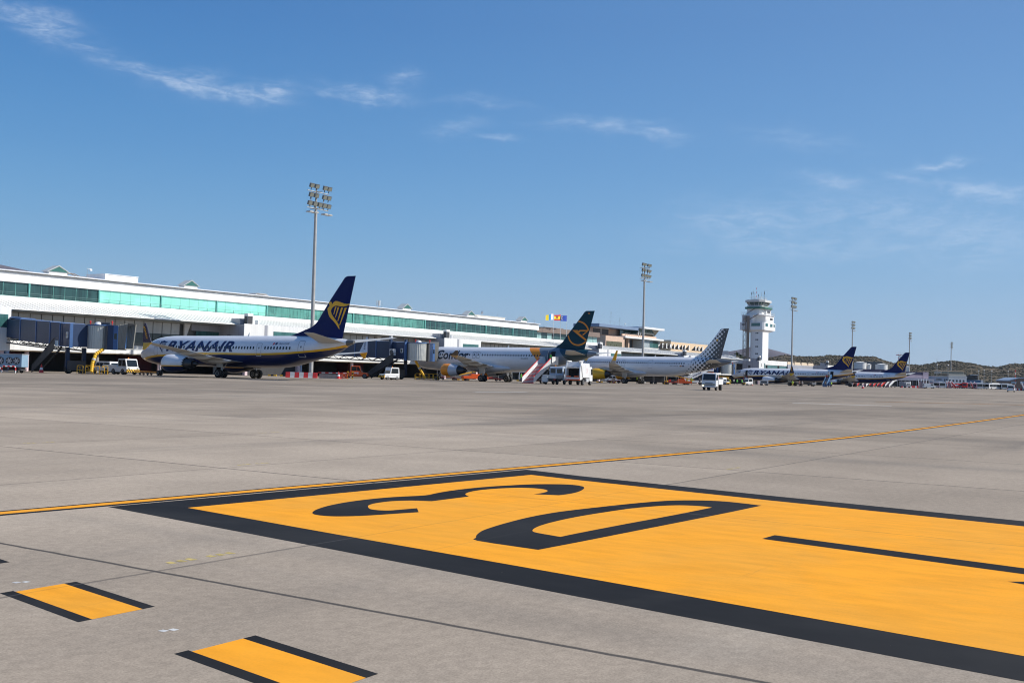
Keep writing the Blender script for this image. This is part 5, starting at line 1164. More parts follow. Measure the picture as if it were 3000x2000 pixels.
def pushback_tug(loc, rz, lab):
    P = thing('aircraft_tug', lab, 'tug', loc, rz); B_ = M['white']
    b = MB(); b.prism([(-2.6,.45),(-2.6,1.15),(-2.45,1.3),(.35,1.3),(.45,1.0),(2.35,1.0),(2.5,.85),(2.5,.42),(1.9,.32),(-2.2,.32)], 'y', -1.1, 1.1); b.build('body', B_, P, bevel=.05)
    b = MB(); b.prism([(.5,1.0),(.55,2.05),(.65,2.15),(1.95,2.15),(2.05,2.08),(2.38,1.0)], 'y', -1.0, 1.0); c = b.build('cab', B_, P, bevel=.04)
    for sg in (1,-1):
        glasspane(c, [(.68,sg*1.012,1.15),(1.35,sg*1.012,1.15),(1.35,sg*1.012,2.0),(.68,sg*1.012,2.0)]); glasspane(c, [(1.45,sg*1.012,1.15),(2.2,sg*1.012,1.15),(2.0,sg*1.012,2.0),(1.45,sg*1.012,2.0)])
        for x in (-1.75,1.65): wheel(P, x, sg*.95, .40, .32)
        wheel(P, -.25, sg*.95, .40, .32)
        car_lamp(P, 2.5, sg*.75, .82)
    glasspane(c, [(2.375,-.85,1.12),(2.375,.85,1.12),(2.11,.82,2.0),(2.11,-.82,2.0)], 'windscreen')
    chevron(P, 2.56, -1.1, 1.1, .35, .70, 6)
    b = MB(); b.lathe([(2.15,.09),(2.3,.09),(2.36,.02)], (1.1,.3,0), 'z', 8); b.build('beacon', M['beacon'], P)
    return P
pushback_tug((96.4,127.3,0), R(-88), 'white pushback tug with striped bumper in front of the nearest airliner nose')
P = thing('tow_bar', 'orange tow bar on small wheels linking the tug to the nose wheel', 'tow bar', (96.3,121.6,0), R(-90))
b = MB(); b.cyl((-2.6,0,.5),(2.3,0,.42),.07,.07,8); b.box(2.2,2.6,-.25,.25,.34,.5); b.build('bar', mat('towbar_orange', (.65,.28,.03), .5), P)
for x in (-1.1,.5):
    for d in (-.3,.3): wheel(P, x, d, .2, .12)

def car(loc, rz, lab, length=4.3, h=1.75, col='white', kind='van', name='white_van', cat='van', group=None):
    P = thing(name, lab, cat, loc, rz, group); L, w_ = length/2, .88; B_ = M[col]
    prof = {'van': [(-L,.35),(-L,.95),(-L+.12,h-.12),(-L+.25,h),(L*.25,h),(L*.42,h-.1),(L*.62,1.08),(L*.93,.92),(L,.7),(L,.35)],
            'panel': [(-L,.35),(-L,h-.15),(-L+.12,h),(L*.40,h),(L*.52,h-.1),(L*.75,1.2),(L*.95,1.02),(L,.75),(L,.35)]}[kind]
    b = MB(); b.prism(prof, 'y', -w_, w_); bo = b.build('body', B_, P, bevel=.06)
    for sg in (1,-1):
        if kind == 'van':
            glasspane(bo, [(-L+.25,sg*(w_+.006),1.05),(-L*.35,sg*(w_+.006),1.05),(-L*.35,sg*(w_+.006),h-.2),(-L+.32,sg*(w_+.006),h-.2)]); glasspane(bo, [(-L*.30,sg*(w_+.006),1.05),(L*.05,sg*(w_+.006),1.05),(L*.05,sg*(w_+.006),h-.2),(-L*.30,sg*(w_+.006),h-.2)])
            glasspane(bo, [(L*.10,sg*(w_+.006),1.05),(L*.52,sg*(w_+.006),1.05),(L*.38,sg*(w_+.006),h-.2),(L*.10,sg*(w_+.006),h-.2)])
        else:
            glasspane(bo, [(L*.15,sg*(w_+.006),1.25),(L*.66,sg*(w_+.006),1.25),(L*.47,sg*(w_+.006),h-.18),(L*.15,sg*(w_+.006),h-.18)])
        for x in (-L*.62,L*.62): wheel(P, x, sg*(w_-.10), .32, .22)
        car_lamp(P, L-.01, sg*.62, .78); car_lamp(P, -L+.0, sg*.74, .95, .07, .22, RED_L, 'tail_light')
    k0, k1 = ((L*.645,1.10),(L*.425,h-.1)) if kind == 'van' else ((L*.755,1.22),(L*.53,h-.1)); glasspane(bo, [(k0[0],-.75,k0[1]),(k0[0],.75,k0[1]),(k1[0],.68,k1[1]-.06),(k1[0],-.68,k1[1]-.06)], 'windscreen')
    glasspane(bo, [(-L-.008,-.7,1.05),(-L-.008,.7,1.05),(-L+.10,.66,h-.22),(-L+.10,-.66,h-.22)], 'rear_window') if kind == 'van' else glasspane(bo, [(-L-.008,-.7,1.2),(-L-.008,.7,1.2),(-L-.008,.7,h-.3),(-L-.008,-.7,h-.3)], 'rear_window')
    b = MB(); b.box(L-.06,L+.08,-.8,.8,.32,.58); b.build('bumper', M['dgrey'], P, bevel=.03)
    return P
car((100.6,136.4,0), R(92), 'white van parked behind the pushback tug, rear towards the apron')
car(fr(24.9,262), hrot(-.9,.3), 'white van glimpsed between the two yellow engines', 4.2, 1.75)
car(fr(164.5,425), hrot(1,.05), 'white panel van at the far right, in front of parked stairs', 4.6, 1.95, 'white', 'panel')
car(fr(135.2,292), hrot(.45,.9), 'white van alone on the apron at the right, dark rear window', 4.2, 1.85)

# orange tow truck with bed
P = thing('orange_truck', 'orange tow truck with dark windscreen behind the arm barrier', 'truck', fr(-27.0,188), CAMROT)
b = MB(); b.prism([(-2.3,.35),(-2.3,.95),(-1.0,1.0),(-.9,1.18),(1.0,1.18),(1.1,1.05),(1.9,.98),(2.15,.8),(2.2,.4),(2.0,.35)], 'y', -.95, .95); b.build('body', M['orange'], P, bevel=.05)
b = MB(); b.prism([(-.85,1.18),(-.8,2.05),(-.7,2.15),(.6,2.15),(.7,2.05),(1.0,1.18)], 'y', -.85, .85); c = b.build('cab', M['orange'], P, bevel=.04)
for sg in (1,-1):
    glasspane(c, [(-.7,sg*.86,1.28),(.2,sg*.86,1.28),(.2,sg*.86,2.0),(-.65,sg*.86,2.0)]); glasspane(c, [(.28,sg*.86,1.28),(.88,sg*.86,1.28),(.66,sg*.86,2.0),(.28,sg*.86,2.0)])
    for x in (-1.5,1.6): wheel(P, x, sg*.82, .42, .28)
glasspane(c, [(.99,-.7,1.3),(.99,.7,1.3),(.76,.66,2.0),(.76,-.66,2.0)], 'windscreen')
b = MB(); b.box(-.2,.25,-.96,-.952,.85,1.05); b.box(.35,.55,-.96,-.952,.75,1.1); b.build('placard', M['white'], P)

def tow_tractor(loc, rz, lab, s=1.):
    P = thing('tow_tractor', lab, 'tractor', loc, rz, 'white tow tractors')
    b = MB(); b.prism([(-1.5,.3),(-1.5,1.0),(.2,1.0),(.35,.95),(1.45,.9),(1.5,.35)], 'y', -.75, .75); b.build('body', M['white'], P, bevel=.05)
    b = MB(); b.prism([(-1.5,1.0),(-1.42,1.85),(-1.25,1.98),(.1,1.98),(.2,1.9),(.38,1.0),(.2,1.0),(.05,1.78),(-1.22,1.78),(-1.3,1.0)], 'y', -.72, .72); c = b.build('cab', M['white'], P, bevel=.02)
    for sg in (1,-1):
        glasspane(c, [(-1.28,sg*.70,1.02),(-.6,sg*.70,1.02),(-.6,sg*.70,1.77),(-1.2,sg*.70,1.77)]); glasspane(c, [(-.52,sg*.70,1.02),(.18,sg*.70,1.02),(.04,sg*.70,1.77),(-.52,sg*.70,1.77)])
        for x in (-1.0,.9): wheel(P, x, sg*.64, .32, .22)
        car_lamp(P, 1.47, sg*.5, .78, .1, .1)
    glasspane(c, [(.37,-.6,1.04),(.37,.6,1.04),(.20,.6,1.8),(.20,-.6,1.8)], 'windscreen'); chevron(P, 1.58, -.75, .75, .33, .72, 4)
    b = MB(); b.lathe([(1.98,.07),(2.12,.07),(2.16,.02)], (-.6,0,0), 'z', 8); b.build('beacon', M['beacon'], P)
    return P
t0 = tow_tractor(fr(-19.3,171), hrot(-.7,-.71), 'white tow tractor with striped nose beside the bridge stair')
dup(t0, fr(65.6,300), hrot(-.8,-.6), 'small white tow tractor beside the nose of the fourth airliner'); dup(t0, fr(57.6,292), hrot(.6,-.8), 'white tow tractor near a yellow lattice lift, left of the fourth airliner'); dup(t0, fr(3.0,216), hrot(1,0), 'white tow tractor under the rear of the orange banded airliner')

# barriers by the first mast
def barrier_block(loc, rz, lab, n=7, L=4.9):
    P = thing('barrier', lab, 'barrier', loc, rz, 'red and white barriers')
    for k in range(n):
        u0, u1 = -L/2+L*k/n, -L/2+L*(k+1)/n-.015; b = MB(); b.prism([(-.28,0),(.28,0),(.2,.25),(.1,.85),(-.1,.85),(-.2,.25)], 'x', u0, u1); b.build('block', M['red'] if k % 2 == 0 else M['offwhite'], P, bevel=.02)
    return P
bb = barrier_block(fr(-32.6,168), CAMROT, 'red and white block barrier at the foot of the first mast')
P = thing('arm_barrier', 'striped arm barrier on a low grey wall right of the first mast', 'arm barrier', fr(-27.9,169), CAMROT)
b = MB(); b.box(-2.1,1.6,-.1,.1,0,.68); b.build('low_wall', M['concrete'], P)
b = MB()
for k in range(8): b.box(-2.3+k*.56,-2.3+(k+1)*.56-.004,-.2,-.12,.82,.95,k % 2)
b.build('arm', [M['red'], M['white']], P)
b = MB()
for k in range(5): b.box(2.25,2.45,-.3,-.1,k*.24,(k+1)*.24-.003,k % 2); b.box(3.0,3.2,-.3,-.1,k*.24,(k+1)*.24-.003,k % 2)
b.build('post', [M['yellow'], M['black']], P)
P = thing('mesh_crate', 'orange wire mesh crate in front of the orange truck', 'crate', fr(-26.0,167.5), CAMROT); b = MB()
for k in range(6): u = -.6+k*.24; b.box(u-.02,u+.02,-.45,-.41,.1,.8); b.box(u-.02,u+.02,.41,.45,.1,.8)
for z in (.1,.45,.78): b.box(-.62,.62,-.45,-.41,z,z+.04); b.box(-.62,.62,.41,.45,z,z+.04); b.box(-.62,-.58,-.45,.45,z,z+.04); b.box(.58,.62,-.45,.45,z,z+.04)
b.box(-.6,.6,-.42,.42,.08,.12); b.build('mesh', M['orange'], P)
def edge_block(loc, lab): 
    b = MB(); 
    for k in range(3): b.box(-.75+k*.5,-.75+(k+1)*.5-.004,-.15,.15,0,.28,k % 2)
    o = b.build('edge_block', [M['yellow'], M['black']], None, loc, CAMROT); tag(o, lab, 'edge block', 'yellow and black edge blocks')
for r, d, wh in ((-42.0,190,'left of the nearest main wheels'),(-39.9,190,'between the nearest main wheels'),(-37.6,190,'just right of the nearest main wheels'),(-10.5,205,'under the orange engine'),(-8.6,205,'right of the orange engine'),(20.5,250,'left of the white van under the dotted tail airliner'),(23.5,250,'below the white van between yellow engines'),(1.9,225,'behind the main wheels of the orange banded airliner')):
    edge_block(fr(r,d), 'striped edge block on the ground '+wh)
# baggage carts and loaders
def belt_loader(loc, rz, lab, col):
    P = thing('belt_loader', lab, 'belt loader', loc, rz, 'belt loaders')
    b = MB(); b.prism([(-2.6,.35),(-2.6,.85),(-1.2,.85),(-1.1,1.25),(.5,1.25),(.6,.8),(2.2,.7),(2.2,.35)], 'y', -.95, .95); b.build('chassis', M[col], P, bevel=.04)
    b = MB(); b.prism([(-3.2,.95),(3.4,2.35),(3.4,2.55),(-3.2,1.15)], 'y', -.1, .55); b.build('conveyor', M['yellow'], P)
    b = MB(); b.tube([(-.9,-.85,1.25),(-.9,-.85,2.0),(.2,-.85,2.0),(.4,-.85,1.25)], .05); b.box(-.9,-.2,-.85,-.3,1.25,1.6); b.build('operator_seat', M['dgrey'], P)
    for x in (-1.8,1.5):
        for d in (-.8,.8): wheel(P, x, d, .36, .24)
    return P
bl0 = belt_loader(fr(38.0,243), hrot(-1,.15), 'orange red belt loader with raised yellow conveyor under the dotted tail', 'orange')
c_ = dup(bl0, fr(-6.6,202), hrot(1,.3), 'belt loader beside the engine of the orange banded airliner')
def cart(loc, rz, lab, col='dgrey', cover=True):
    P = thing('baggage_cart', lab, 'baggage cart', loc, rz, 'baggage carts'); b = MB(); b.box(-1.4,1.4,-.75,.75,.42,.56); b.build('deck', M[col], P)
    b = MB()
    for x in (-1.36,1.36):
        for d in (-.7,.7): b.cyl((x,d,.5),(x,d,1.75),.035,.035,6)
    b.tube([(-1.36,-.7,1.75),(1.36,-.7,1.75),(1.36,.7,1.75),(-1.36,.7,1.75),(-1.36,-.7,1.75)], .035); b.build('frame', M['steel'], P)
    if cover: b = MB(); b.prism([(-.78,1.72),(.78,1.72),(.5,1.95),(-.5,1.95)], 'x', -1.45, 1.45); b.box(-1.3,1.3,.6,.72,.56,1.72); b.build('canopy', M['dgrey'], P)
    for x in (-1.0,1.0):
        for d in (-.6,.6): wheel(P, x, d, .24, .14)
    b = MB(); b.cyl((1.4,0,.4),(2.3,0,.3),.04,.04,5); b.build('drawbar', M[col], P)
    return P
ct = cart(fr(59.2,302), hrot(1,.1), 'dark covered baggage cart at the nose of the fourth airliner'); 
for r, d, lab in ((31.0,246,'covered baggage cart right of the main wheels of the dotted tail airliner'),(34.0,247,'covered baggage cart with red deck neighbour under the white airliner'),(-1.2,214,'dark covered cart behind the main wheels of the orange banded airliner'),(1.0,216,'dark covered cart left of the red stairs, under the fuselage')): dup(ct, fr(r,d), hrot(1,.1), lab)
dl = cart(fr(-3.8,206), hrot(1,.1), 'dark red open dolly behind the port main wheels of the orange banded airliner', 'dred', False); dup(dl, fr(-11.8,203), hrot(1,.1), 'dark red dolly under the orange engine'); dup(dl, fr(23.2,243), hrot(1,-.2), 'dark red dolly left of the dotted tail airliner main wheels'); dup(dl, fr(35.6,240), hrot(1,.2), 'dark red dolly left of the orange belt loader')
# loose bags / drums on dollies
for k, (r, d, z, col) in enumerate(((-3.9,206,.57,'red'),(-3.2,206,.57,'dgrey'),(-11.9,203,.57,'yellow'),(23.0,243,.57,'pale'),(35.4,240,.57,'red'),(35.9,240,.57,'dgrey'))):
    b = MB(); b.box(-.38,.38,-.25,.25,0,.48); b.box(-.12,.12,-.04,.04,.48,.54); o = b.build('suitcase', M[col], None, fr(r,d,z), hrot(1,.1), bevel=.04); tag(o, ('%s suitcase on a dolly, ' % {'red':'red','dgrey':'dark grey','yellow':'yellow','pale':'pale'}[col]) + ('left one beside the belt loader','right one beside the wheels','under the orange engine','by the dotted tail airliner wheels','next to the orange loader','beside a red one near the orange loader')[k], 'suitcase', 'suitcases on dollies')
# yellow pole stand and yellow lattice lift
P = thing('yellow_post', 'yellow post with dark base under the dotted tail airliner', 'post', fr(35.0,243), 0); b = MB(); b.cyl((0,0,0),(0,0,2.1),.13,.13,8); b.box(-.4,.4,-.4,.4,0,.9); b.build('pole', M['yellow'], P)
P = thing('lattice_lift', 'yellow lattice platform lift left of the fourth airliner nose', 'lift', fr(57.5,300), CAMROT); b = MB()
for d in (-.7,.7):
    b.box(-3,3,d-.05,d+.05,1.5,1.6); b.box(-3,3,d-.05,d+.05,2.2,2.3)
    for k in range(8): b.cyl((-3+k*.75,d,1.55),(-3+(k+1)*.75,d,2.25) if k % 2 else (-3+(k+1)*.75,d,2.25),.045,.045,4); b.cyl((-3+k*.75,d,2.25),(-3+(k+1)*.75,d,1.55),.045,.045,4)
b.build('platform', M['yellow'], P); b = MB(); b.box(-2.4,2.4,-.8,.8,.4,.8)
for x in (-1.8,1.6): b.cyl((x,-.6,.8),(x+.5,-.6,1.5),.08,.08,5); b.cyl((x,.6,.8),(x+.5,.6,1.5),.08,.08,5)
b.build('base', M['white'], P)
for x in (-1.7,1.7):
    for d in (-.75,.75): wheel(P, x, d, .36, .22)

# ------------------------------------------------------------------ stairs and trucks
def stair_flight(P, x0, x1, z1, hw, n, tread, side_l, side_r, edge, rail=1.0):
    """steps rising from x0 (ground) to x1 (height z1)"""
    b = MB()
    for k in range(n):
        t0_, t1_ = k/n, (k+1)/n; xa, xb = x0+(x1-x0)*t0_, x0+(x1-x0)*t1_; b.box(xa, xb, -hw, hw, z1*t1_-.09, z1*t1_, 0); b.box(xa, xa+.02, -hw, hw, z1*t0_, z1*t1_-.09, 1)
    b.build('steps', [M['lgrey'], tread], P)
    for sg, sm in ((1, side_l), (-1, side_r)):
        b = MB(); b.prism([(x0,-.02+.15),(x0,.15+rail),(x1,z1+rail),(x1,z1-.25)], 'y', sg*hw+(0 if sg > 0 else -.05), sg*hw+(.05 if sg > 0 else 0)); sp = b.build('side_panel', sm, P)
        b = MB(); b.prism([(x0-.02,.15+rail),(x0-.02,.27+rail),(x1,z1+rail+.12),(x1,z1+rail)], 'y', sg*hw-.05, sg*hw+.05); b.build('handrail', edge, sp)
P = thing('boarding_stairs', 'red and white truck mounted boarding stairs at the open rear door', 'stairs', (144.3,90.55,0), 0)
stair_flight(P, 0, 5.2, 3.25, 1.05, 15, M['red'], M['white'], M['lgrey'], M['red'], .85)
b = MB(); b.box(5.2,7.3,-1.2,1.2,3.05,3.25,0); b.box(5.2,7.2,-1.25,-1.2,3.25,4.35,0); b.box(5.2,7.2,1.2,1.25,3.25,4.35,0); b.box(6.2,6.5,-1.27,-1.25,3.4,4.3,1); b.build('platform', [M['white'], M['lgrey']], P)
b = MB(); b.box(1.8,7.4,-.95,.95,.55,.8); b.box(2.8,4.6,-.9,.9,.8,1.55); b.prism([(3.4,.8),(5.5,2.9),(5.7,2.9),(3.7,.8)], 'y', -.85, -.75); b.prism([(3.4,.8),(5.5,2.9),(5.7,2.9),(3.7,.8)], 'y', .75, .85); b.build('chassis', M['dgrey'], P)
b = MB(); b.box(2.4,3.3,-1.0,1.0,.35,.6); b.build('bumper', M['dred'], P)
for x in (2.7,6.4):
    for d in (-.85,.85): wheel(P, x, d, .38, .26)
P = thing('service_truck', 'grey flat deck service truck with crew cab, left of the refuse truck', 'truck', fr(6.6,163), hrot(.35,.94))
b = MB(); b.box(-2.7,1.0,-1.05,1.05,.85,1.35); b.box(-2.72,1.0,-1.07,1.07,1.352,1.42); b.build('deck', M['lgrey'], P, bevel=.02)
b = MB(); b.box(-2.74,-2.722,-.9,.3,1.1,1.2); b.build('lettering_plate', M['white'], P)
b = MB(); b.prism([(.5,1.0),(.5,2.55),(.7,2.7),(2.2,2.7),(2.4,2.6),(2.75,1.6),(2.8,.6),(.6,.6)], 'y', -1.05, 1.05); c = b.build('cab', mat('cab_blue_grey', (.36,.42,.50), .4), P, bevel=.05)
for u in (-.55,.45): glasspane(c, [(.49,u-.38,1.7),(.49,u+.42,1.7),(.49,u+.42,2.35),(.49,u-.38,2.35)])
for sg in (1,-1):
    glasspane(c, [(1.2,sg*1.06,1.6),(2.6,sg*1.06,1.6),(2.35,sg*1.06,2.4),(1.2,sg*1.06,2.4)])
    for x in (-1.6,2.0): wheel(P, x, sg*.88, .42, .28)
    car_lamp(P, -2.72, sg*.85, .75, .15, .08, RED_L, 'tail_light')
glasspane(c, [(2.70,-.85,1.65),(2.70,.85,1.65),(2.42,.8,2.5),(2.42,-.8,2.5)], 'windscreen')
b = MB(); b.box(-2.2,1.6,-.5,.5,.45,.84); b.build('chassis', M['dgrey'], P)
b = MB(); b.box(-3.3,-2.75,.1,1.0,.35,1.15); b.build('tank_box', M['offwhite'], P, bevel=.03)
b = MB(); b.lathe([(2.7,.09),(2.85,.09),(2.9,.02)], (1.2,.3,0), 'z', 8); b.build('beacon', M['beacon'], P)
P = thing('refuse_truck', 'white refuse truck with open rear hopper and red mark on its side', 'truck', fr(10.2,162), hrot(.33,.94)); D_ = M['dgrey']
b = MB(); b.prism([(-2.2,1.1),(-2.2,3.25),(1.6,3.25),(1.7,3.1),(1.7,1.1)], 'y', -1.15, 1.15); b.build('body', M['white'], P, bevel=.04)
b = MB(); b.prism([(-2.2,3.45),(-3.0,3.4),(-3.5,2.5),(-3.6,1.7),(-3.5,.75),(-2.2,.95)], 'y', -1.15, -.98); b.prism([(-2.2,3.45),(-3.0,3.4),(-3.5,2.5),(-3.6,1.7),(-3.5,.75),(-2.2,.95)], 'y', .98, 1.15); b.box(-3.5,-2.2,-.98,.98,.75,1.15); b.prism([(-2.2,3.4),(-2.9,3.4),(-3.35,2.6),(-3.2,2.45),(-2.2,2.6)], 'y', -.98, .98); hp_ = b.build('hopper', M['white'], P)
b = MB(); b.prism([(-3.3,2.62),(-2.7,3.38),(-2.72,3.42),(-3.38,2.64)], 'y', -.9, .9); b.build('hopper_lid', M['lgrey'], hp_); b = MB(); b.box(-2.25,-2.205,-.97,.97,1.15,2.6); b.build('hopper_opening', DARKIN, hp_)
b = MB(); b.box(-3.68,-3.5,-1.1,1.1,.72,.86); b.box(-3.64,-3.60,-.95,-.25,1.2,1.35); b.box(-3.64,-3.60,.25,.95,1.2,1.35); b.build('light_bar', [M['orange']], hp_)
b = MB()
for u in (-.95,.95): b.tube([(-3.2,u,3.3),(-3.5,u,3.5),(-1.2,u,3.55)], .07); b.tube([(-2.3,u*1.25,1.2),(-3.2,u*1.25,2.9)], .09)
b.box(-3.4,-1.2,-.9,-.8,3.45,3.55); b.box(-3.4,-1.2,.8,.9,3.45,3.55); b.build('lift_arm', M['offwhite'], P)
b = MB(); b.prism([(1.85,.7),(1.85,2.5),(2.1,2.75),(3.1,2.75),(3.3,2.6),(3.55,1.6),(3.6,.6),(1.9,.6)], 'y', -1.12, 1.12); c = b.build('cab', M['white'], P, bevel=.05)
for sg in (1,-1): glasspane(c, [(2.5,sg*1.13,1.55),(3.45,sg*1.13,1.55),(3.25,sg*1.13,2.45),(2.5,sg*1.13,2.45)])
glasspane(c, [(3.57,-.95,1.55),(3.57,.95,1.55),(3.32,.9,2.55),(3.32,-.9,2.55)], 'windscreen')
for sg in (1,-1):
    for x in (-1.5,2.7): wheel(P, x, sg*.93, .48, .32)
b = MB(); b.box(-2.2,3.2,-.55,.55,.55,1.08); b.build('chassis', D_, P); b = MB(); b.box(.2,1.5,-1.1,-.7,.5,1.0); b.box(-.4,1.8,-1.14,-1.08,.9,.98); b.build('tank_box', M['lgrey'], P)
b = MB(); vs_ = [(.0+.32*math.cos(a)*k, -1.156, 2.15+.42*math.sin(a)*k) for k in (1.,.62) for a in [R(-80+k2*20) for k2 in range(9)]]; b.add(vs_, [(i,i+1,9+i+1,9+i) for i in range(8)]); b.build('side_mark', M['red'], P)
b = MB(); b.lathe([(3.25,.09),(3.4,.09),(3.46,.02)], (-1.0,0,0), 'z', 8); b.build('beacon', M['red'], P)
P = thing('cab_truck', 'white small truck driving towards the camera, right headlamp lit', 'truck', fr(24.9,133.5), hrot(-.34,-.94)); B_ = M['white']
b = MB(); b.prism([(.9,.55),(.9,2.0),(1.0,2.12),(2.1,2.12),(2.25,2.02),(2.55,1.22),(2.62,.75),(2.6,.45),(1.0,.45)], 'y', -.86, .86); c = b.build('cab', B_, P, bevel=.05)
glasspane(c, [(2.575,-.74,1.24),(2.575,.74,1.24),(2.30,.68,1.98),(2.30,-.68,1.98)], 'windscreen')
for sg in (1,-1):
    glasspane(c, [(1.3,sg*.868,1.25),(2.4,sg*.868,1.25),(2.17,sg*.868,1.92),(1.3,sg*.868,1.92)]); wheel(P, 1.75, sg*.72, .36, .24); wheel(P, -1.6, sg*.72, .36, .34)
    car_lamp(P, 2.63, sg*.62, .72, .14, .10, M['lamp'])
    b = MB(); b.box(2.35,2.45,sg*.98-.06,sg*.98+.06,1.3,1.65); b.build('mirror', M['dgrey'], P)
b = MB(); b.box(2.6,2.65,-.45,.45,.62,.70); b.box(2.6,2.66,-.45,.45,.78,.90); b.build('grille', M['dgrey'], P); b = MB(); b.box(2.5,2.7,-.84,.84,.36,.55); b.build('bumper', M['lgrey'], P, bevel=.03)
b = MB(); b.box(2.70,2.71,-.25,.25,.42,.50); b.build('number_plate', M['white'], P)
lm = mat('lit_lamp', (.9,.85,.7), .3); 
b = MB(); b.box(2.66,2.70,-.80,-.60,.50,.62); hl = b.build('headlight', lm, P); lm.node_tree.nodes['Principled BSDF'].inputs['Emission Color'].default_value = (1,.8,.5,1); lm.node_tree.nodes['Principled BSDF'].inputs['Emission Strength'].default_value = 2.2
b = MB(); b.box(-2.6,.75,-.9,.9,.72,.86); b.box(-2.6,.75,.86,.9,.86,1.4); b.box(-2.6,.75,-.9,-.86,.86,1.4); b.box(-2.6,-2.56,-.86,.86,.86,1.4); b.box(.7,.75,-.86,.86,.86,1.6); b.build('bed', B_, P)
b = MB(); b.box(-2.3,1.6,-.35,.35,.42,.72); b.build('chassis', M['dgrey'], P); b = MB(); b.box(.3,.68,.45,.85,.9,1.65); b.build('red_cylinder_box', M['red'], P)
b = MB(); b.box(1.2,1.7,-.3,.3,2.12,2.2); b.build('beacon_bar', M['beacon'], P)
# white and blue stairs truck behind the small truck
P = thing('stairs_truck', 'white stairs truck with blue lettering on its side, behind the small white truck', 'stairs truck', fr(42.2,249), hrot(1,.25))
b = MB(); b.box(-2.9,2.9,-1.05,1.05,.55,1.05); b.prism([(-2.9,1.05),(-2.9,1.95),(-1.5,1.95),(-1.3,1.05)], 'y', -1.0, 1.0); b.build('chassis', M['lgrey'], P)
b = MB(); b.prism([(-1.2,1.2),(3.2,3.3),(3.2,4.2),(-1.2,2.0)], 'y', -.95, -.88); b.prism([(-1.2,1.2),(3.2,3.3),(3.2,4.2),(-1.2,2.0)], 'y', .88, .95); sdp = b.build('side_panel', M['white'], P)
b = MB()
for k in range(12): b.box(-1.2+k*.36,-1.2+(k+1)*.36,-.86,.86,1.15+k*.18,1.25+k*.18)
b.build('steps', M['dgrey'], P); b = MB(); b.box(3.2,4.4,-.95,.95,3.2,3.32); b.box(3.2,4.4,-.98,-.92,3.32,4.3); b.build('platform', M['white'], P)
vs, fs = text_geo('RYANAIR', .42, .2, .03); a = math.atan2(2.1, 4.4); b = MB(); b.add([(-.7+u*math.cos(a)-v*math.sin(a), -.96, 1.72+u*math.sin(a)+v*math.cos(a)) for u, v in vs], fs); b.build('lettering', EMB_N, sdp)
b = MB(); b.box(2.9,4.2,-1.0,-.985,3.6,4.25,0); b.build('blue_panel', mat('panel_blue', (.03,.08,.45), .5), P)
for x in (-2.0,1.9):
    for d in (-.88,.88): wheel(P, x, d, .42, .28)
# blue stairs at the rear door of the fourth airliner
P = thing('blue_stairs', 'narrow blue stairs at the rear door of the fourth airliner', 'stairs', (321.6,97.1,0), 0)
stair_flight(P, 0, 3.6, 2.85, .62, 13, M['bluesteps'], M['bluesteps'], M['bluesteps'], M['ltblue'], .75)
b = MB(); b.box(3.6,4.6,-.7,.7,2.7,2.85); b.box(3.6,4.5,-.72,-.68,2.85,3.8); b.box(3.6,4.5,.68,.72,2.85,3.8); b.build('platform', M['bluesteps'], P)
b = MB(); b.box(1.6,4.4,-.6,.6,.35,.55); b.box(2.6,4.0,-.55,.55,.55,1.8); b.build('frame', M['bluesteps'], P)
for x in (2.0,4.0):
    for d in (-.6,.6): wheel(P, x, d, .25, .16)
P = thing('airstair', 'folding airstair at the open front door of the fourth airliner', 'airstair', (325.2,123.9,0), 0); stair_flight(P, 0, 1.7, 2.55, .42, 11, M['dgrey'], M['dgrey'], M['dgrey'], M['red'], .35)
P = thing('fuel_dispenser', 'dark fuel dispenser truck under the fourth airliner', 'truck', fr(94.5,345), CAMROT)
b = MB(); b.box(-3,1.2,-1.0,1.0,.6,1.0); b.box(-2.4,.8,-.9,.9,1.0,1.7); b.build('body', M['dgrey'], P); b = MB(); b.prism([(1.3,.5),(1.3,1.9),(2.3,1.9),(2.7,1.2),(2.7,.5)], 'y', -1, 1); c = b.build('cab', M['offwhite'], P, bevel=.05); glasspane(c, [(1.5,-1.01,1.15),(2.55,-1.01,1.15),(2.25,-1.01,1.75),(1.5,-1.01,1.75)])
for x in (-2,1.9):
    for d in (-.85,.85): wheel(P, x, d, .42, .28)
P = thing('ground_power_unit', 'small white ground power unit under the fourth airliner nose', 'power unit', fr(73.4,313), CAMROT); b = MB(); b.box(-1.2,1.0,-.7,.7,.5,1.5); b.build('casing', M['offwhite'], P, bevel=.05); b = MB(); b.box(-1.1,.6,-.72,-.70,.7,1.3); b.build('louvre', M['dgrey'], P)
for x in (-.8,.7):
    for d in (-.6,.6): wheel(P, x, d, .26, .18)
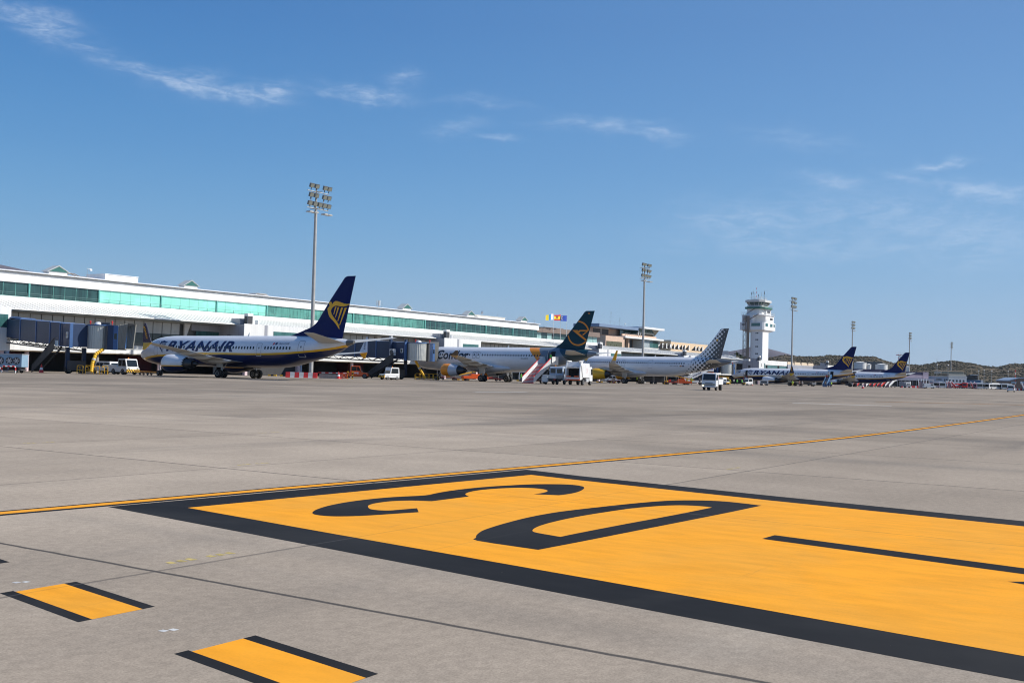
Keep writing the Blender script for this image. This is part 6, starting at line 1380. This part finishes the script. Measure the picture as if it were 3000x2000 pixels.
# ------------------------------------------------------------------ people
def body_mat(name, shirt, trousers, arms=None):
    if name in _cache: return _cache[name]
    m, nt, b = new_mat(name); s = nd(nt, 'ShaderNodeSeparateXYZ'); lnk(nt, nd(nt, 'ShaderNodeTexCoord').outputs['Object'], s.inputs[0]); z = s.outputs[2]; ax = mth(nt, 'ABSOLUTE', s.outputs[1])
    c = mixc(nt, mth(nt, 'GREATER_THAN', z, .09), (.02,.02,.02), tuple(trousers)); c = mixc(nt, mth(nt, 'GREATER_THAN', z, .96), c, tuple(shirt)); c = mixc(nt, mth(nt, 'GREATER_THAN', z, 1.47), c, (.42,.24,.17))
    lnk(nt, c, b.inputs['Base Color']); setp(b, rough=.75); _cache[name] = m; return m
BODY = {}
def person(loc, rz, lab, shirt=(.03,.03,.05), trousers=(.03,.032,.045), vest=None, walk=.22, arm=.35, hair='hair', h=1.75):
    key = (shirt, trousers, walk, arm)
    root = thing('person', lab, 'person', loc, rz, 'people on the apron')
    if key not in BODY:
        V = [(0,0,.95,.14),(0,0,1.15,.135),(0,0,1.36,.16),(0,0,1.49,.062),(.015,0,1.60,.088),(.02,0,1.70,.092),(.10,0,1.63,.018)]
        E_ = [(0,1),(1,2),(2,3),(3,4),(4,5),(4,6)]
        for sg in (1,-1):
            w_ = walk*sg; n = len(V)
            V += [(0,sg*.10,.88,.10),(w_*.55,sg*.11,.50,.068),(w_-.05,sg*.11,.09,.045),(w_+.13,sg*.12,.035,.038)]; E_ += [(0,n),(n,n+1),(n+1,n+2),(n+2,n+3)]
            n = len(V); a = -arm*sg*.6
            V += [(0,sg*.19,1.40,.065),(a*.4,sg*.25,1.13,.048),(a+.10,sg*.24,.90,.035),(a+.14,sg*.235,.82,.032)]; E_ += [(2,n),(n,n+1),(n+1,n+2),(n+2,n+3)]
            hd = n+3
            for k, ln in enumerate((.072,.082,.076,.060)):
                m_ = len(V); y = sg*(.235+.0) + (k-1.5)*.018; V += [(a+.15,y,.775,.009),(a+.165,y,.775-ln*.6,.008)]; E_ += [(hd,m_),(m_,m_+1)]
            m_ = len(V); V += [(a+.185,sg*.225,.81,.010),(a+.205,sg*.22,.77,.009)]; E_ += [(hd,m_),(m_,m_+1)]
        me = bpy.data.meshes.new('body'); me.from_pydata([v[:3] for v in V], E_, [])
        o = bpy.data.objects.new('body', me); COL.objects.link(o); sk = o.modifiers.new('skin', 'SKIN'); 
        for i, v in enumerate(V): d = me.skin_vertices[0].data[i]; d.radius = (v[3], v[3]*(1.25 if i in (1,2) else 1)); d.use_root = i == 0
        sk.use_smooth_shade = True; su = o.modifiers.new('subdivision', 'SUBSURF'); su.levels = su.render_levels = 1
        dg = bpy.context.evaluated_depsgraph_get(); m2 = bpy.data.meshes.new_from_object(o.evaluated_get(dg)); bpy.data.objects.remove(o)
        m2.materials.clear(); m2.materials.append(body_mat('clothes_%d' % len(BODY), shirt, trousers)); BODY[key] = m2
    o = bpy.data.objects.new('body', BODY[key]); COL.objects.link(o); o.parent = root; k = h/1.79; root.scale = (k,k,k)
    b = MB(); b.lathe([(1.64,.105),(1.70,.112),(1.76,.09),(1.80,.02)], (0,0,0), 'z', 12); b.build('hair', M[hair], root, smooth=60)
    if vest:
        b = MB(); n = 16; b.loft([[(rx*math.cos(2*math.pi*i/n), ry*math.sin(2*math.pi*i/n), z) for i in range(n)] for z, rx, ry in ((.86,.17,.21),(1.0,.165,.205),(1.2,.17,.215),(1.36,.175,.235),(1.46,.10,.15))], cap=False); b.build('vest', M[vest], root, smooth=60)
        b = MB(); b.loft([[(rx*math.cos(2*math.pi*i/n), ry*math.sin(2*math.pi*i/n), z) for i in range(n)] for z, rx, ry in ((1.06,.172,.212),(1.11,.172,.214))], cap=False); b.build('reflective_band', M['lgrey'], root)
    return root
DRK, NVY, WHT, BEI = (.03,.03,.05), (.02,.025,.06), (.55,.53,.5), (.35,.28,.2)
person((151.35,90.65,3.25), R(180), 'worker in green vest standing in the open rear doorway above the red stairs', vest='green', walk=.04)
person(fr(2.0,214), hrot(.5,.8), 'worker in green vest beside the main wheels of the orange banded airliner', vest='green')
person(fr(28.2,242), hrot(-.3,-.9), 'worker in yellow vest beside the main wheels of the dotted tail airliner', vest='hiviz', walk=.1)
person(fr(39.6,243), hrot(-.9,.2), 'worker in yellow vest with raised stance right of the belt loader', vest='hiviz')
person(fr(38.6,244), hrot(-1,0), 'worker in pale top nearer the belt loader cab', shirt=WHT)
person(fr(40.6,243), hrot(.4,.9), 'worker in green vest between the belt loader and the stairs truck', vest='green', walk=.08)
person(fr(41.9,240), hrot(.2,-.9), 'person in dark clothes standing before the stairs truck', walk=.06)
person(fr(61.0,301), hrot(1,.2), 'worker in yellow jacket and yellow trousers near the white tug', shirt=(.75,.5,.02), trousers=(.7,.5,.02), vest='hiviz')
person(fr(61.9,300), hrot(.6,-.5), 'person in white shirt and dark trousers left of the covered cart', shirt=WHT)
person(fr(62.8,300), hrot(.4,.8), 'worker in green vest directly left of the covered cart', vest='green'); person(fr(63.9,299), hrot(-.4,.8), 'worker in dark clothes and green vest in front of the covered cart', vest='green', walk=.1); person(fr(64.6,299), hrot(.3,.9), 'worker in dark clothes beside the covered cart and the tug', walk=.12)
person(fr(84.2,323), hrot(.2,.9), 'person in full yellow clothing beside the port main wheels of the fourth airliner', shirt=(.72,.5,.02), trousers=(.72,.5,.02), vest='hiviz', walk=.1)
person(fr(84.6,317), hrot(.95,.2), 'passenger with bare legs walking right, left one of a pair', shirt=(.5,.25,.2), trousers=(.3,.2,.16)); person(fr(85.5,317), hrot(.95,.1), 'passenger in pale top walking right, right one of a pair', shirt=WHT, trousers=(.25,.2,.18))
person(fr(92.0,316), hrot(.8,.4), 'passenger in beige walking to the blue stairs', shirt=BEI, trousers=DRK); person(fr(94.6,319), hrot(.1,-1), 'worker in bright yellow vest right of the blue stairs', vest='hiviz', walk=.06)
person((324.9,97.05,2.85), R(0), 'passenger in white top at the head of the blue stairs', shirt=WHT, walk=.1); person((323.6,97.2,2.05), R(0), 'passenger with red bag climbing the upper blue stairs', shirt=(.5,.05,.05), walk=.12)
person((326.0,124.0,2.3), R(0), 'passenger climbing the folding airstair into the fourth airliner', shirt=WHT, walk=.1)
# dark panels painting the doorway shade for the two open doors of the fourth airliner
bpy.context.view_layer.update()
p4 = [o for o in bpy.data.objects if o.get('label', '').startswith('gold harp airliner in front')][0]
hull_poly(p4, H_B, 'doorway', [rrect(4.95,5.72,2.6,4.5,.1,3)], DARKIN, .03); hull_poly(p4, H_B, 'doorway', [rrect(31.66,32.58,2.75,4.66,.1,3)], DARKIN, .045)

# ------------------------------------------------------------------ far right: parked stairs, buses, vehicles
def mobile_stairs(loc, rz, lab, side, h=2.7):
    P = thing('mobile_stairs', lab, 'stairs', loc, rz, 'parked mobile stairs')
    stair_flight(P, -2.3, 1.4, h, .9, 12, M['dred'], side, side, M['white'], .8)
    b = MB(); b.box(1.4,2.6,-.95,.95,h-.15,h); b.box(1.4,2.6,-1.0,-.95,h,h+1.0); b.box(1.4,2.6,.95,1.0,h,h+1.0); b.build('platform', M['white'], P)
    b = MB(); b.box(-.8,2.4,-.85,.85,.4,.65); b.prism([(-.5,.65),(2.2,h-.2),(2.4,h-.2),(0,.65)], 'y', -.5, .5); b.build('chassis', M['dgrey'], P)
    for x in (-.5,1.9):
        for d in (-.75,.75): wheel(P, x, d, .34, .22)
    return P
ms = mobile_stairs(fr(141.8,430), hrot(.75,.65), 'parked stairs with white side, leftmost under the farthest airliner', M['white'])
mr = mobile_stairs(fr(145.0,431), hrot(.75,.65), 'red sided parked stairs under the farthest tail, left one', M['red']); dup(mr, fr(148.3,431), hrot(.8,.6), 'red sided parked stairs under the farthest tail, right one'); dup(ms, fr(151.1,430), hrot(.8,.6), 'large white parked stairs left of the grey box truck')
dup(mr, fr(138.2,430), hrot(.75,.65), 'red sided parked stairs just right of the lone cone')
dup(ms, fr(164.0,432), hrot(.3,.95), 'slim white parked stairs left of the panel van, first of two'); dup(ms, fr(165.6,433), hrot(.3,.95), 'slim white parked stairs left of the panel van, second of two')
dup(mr, fr(214.0,550), hrot(.35,.93), 'red stairs with white frame behind the panel van'); dup(mr, fr(223.0,550), hrot(.2,.97), 'white and red stairs right of the panel van'); dup(mr, fr(225.3,552), hrot(-.3,.95), 'dark red stairs right of the white and red pair'); dup(mr, fr(235.2,549), hrot(.1,1), 'narrow red stairs between two white buses')
dup(ms, fr(205.6,432), hrot(.2,.97), 'white stairs cut by the right edge of the photo')
P = thing('box_truck', 'grey box truck parked below the farthest airliner tail', 'truck', fr(157.6,432), hrot(.2,-.97)); b = MB(); b.box(-2.6,1.2,-1.05,1.05,.6,2.55); b.build('box', M['grey'], P); b = MB(); b.prism([(1.3,.5),(1.3,2.0),(2.2,2.0),(2.6,1.2),(2.6,.5)], 'y', -1, 1); c = b.build('cab', M['grey'], P, bevel=.05); glasspane(c, [(2.585,-.8,1.22),(2.585,.8,1.22),(2.23,.75,1.9),(2.23,-.75,1.9)], 'windscreen')
for x in (-1.7,1.7):
    for d in (-.85,.85): wheel(P, x, d, .4, .28)
P = thing('loading_post', 'white hydraulic post unit right of the grey box truck', 'loader', fr(159.6,432), 0); b = MB(); b.box(-.25,.25,-.25,.25,0,2.6); b.box(-.5,.5,-.5,.5,0,.4); b.build('post', M['white'], P)
for k, r in enumerate((163.2,168.2)): dup(bb, fr(r,445), CAMROT, ('red and white block barrier left of the farthest visible tail mast','red and white block barrier at the foot of the mast by the farthest tail')[k])
dup(bb, fr(203.3,432), CAMROT, 'faded red and white barrier beside the right edge of the photo')
def bus(loc, rz, lab, L=11, w_=1.45, h=2.95):
    P = thing('apron_bus', lab, 'bus', loc, rz, 'buses parked at the far right'); b = MB(); b.box(-L/2,L/2,-w_,w_,.3,h); bo = b.build('body', M['white'], P, bevel=.08)
    for sg in (1,-1):
        for k in range(4): u = -L/2+.5+k*(L-1)/4; glasspane(bo, [(u,sg*(w_+.01),1.15),(u+(L-1)/4-.15,sg*(w_+.01),1.15),(u+(L-1)/4-.15,sg*(w_+.01),2.45),(u,sg*(w_+.01),2.45)])
        for x in (-L*.32,L*.32): wheel(P, x, sg*(w_-.12), .45, .28)
    for sx in (1,-1): glasspane(bo, [(sx*(L/2+.012),-w_+.15,1.05),(sx*(L/2+.012),w_-.15,1.05),(sx*(L/2+.012),w_-.15,2.5),(sx*(L/2+.012),-w_+.15,2.5)], 'windscreen')
    for sg in (1,-1): car_lamp(P, L/2+.02, sg*1.1, .7)
    b = MB(); b.box(-L*.3,L*.2,-.9,.9,h,h+.25); b.build('roof_unit', M['offwhite'], P); return P
b0 = bus(fr(219.0,552), hrot(-.12,-.99), 'white apron bus partly behind the panel van, leftmost bus')
for r, d, a, lab in ((233.4,556,(-.10,-1),'white bus between the red truck and narrow red stairs'),(237.2,550,(-.14,-.99),'white bus right of the narrow red stairs'),(241.2,556,(-.16,-.99),'white bus with dark windscreen, middle of the row'),(246.6,552,(-.85,-.5),'white bus parked sideways in the row'),(252.3,556,(-.12,-.99),'white bus right of the sideways bus'),(255.6,558,(-.12,-.99),'rightmost white bus behind the lone van')): dup(b0, fr(r,d), hrot(*a), lab)
P = thing('red_truck', 'bright red truck parked among the buses', 'truck', fr(230.2,548), hrot(-.4,-.9)); b = MB(); b.box(-3.4,1.6,-1.25,1.25,.7,3.0); b.build('box', M['red'], P, bevel=.04); b = MB(); b.prism([(1.7,.5),(1.7,2.5),(2.8,2.5),(3.2,1.5),(3.2,.5)], 'y', -1.2, 1.2); c = b.build('cab', M['red'], P, bevel=.05); glasspane(c, [(3.19,-1,1.5),(3.19,1,1.5),(2.83,.95,2.4),(2.83,-.95,2.4)], 'windscreen')
for x in (-2.2,2.2):
    for d in (-1,1): wheel(P, x, d, .45, .3)
P = thing('red_loader', 'red cargo loader left of the bright red truck', 'loader', fr(227.2,548), hrot(.9,.3)); b = MB(); b.box(-2,2,-1,1,.5,.9); b.box(-1.8,1.6,-.9,.9,1.9,2.5); b.prism([(-1.5,.9),(1.2,1.9),(1.5,1.9),(-1.2,.9)], 'y', -.9, .9); b.build('body', M['red'], P); 
for x in (-1.3,1.3):
    for d in (-.8,.8): wheel(P, x, d, .35, .25)
car(fr(202.0,420), hrot(.95,.2), 'white pickup at the right edge beside the faded barrier', 4.4, 1.6, 'white', 'panel', 'pickup', 'pickup')
# parked cars behind the buses
cr = car(fr(250.0,640), hrot(1,.1), 'silver car in the car park behind the buses', 4.2, 1.5, 'lgrey', 'van', 'parked_car', 'car', 'cars parked behind the buses')
for r, d in ((244.5,640),(256,645),(261,642),(266,648),(272,646)):
    dup(cr, fr(r,d), hrot(1,.1))
for o in bpy.data.objects:
    if o.get('category') == 'car': o['label'] = 'silver car in the car park behind the white buses'

# ------------------------------------------------------------------ far right: buildings (local X to the right, Y away from the camera)
def far(name, lab, cat, r, d, rot=0): return thing(name, lab, cat, fr(r, d), CAMROT+rot)
def px(P, name, m, *boxes):
    b = MB()
    for q in boxes: b.box(*q)
    return b.build(name, m, P)
P = far('cargo_shed', 'low cargo shed with purple fascia and pale pink walls behind the farthest tail', 'shed', 217, 590)
px(P, 'purple_fascia', M['purple'], (-34,-13.1,0,14,6.2,9.2)); px(P, 'purple_fascia', M['purple'], (-1,7.8,0,14,6.65,8.3))
px(P, 'wall', M['pink'], (-13,-9.5,-.3,14,4.7,9.1),(-9.4,7.8,-.3,14,4.72,6.64),(7.9,10.8,-.6,14,4.72,8.35)); px(P, 'canopy', mat('pale_canopy', (.66,.60,.61), .6), (-9,13,-3,-.7,3.6,4.7))
px(P, 'dark_front', RECESS, (-30,12,.2,14,0,4.2))
for k in range(10): px(P, 'post', M['lgrey'], (-7+k*2.1,-6.85+k*2.1,-2.9,-2.7,0,3.6))
for k, (r, d, rad, z, lab) in enumerate(((231.3,716,3.95,15.0,'largest white fuel tank, partly behind the fourth airliner fin'),(236.9,716,1.6,13.8,'narrow white fuel tank right of the largest one'),(245.4,716,3.84,14.0,'wide white fuel tank between the two gold harp fins'),(262.9,716,1.3,12.9,'white fuel tank right of the farthest airliner fin'))):
    b = MB(); b.lathe([(0,rad),(z,rad),(z+.5,rad*.5),(z+.7,.1)], (0,0,0), 'z', 40); b.lathe([(z-.05,rad+.15),(z+.12,rad+.15)], (0,0,0), 'z', 40); o = b.build('fuel_tank', mat('tank_white', (.72,.71,.68), .5, dirt=.12, scale=.5), None, fr(r,d), smooth=40); tag(o, lab, 'tank', 'white fuel tanks')
P = far('retaining_wall', 'long grey retaining wall on the slope above the white tanks', 'wall', 247, 745); px(P, 'wall', mat('retaining_grey', (.20,.19,.175), .85, dirt=.3), (-2.6,9,0,2,8,16.4)); px(P, 'wall', M['sand'], (9.1,14,0,2,8,15.9))
P = far('cream_building', 'cream and white stepped building with parapet above the buses', 'building', 247, 600); W2 = mat('cream_plain', (.52,.47,.38), .7)
px(P, 'upper_wall', W2, (-6.6,6.2,4,14,7.85,9.3)); px(P, 'roof', M['sand'], (-6.9,6.4,3.7,14.3,9.31,9.6)); px(P, 'middle_wall', W2, (-2.8,6.7,2.2,14,6.7,7.84)); px(P, 'balcony', M['offwhite'], (-3.6,6.8,1.0,14,5.7,6.69)); px(P, 'wall', M['wall'], (-3.8,6.6,1.2,14,0,5.69)); px(P, 'blue_front', mat('dull_blue', (.30,.38,.48), .6), (-11.5,-3.9,0,14,0,6.3)); px(P, 'roof', W2, (-11.7,-3.8,-.3,14,6.31,6.6))
for k in range(5): px(P, 'window', M['dgrey'], (-3.2+k*1.9,-2.2+k*1.9,1.15,1.19,3.4,4.6))
for x in (-6.4,-5.3): px(P, 'window', M['dgrey'], (x,x+.7,-.05,-.01,3.6,5.0))
px(P, 'window', M['dgrey'], (-10.8,-7.8,-.05,-.01,4.3,4.9)); px(P, 'window', mat('greenish_glass', (.16,.18,.16), .3), (-6.3,6.0,3.95,3.99,8.0,9.1))
P = far('blue_roof_building', 'low building with blue roof and white end block behind the buses', 'building', 276, 640); px(P, 'roof', mat('roof_dull_blue', (.06,.15,.27), .6), (-4,2.3,0,10,3.4,4.9)); px(P, 'wall', M['sand'], (-3.8,2.2,.3,9.5,0,3.39)); px(P, 'end_block', M['wall'], (2.4,3.7,-.4,9,1.4,5.0))
P = far('solar_canopy', 'blue grey car park canopy behind the buses', 'canopy', 289, 660); px(P, 'roof', mat('canopy_blue_grey', (.20,.25,.32), .5), (-9,5,0,12,2.9,3.1),(-3,4,2,14,3.4,3.6))
for k in range(5): px(P, 'post', M['steel'], (-8+k*3,-7.85+k*3,1,1.2,0,2.9))
P = far('brown_hangar', 'brown hangar with pale blue gable at the right edge', 'hangar', 285, 600)
b = MB(); b.prism([(-8,0),(-8,4.6),(-3.4,6.1),(4,6.3),(14,4.6),(14,0)], 'y', 0, 16); b.build('wall', mat('hangar_brown', (.17,.125,.10), .8), P); b = MB(); b.prism([(-8.4,4.62),(-3.4,6.15),(4,6.35),(14.4,4.62),(14.4,5.2),(4,6.9),(-3.4,6.7),(-8.4,5.2)], 'y', -.6, 16.4); b.build('roof', mat('hangar_blue', (.25,.33,.43), .6), P)
px(P, 'window', M['ltblue'], (-7.2,-4.2,-.05,-.01,3.5,4.5)); px(P, 'window', M['ltblue'], (-2.2,.8,-.05,-.01,3.4,4.6))
P = far('field_store', 'grey shelter on the hillside right of the cream building', 'shelter', 291, 680); px(P, 'roof', M['offwhite'], (0,3,0,5,8.2,8.6)); px(P, 'wall', RECESS, (-3,3,.5,5,3,8.19))
# lamp posts and masts behind
def street_lamp(r, d, h, lab, head=True, m='steel'):
    P = thing('lamp_post', lab, 'lamp post', fr(r,d), 0, 'slender poles at the far right'); b = MB(); b.cyl((0,0,0),(0,0,h),.16,.10,6); b.build('pole', M[m], P)
    if head: b = MB(); b.box(-.9,.9,-.2,.2,h,h+.35); b.build('head', M['white'], P)
    return P
for r, d, h, lab in ((236.6,600,12.6,'tall pole with white lamps left of the cream building'),(242.7,600,12.6,'pole with white lamp above the cream building'),(281.4,650,10.5,'thin lamp post on the slope right of the cream building'),(284.7,650,10.8,'thin lamp post, second right of the cream building'),(291.5,655,10.7,'thin lamp post above the car park canopy'),(303.8,660,10.8,'thin lamp post left of the brown hangar')): street_lamp(r, d, h, lab)
P = thing('whip_mast', 'very thin lattice mast on the skyline left of the cream building', 'mast', fr(240.4,610), 0); b = MB(); b.cyl((0,0,0),(0,0,17.5),.12,.06,5)
for k in range(4): b.box(-.35,.35,-.03,.03,13.8+k*.9,13.9+k*.9)
b.build('mast', M['steel'], P)
P = thing('striped_pole', 'red and white striped pole at the right edge', 'pole', fr(280.1,600), 0); b = MB()
for k in range(8): b.cyl((0,0,k*1.36),(0,0,(k+1)*1.36),.15,.15,6,k % 2)
b.build('pole', [M['white'], M['red']], P)
for k, (r, lab) in enumerate(((431.5,'red and white lattice tower left of the farthest fin'),(436.7,'second red and white lattice tower touching the farthest fin'))):
    P = thing('lattice_tower', lab, 'tower', fr(r,1200), CAMROT, 'red and white lattice towers'); b = MB()
    for q in range(9):
        z0, z1 = q*3.9, (q+1)*3.9
        for dx in (-1,1):
            for dy in (-1,1): b.cyl((dx,dy,z0),(dx,dy,z1),.22,.22,4,q % 2)
        b.cyl((-1,-1,z0),(1,-1,z1),.15,.15,4,q % 2); b.cyl((1,1,z0),(-1,1,z1),.15,.15,4,q % 2)
    b.box(-4,4,-.3,.3,33.5,34.1,1)
    for dx in (-4,-1.5,1.5,4): b.cyl((dx,0,34),(dx,0,38),.12,.12,4)
    b.build('lattice', [M['white'], M['red']], P)

# ------------------------------------------------------------------ hills and planting
def ridge_mat(name, c0, c1, c2, sc):
    m, nt, b = new_mat(name); P = nd(nt, 'ShaderNodeNewGeometry').outputs['Position']
    n1 = noise(nt, P, sc, 6, .65, .5); n2 = noise(nt, vscale(nt, P, 1, 1, 5), sc*3.3, 5, .7)
    c = mixc(nt, ramp(nt, n1, .35, .65), c0, c1); c = mixc(nt, ramp(nt, n2, .52, .70, 0, .8), c, c2); lnk(nt, c, b.inputs['Base Color']); setp(b, rough=.95, spec=.1); return m
from mathutils import noise as mnoise
HP = [(1900,19),(2050,19.5),(2150,20),(2250,20.6),(2296,23.2),(2330,22.6),(2390,22.3),(2420,23.8),(2465,23.6),(2500,23.3),(2552,23.6),(2580,21.8),(2610,18.8),(2665,17.9),(2700,17.8),(2740,19.8),(2780,21.3),(2798,21.7),(2830,20.2),(2860,19.3),(2880,18.0),(2920,18.0),(2950,19.9),(2975,20.9),(3000,20.8),(3060,22),(3200,20),(3400,22),(3700,18)]
hz = pchip([(p-1497)/3162 for p, z in HP], [z for p, z in HP])
def hill_z(t, d):
    """t = bearing ratio, d = depth"""
    top = hz(t) - 1.3
    q = 0 if d < 670 else (min(1, (d-670)/230))
    f = (.12*min(1,q*9) + .88*(q**1.25)) if d <= 900 else max(.55, 1-(d-900)/500)
    return top*f*min(d,900)/900 + (1.3 if d > 760 else 1.3*q*2.2 if q*2.2 < 1 else 1.3) + .9*mnoise.noise(Vector((t*d*.06, d*.06, 1.7)))*min(1, q*3)*(.35 if d > 860 else 1)
b = MB(); nt_, ds = 170, [668+12*k for k in range(22)] + [950,1000,1100,1250]; t0_, t1_ = .13, .70; vs = []
for i in range(nt_+1):
    t = t0_+(t1_-t0_)*i/nt_
    for d in ds: vs.append(fr(t*d, d, hill_z(t, d) if d > 668 else -.2))
n = len(ds); b.add(vs, [(i*n+j, (i+1)*n+j, (i+1)*n+j+1, i*n+j+1) for i in range(nt_) for j in range(n-1)])
tag(b.build('hill', ridge_mat('hill_earth', (.125,.098,.066), (.085,.070,.046), (.20,.155,.108), .05), smooth=80), kind='structure')
# scrub scattered over the hill: one mass nobody could count
b = MB(); rs = random.Random(5)
def blob(c, r, mi):
    n1, vs = 6, []
    for k, (zz, rr) in enumerate(((-.25,.75),(.25,1.),(.75,.62))):
        for i in range(n1): a = 6.283*(i+.5*(k % 2))/n1; j = .7+.6*rs.random(); vs.append((c[0]+r*rr*j*math.cos(a), c[1]+r*rr*j*math.sin(a), c[2]+r*.75*zz*(.7+.6*rs.random())))
    vs.append((c[0], c[1], c[2]+r*.85)); fs = []
    for k in range(2):
        for i in range(n1): fs.append((k*n1+i, k*n1+(i+1)%n1, (k+1)*n1+(i+1)%n1, (k+1)*n1+i))
    for i in range(n1): fs.append((2*n1+i, 2*n1+(i+1)%n1, 3*n1))
    b.add(vs, fs, mi)
for k in range(12500):
    t = rs.uniform(.20, .52); d = 690 + 235*rs.random()**.8
    if mnoise.noise(Vector((t*d*.03, d*.05, 4))) < -.18 and rs.random() < .85: continue
    r = rs.choice((.35,.5,.6,.8,1.1)) * (1.1 if d > 850 else 1); blob(fr(t*d, d, hill_z(t, d)), r, rs.choice((0,0,0,1,1,2)))
tag(b.build('scrub', [mat('scrub_olive', (.075,.066,.038), .9, dirt=.4, scale=.3), mat('scrub_dark', (.042,.040,.026), .9, dirt=.4, scale=.3), mat('scrub_tan', (.125,.100,.062), .9, dirt=.3, scale=.3)]), 'low olive and brown scrub covering the hill', None, None, 'stuff')
def far_hill(name, r0, d0, prof, depth, m):
    """prof: (r, height); ridge at d0 with slopes before and behind"""
    b = MB(); f = pchip([p[0] for p in prof], [p[1] for p in prof]); vs = []; N = 60; K = (-1,-.8,-.6,-.4,-.2,0,.25,.6,1)
    for i in range(N+1):
        r = prof[0][0]+(prof[-1][0]-prof[0][0])*i/N
        for k in K:
            h_ = f(r)*(1-abs(k)**1.2) + f(r)*.05*mnoise.noise(Vector((r*.008, k*4, 2.)))*(1 if k else 0); vs.append(fr(r, d0+k*depth, h_-2))
    n = len(K); b.add(vs, [(i*n+j, (i+1)*n+j, (i+1)*n+j+1, i*n+j+1) for i in range(N) for j in range(n-1)])
    return tag(b.build(name, m, smooth=80), kind='structure')
FARM = ridge_mat('hazed_mountain_rock', (.135,.120,.135), (.115,.106,.125), (.155,.140,.150), .004)  # lilac grey of distance haze is painted into the rock colour
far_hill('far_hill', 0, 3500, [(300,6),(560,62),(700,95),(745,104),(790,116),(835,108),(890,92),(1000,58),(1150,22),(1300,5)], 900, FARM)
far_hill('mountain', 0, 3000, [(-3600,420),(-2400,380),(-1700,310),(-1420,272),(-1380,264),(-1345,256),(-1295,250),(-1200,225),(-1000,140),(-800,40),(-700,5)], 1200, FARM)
# palms left of the tower
LEAF = mat('palm_leaf', (.055,.075,.028), .8, dirt=.4, scale=2); TRK = mat('palm_trunk', (.13,.095,.065), .9, dirt=.3)
def palm(r, d, h, lab, seed):
    P = thing('palm_tree', lab, 'palm', fr(r,d), 0, 'palms left of the control tower'); q = random.Random(seed); b = MB(); b.cyl((0,0,0),(.3,0,h),.34,.22,8); b.build('trunk', TRK, P, smooth=60)
    b = MB()
    for k in range(46):
        a = q.random()*6.283; e = q.uniform(-.5,1.25); L_ = q.uniform(2.2,3.2); pts = []
        for s in range(6):
            t = s/5; pts.append(Vector((.3+math.cos(a)*L_*t*math.cos(e)*.95, math.sin(a)*L_*t*math.cos(e)*.95, h+L_*t*math.sin(e)-1.5*t*t*max(.3,math.cos(e)))))
        sd = Vector((-math.sin(a), math.cos(a), 0))
        for s in range(5):
            w0, w1 = .38*math.sin(math.pi*(.15+s/5*.85)), .38*math.sin(math.pi*(.15+(s+1)/5*.85)) if s < 4 else .02
            for sg in (1,-1): b.add([pts[s], pts[s+1], pts[s+1]+sd*sg*w1+Vector((0,0,-.16)), pts[s]+sd*sg*w0+Vector((0,0,-.16))], [(0,1,2,3)])
    b.build('crown', LEAF, P)
for k, (r, h, lab) in enumerate(((131.5,15.0,'bushy palm, leftmost of the group left of the tower'),(133.6,16.2,'tallest palm left of the tower'),(135.7,15.2,'palm in the middle of the group left of the tower'),(137.6,14.2,'palm next to the tower stair'),(129.8,13.6,'low palm behind the canopy end'))): palm(r, 640, h, lab, k)
# grey service rooms seen over the canopy left of the palms
P = far('service_block', 'pale grey service block with pipes on the canopy end, left of the palms', 'plant room', 122.5, 600); px(P, 'wall', M['lgrey'], (-6,-2,0,8,0,17.5),(-1.9,2.5,1,8,0,15.6)); px(P, 'tank', M['sand'], (2.6,4,0,3,0,14.6))
# ------------------------------------------------------------------ air: thin even haze around everything
hz_m = bpy.data.materials.new('haze_air'); hz_m.use_nodes = True; nt = hz_m.node_tree
for n_ in list(nt.nodes): nt.nodes.remove(n_)
pv = nd(nt, 'ShaderNodeVolumePrincipled'); pv.inputs['Color'].default_value = (.72,.82,1.,1); pv.inputs['Density'].default_value = .00003; pv.inputs['Anisotropy'].default_value = .2
om = nd(nt, 'ShaderNodeOutputMaterial'); lnk(nt, pv.outputs[0], om.inputs['Volume'])
b = MB(); b.box(-450, 6600, -950, 5300, -1, 470); o = b.build('haze', hz_m); tag(o, 'thin blue haze in the air', None, None, 'stuff')
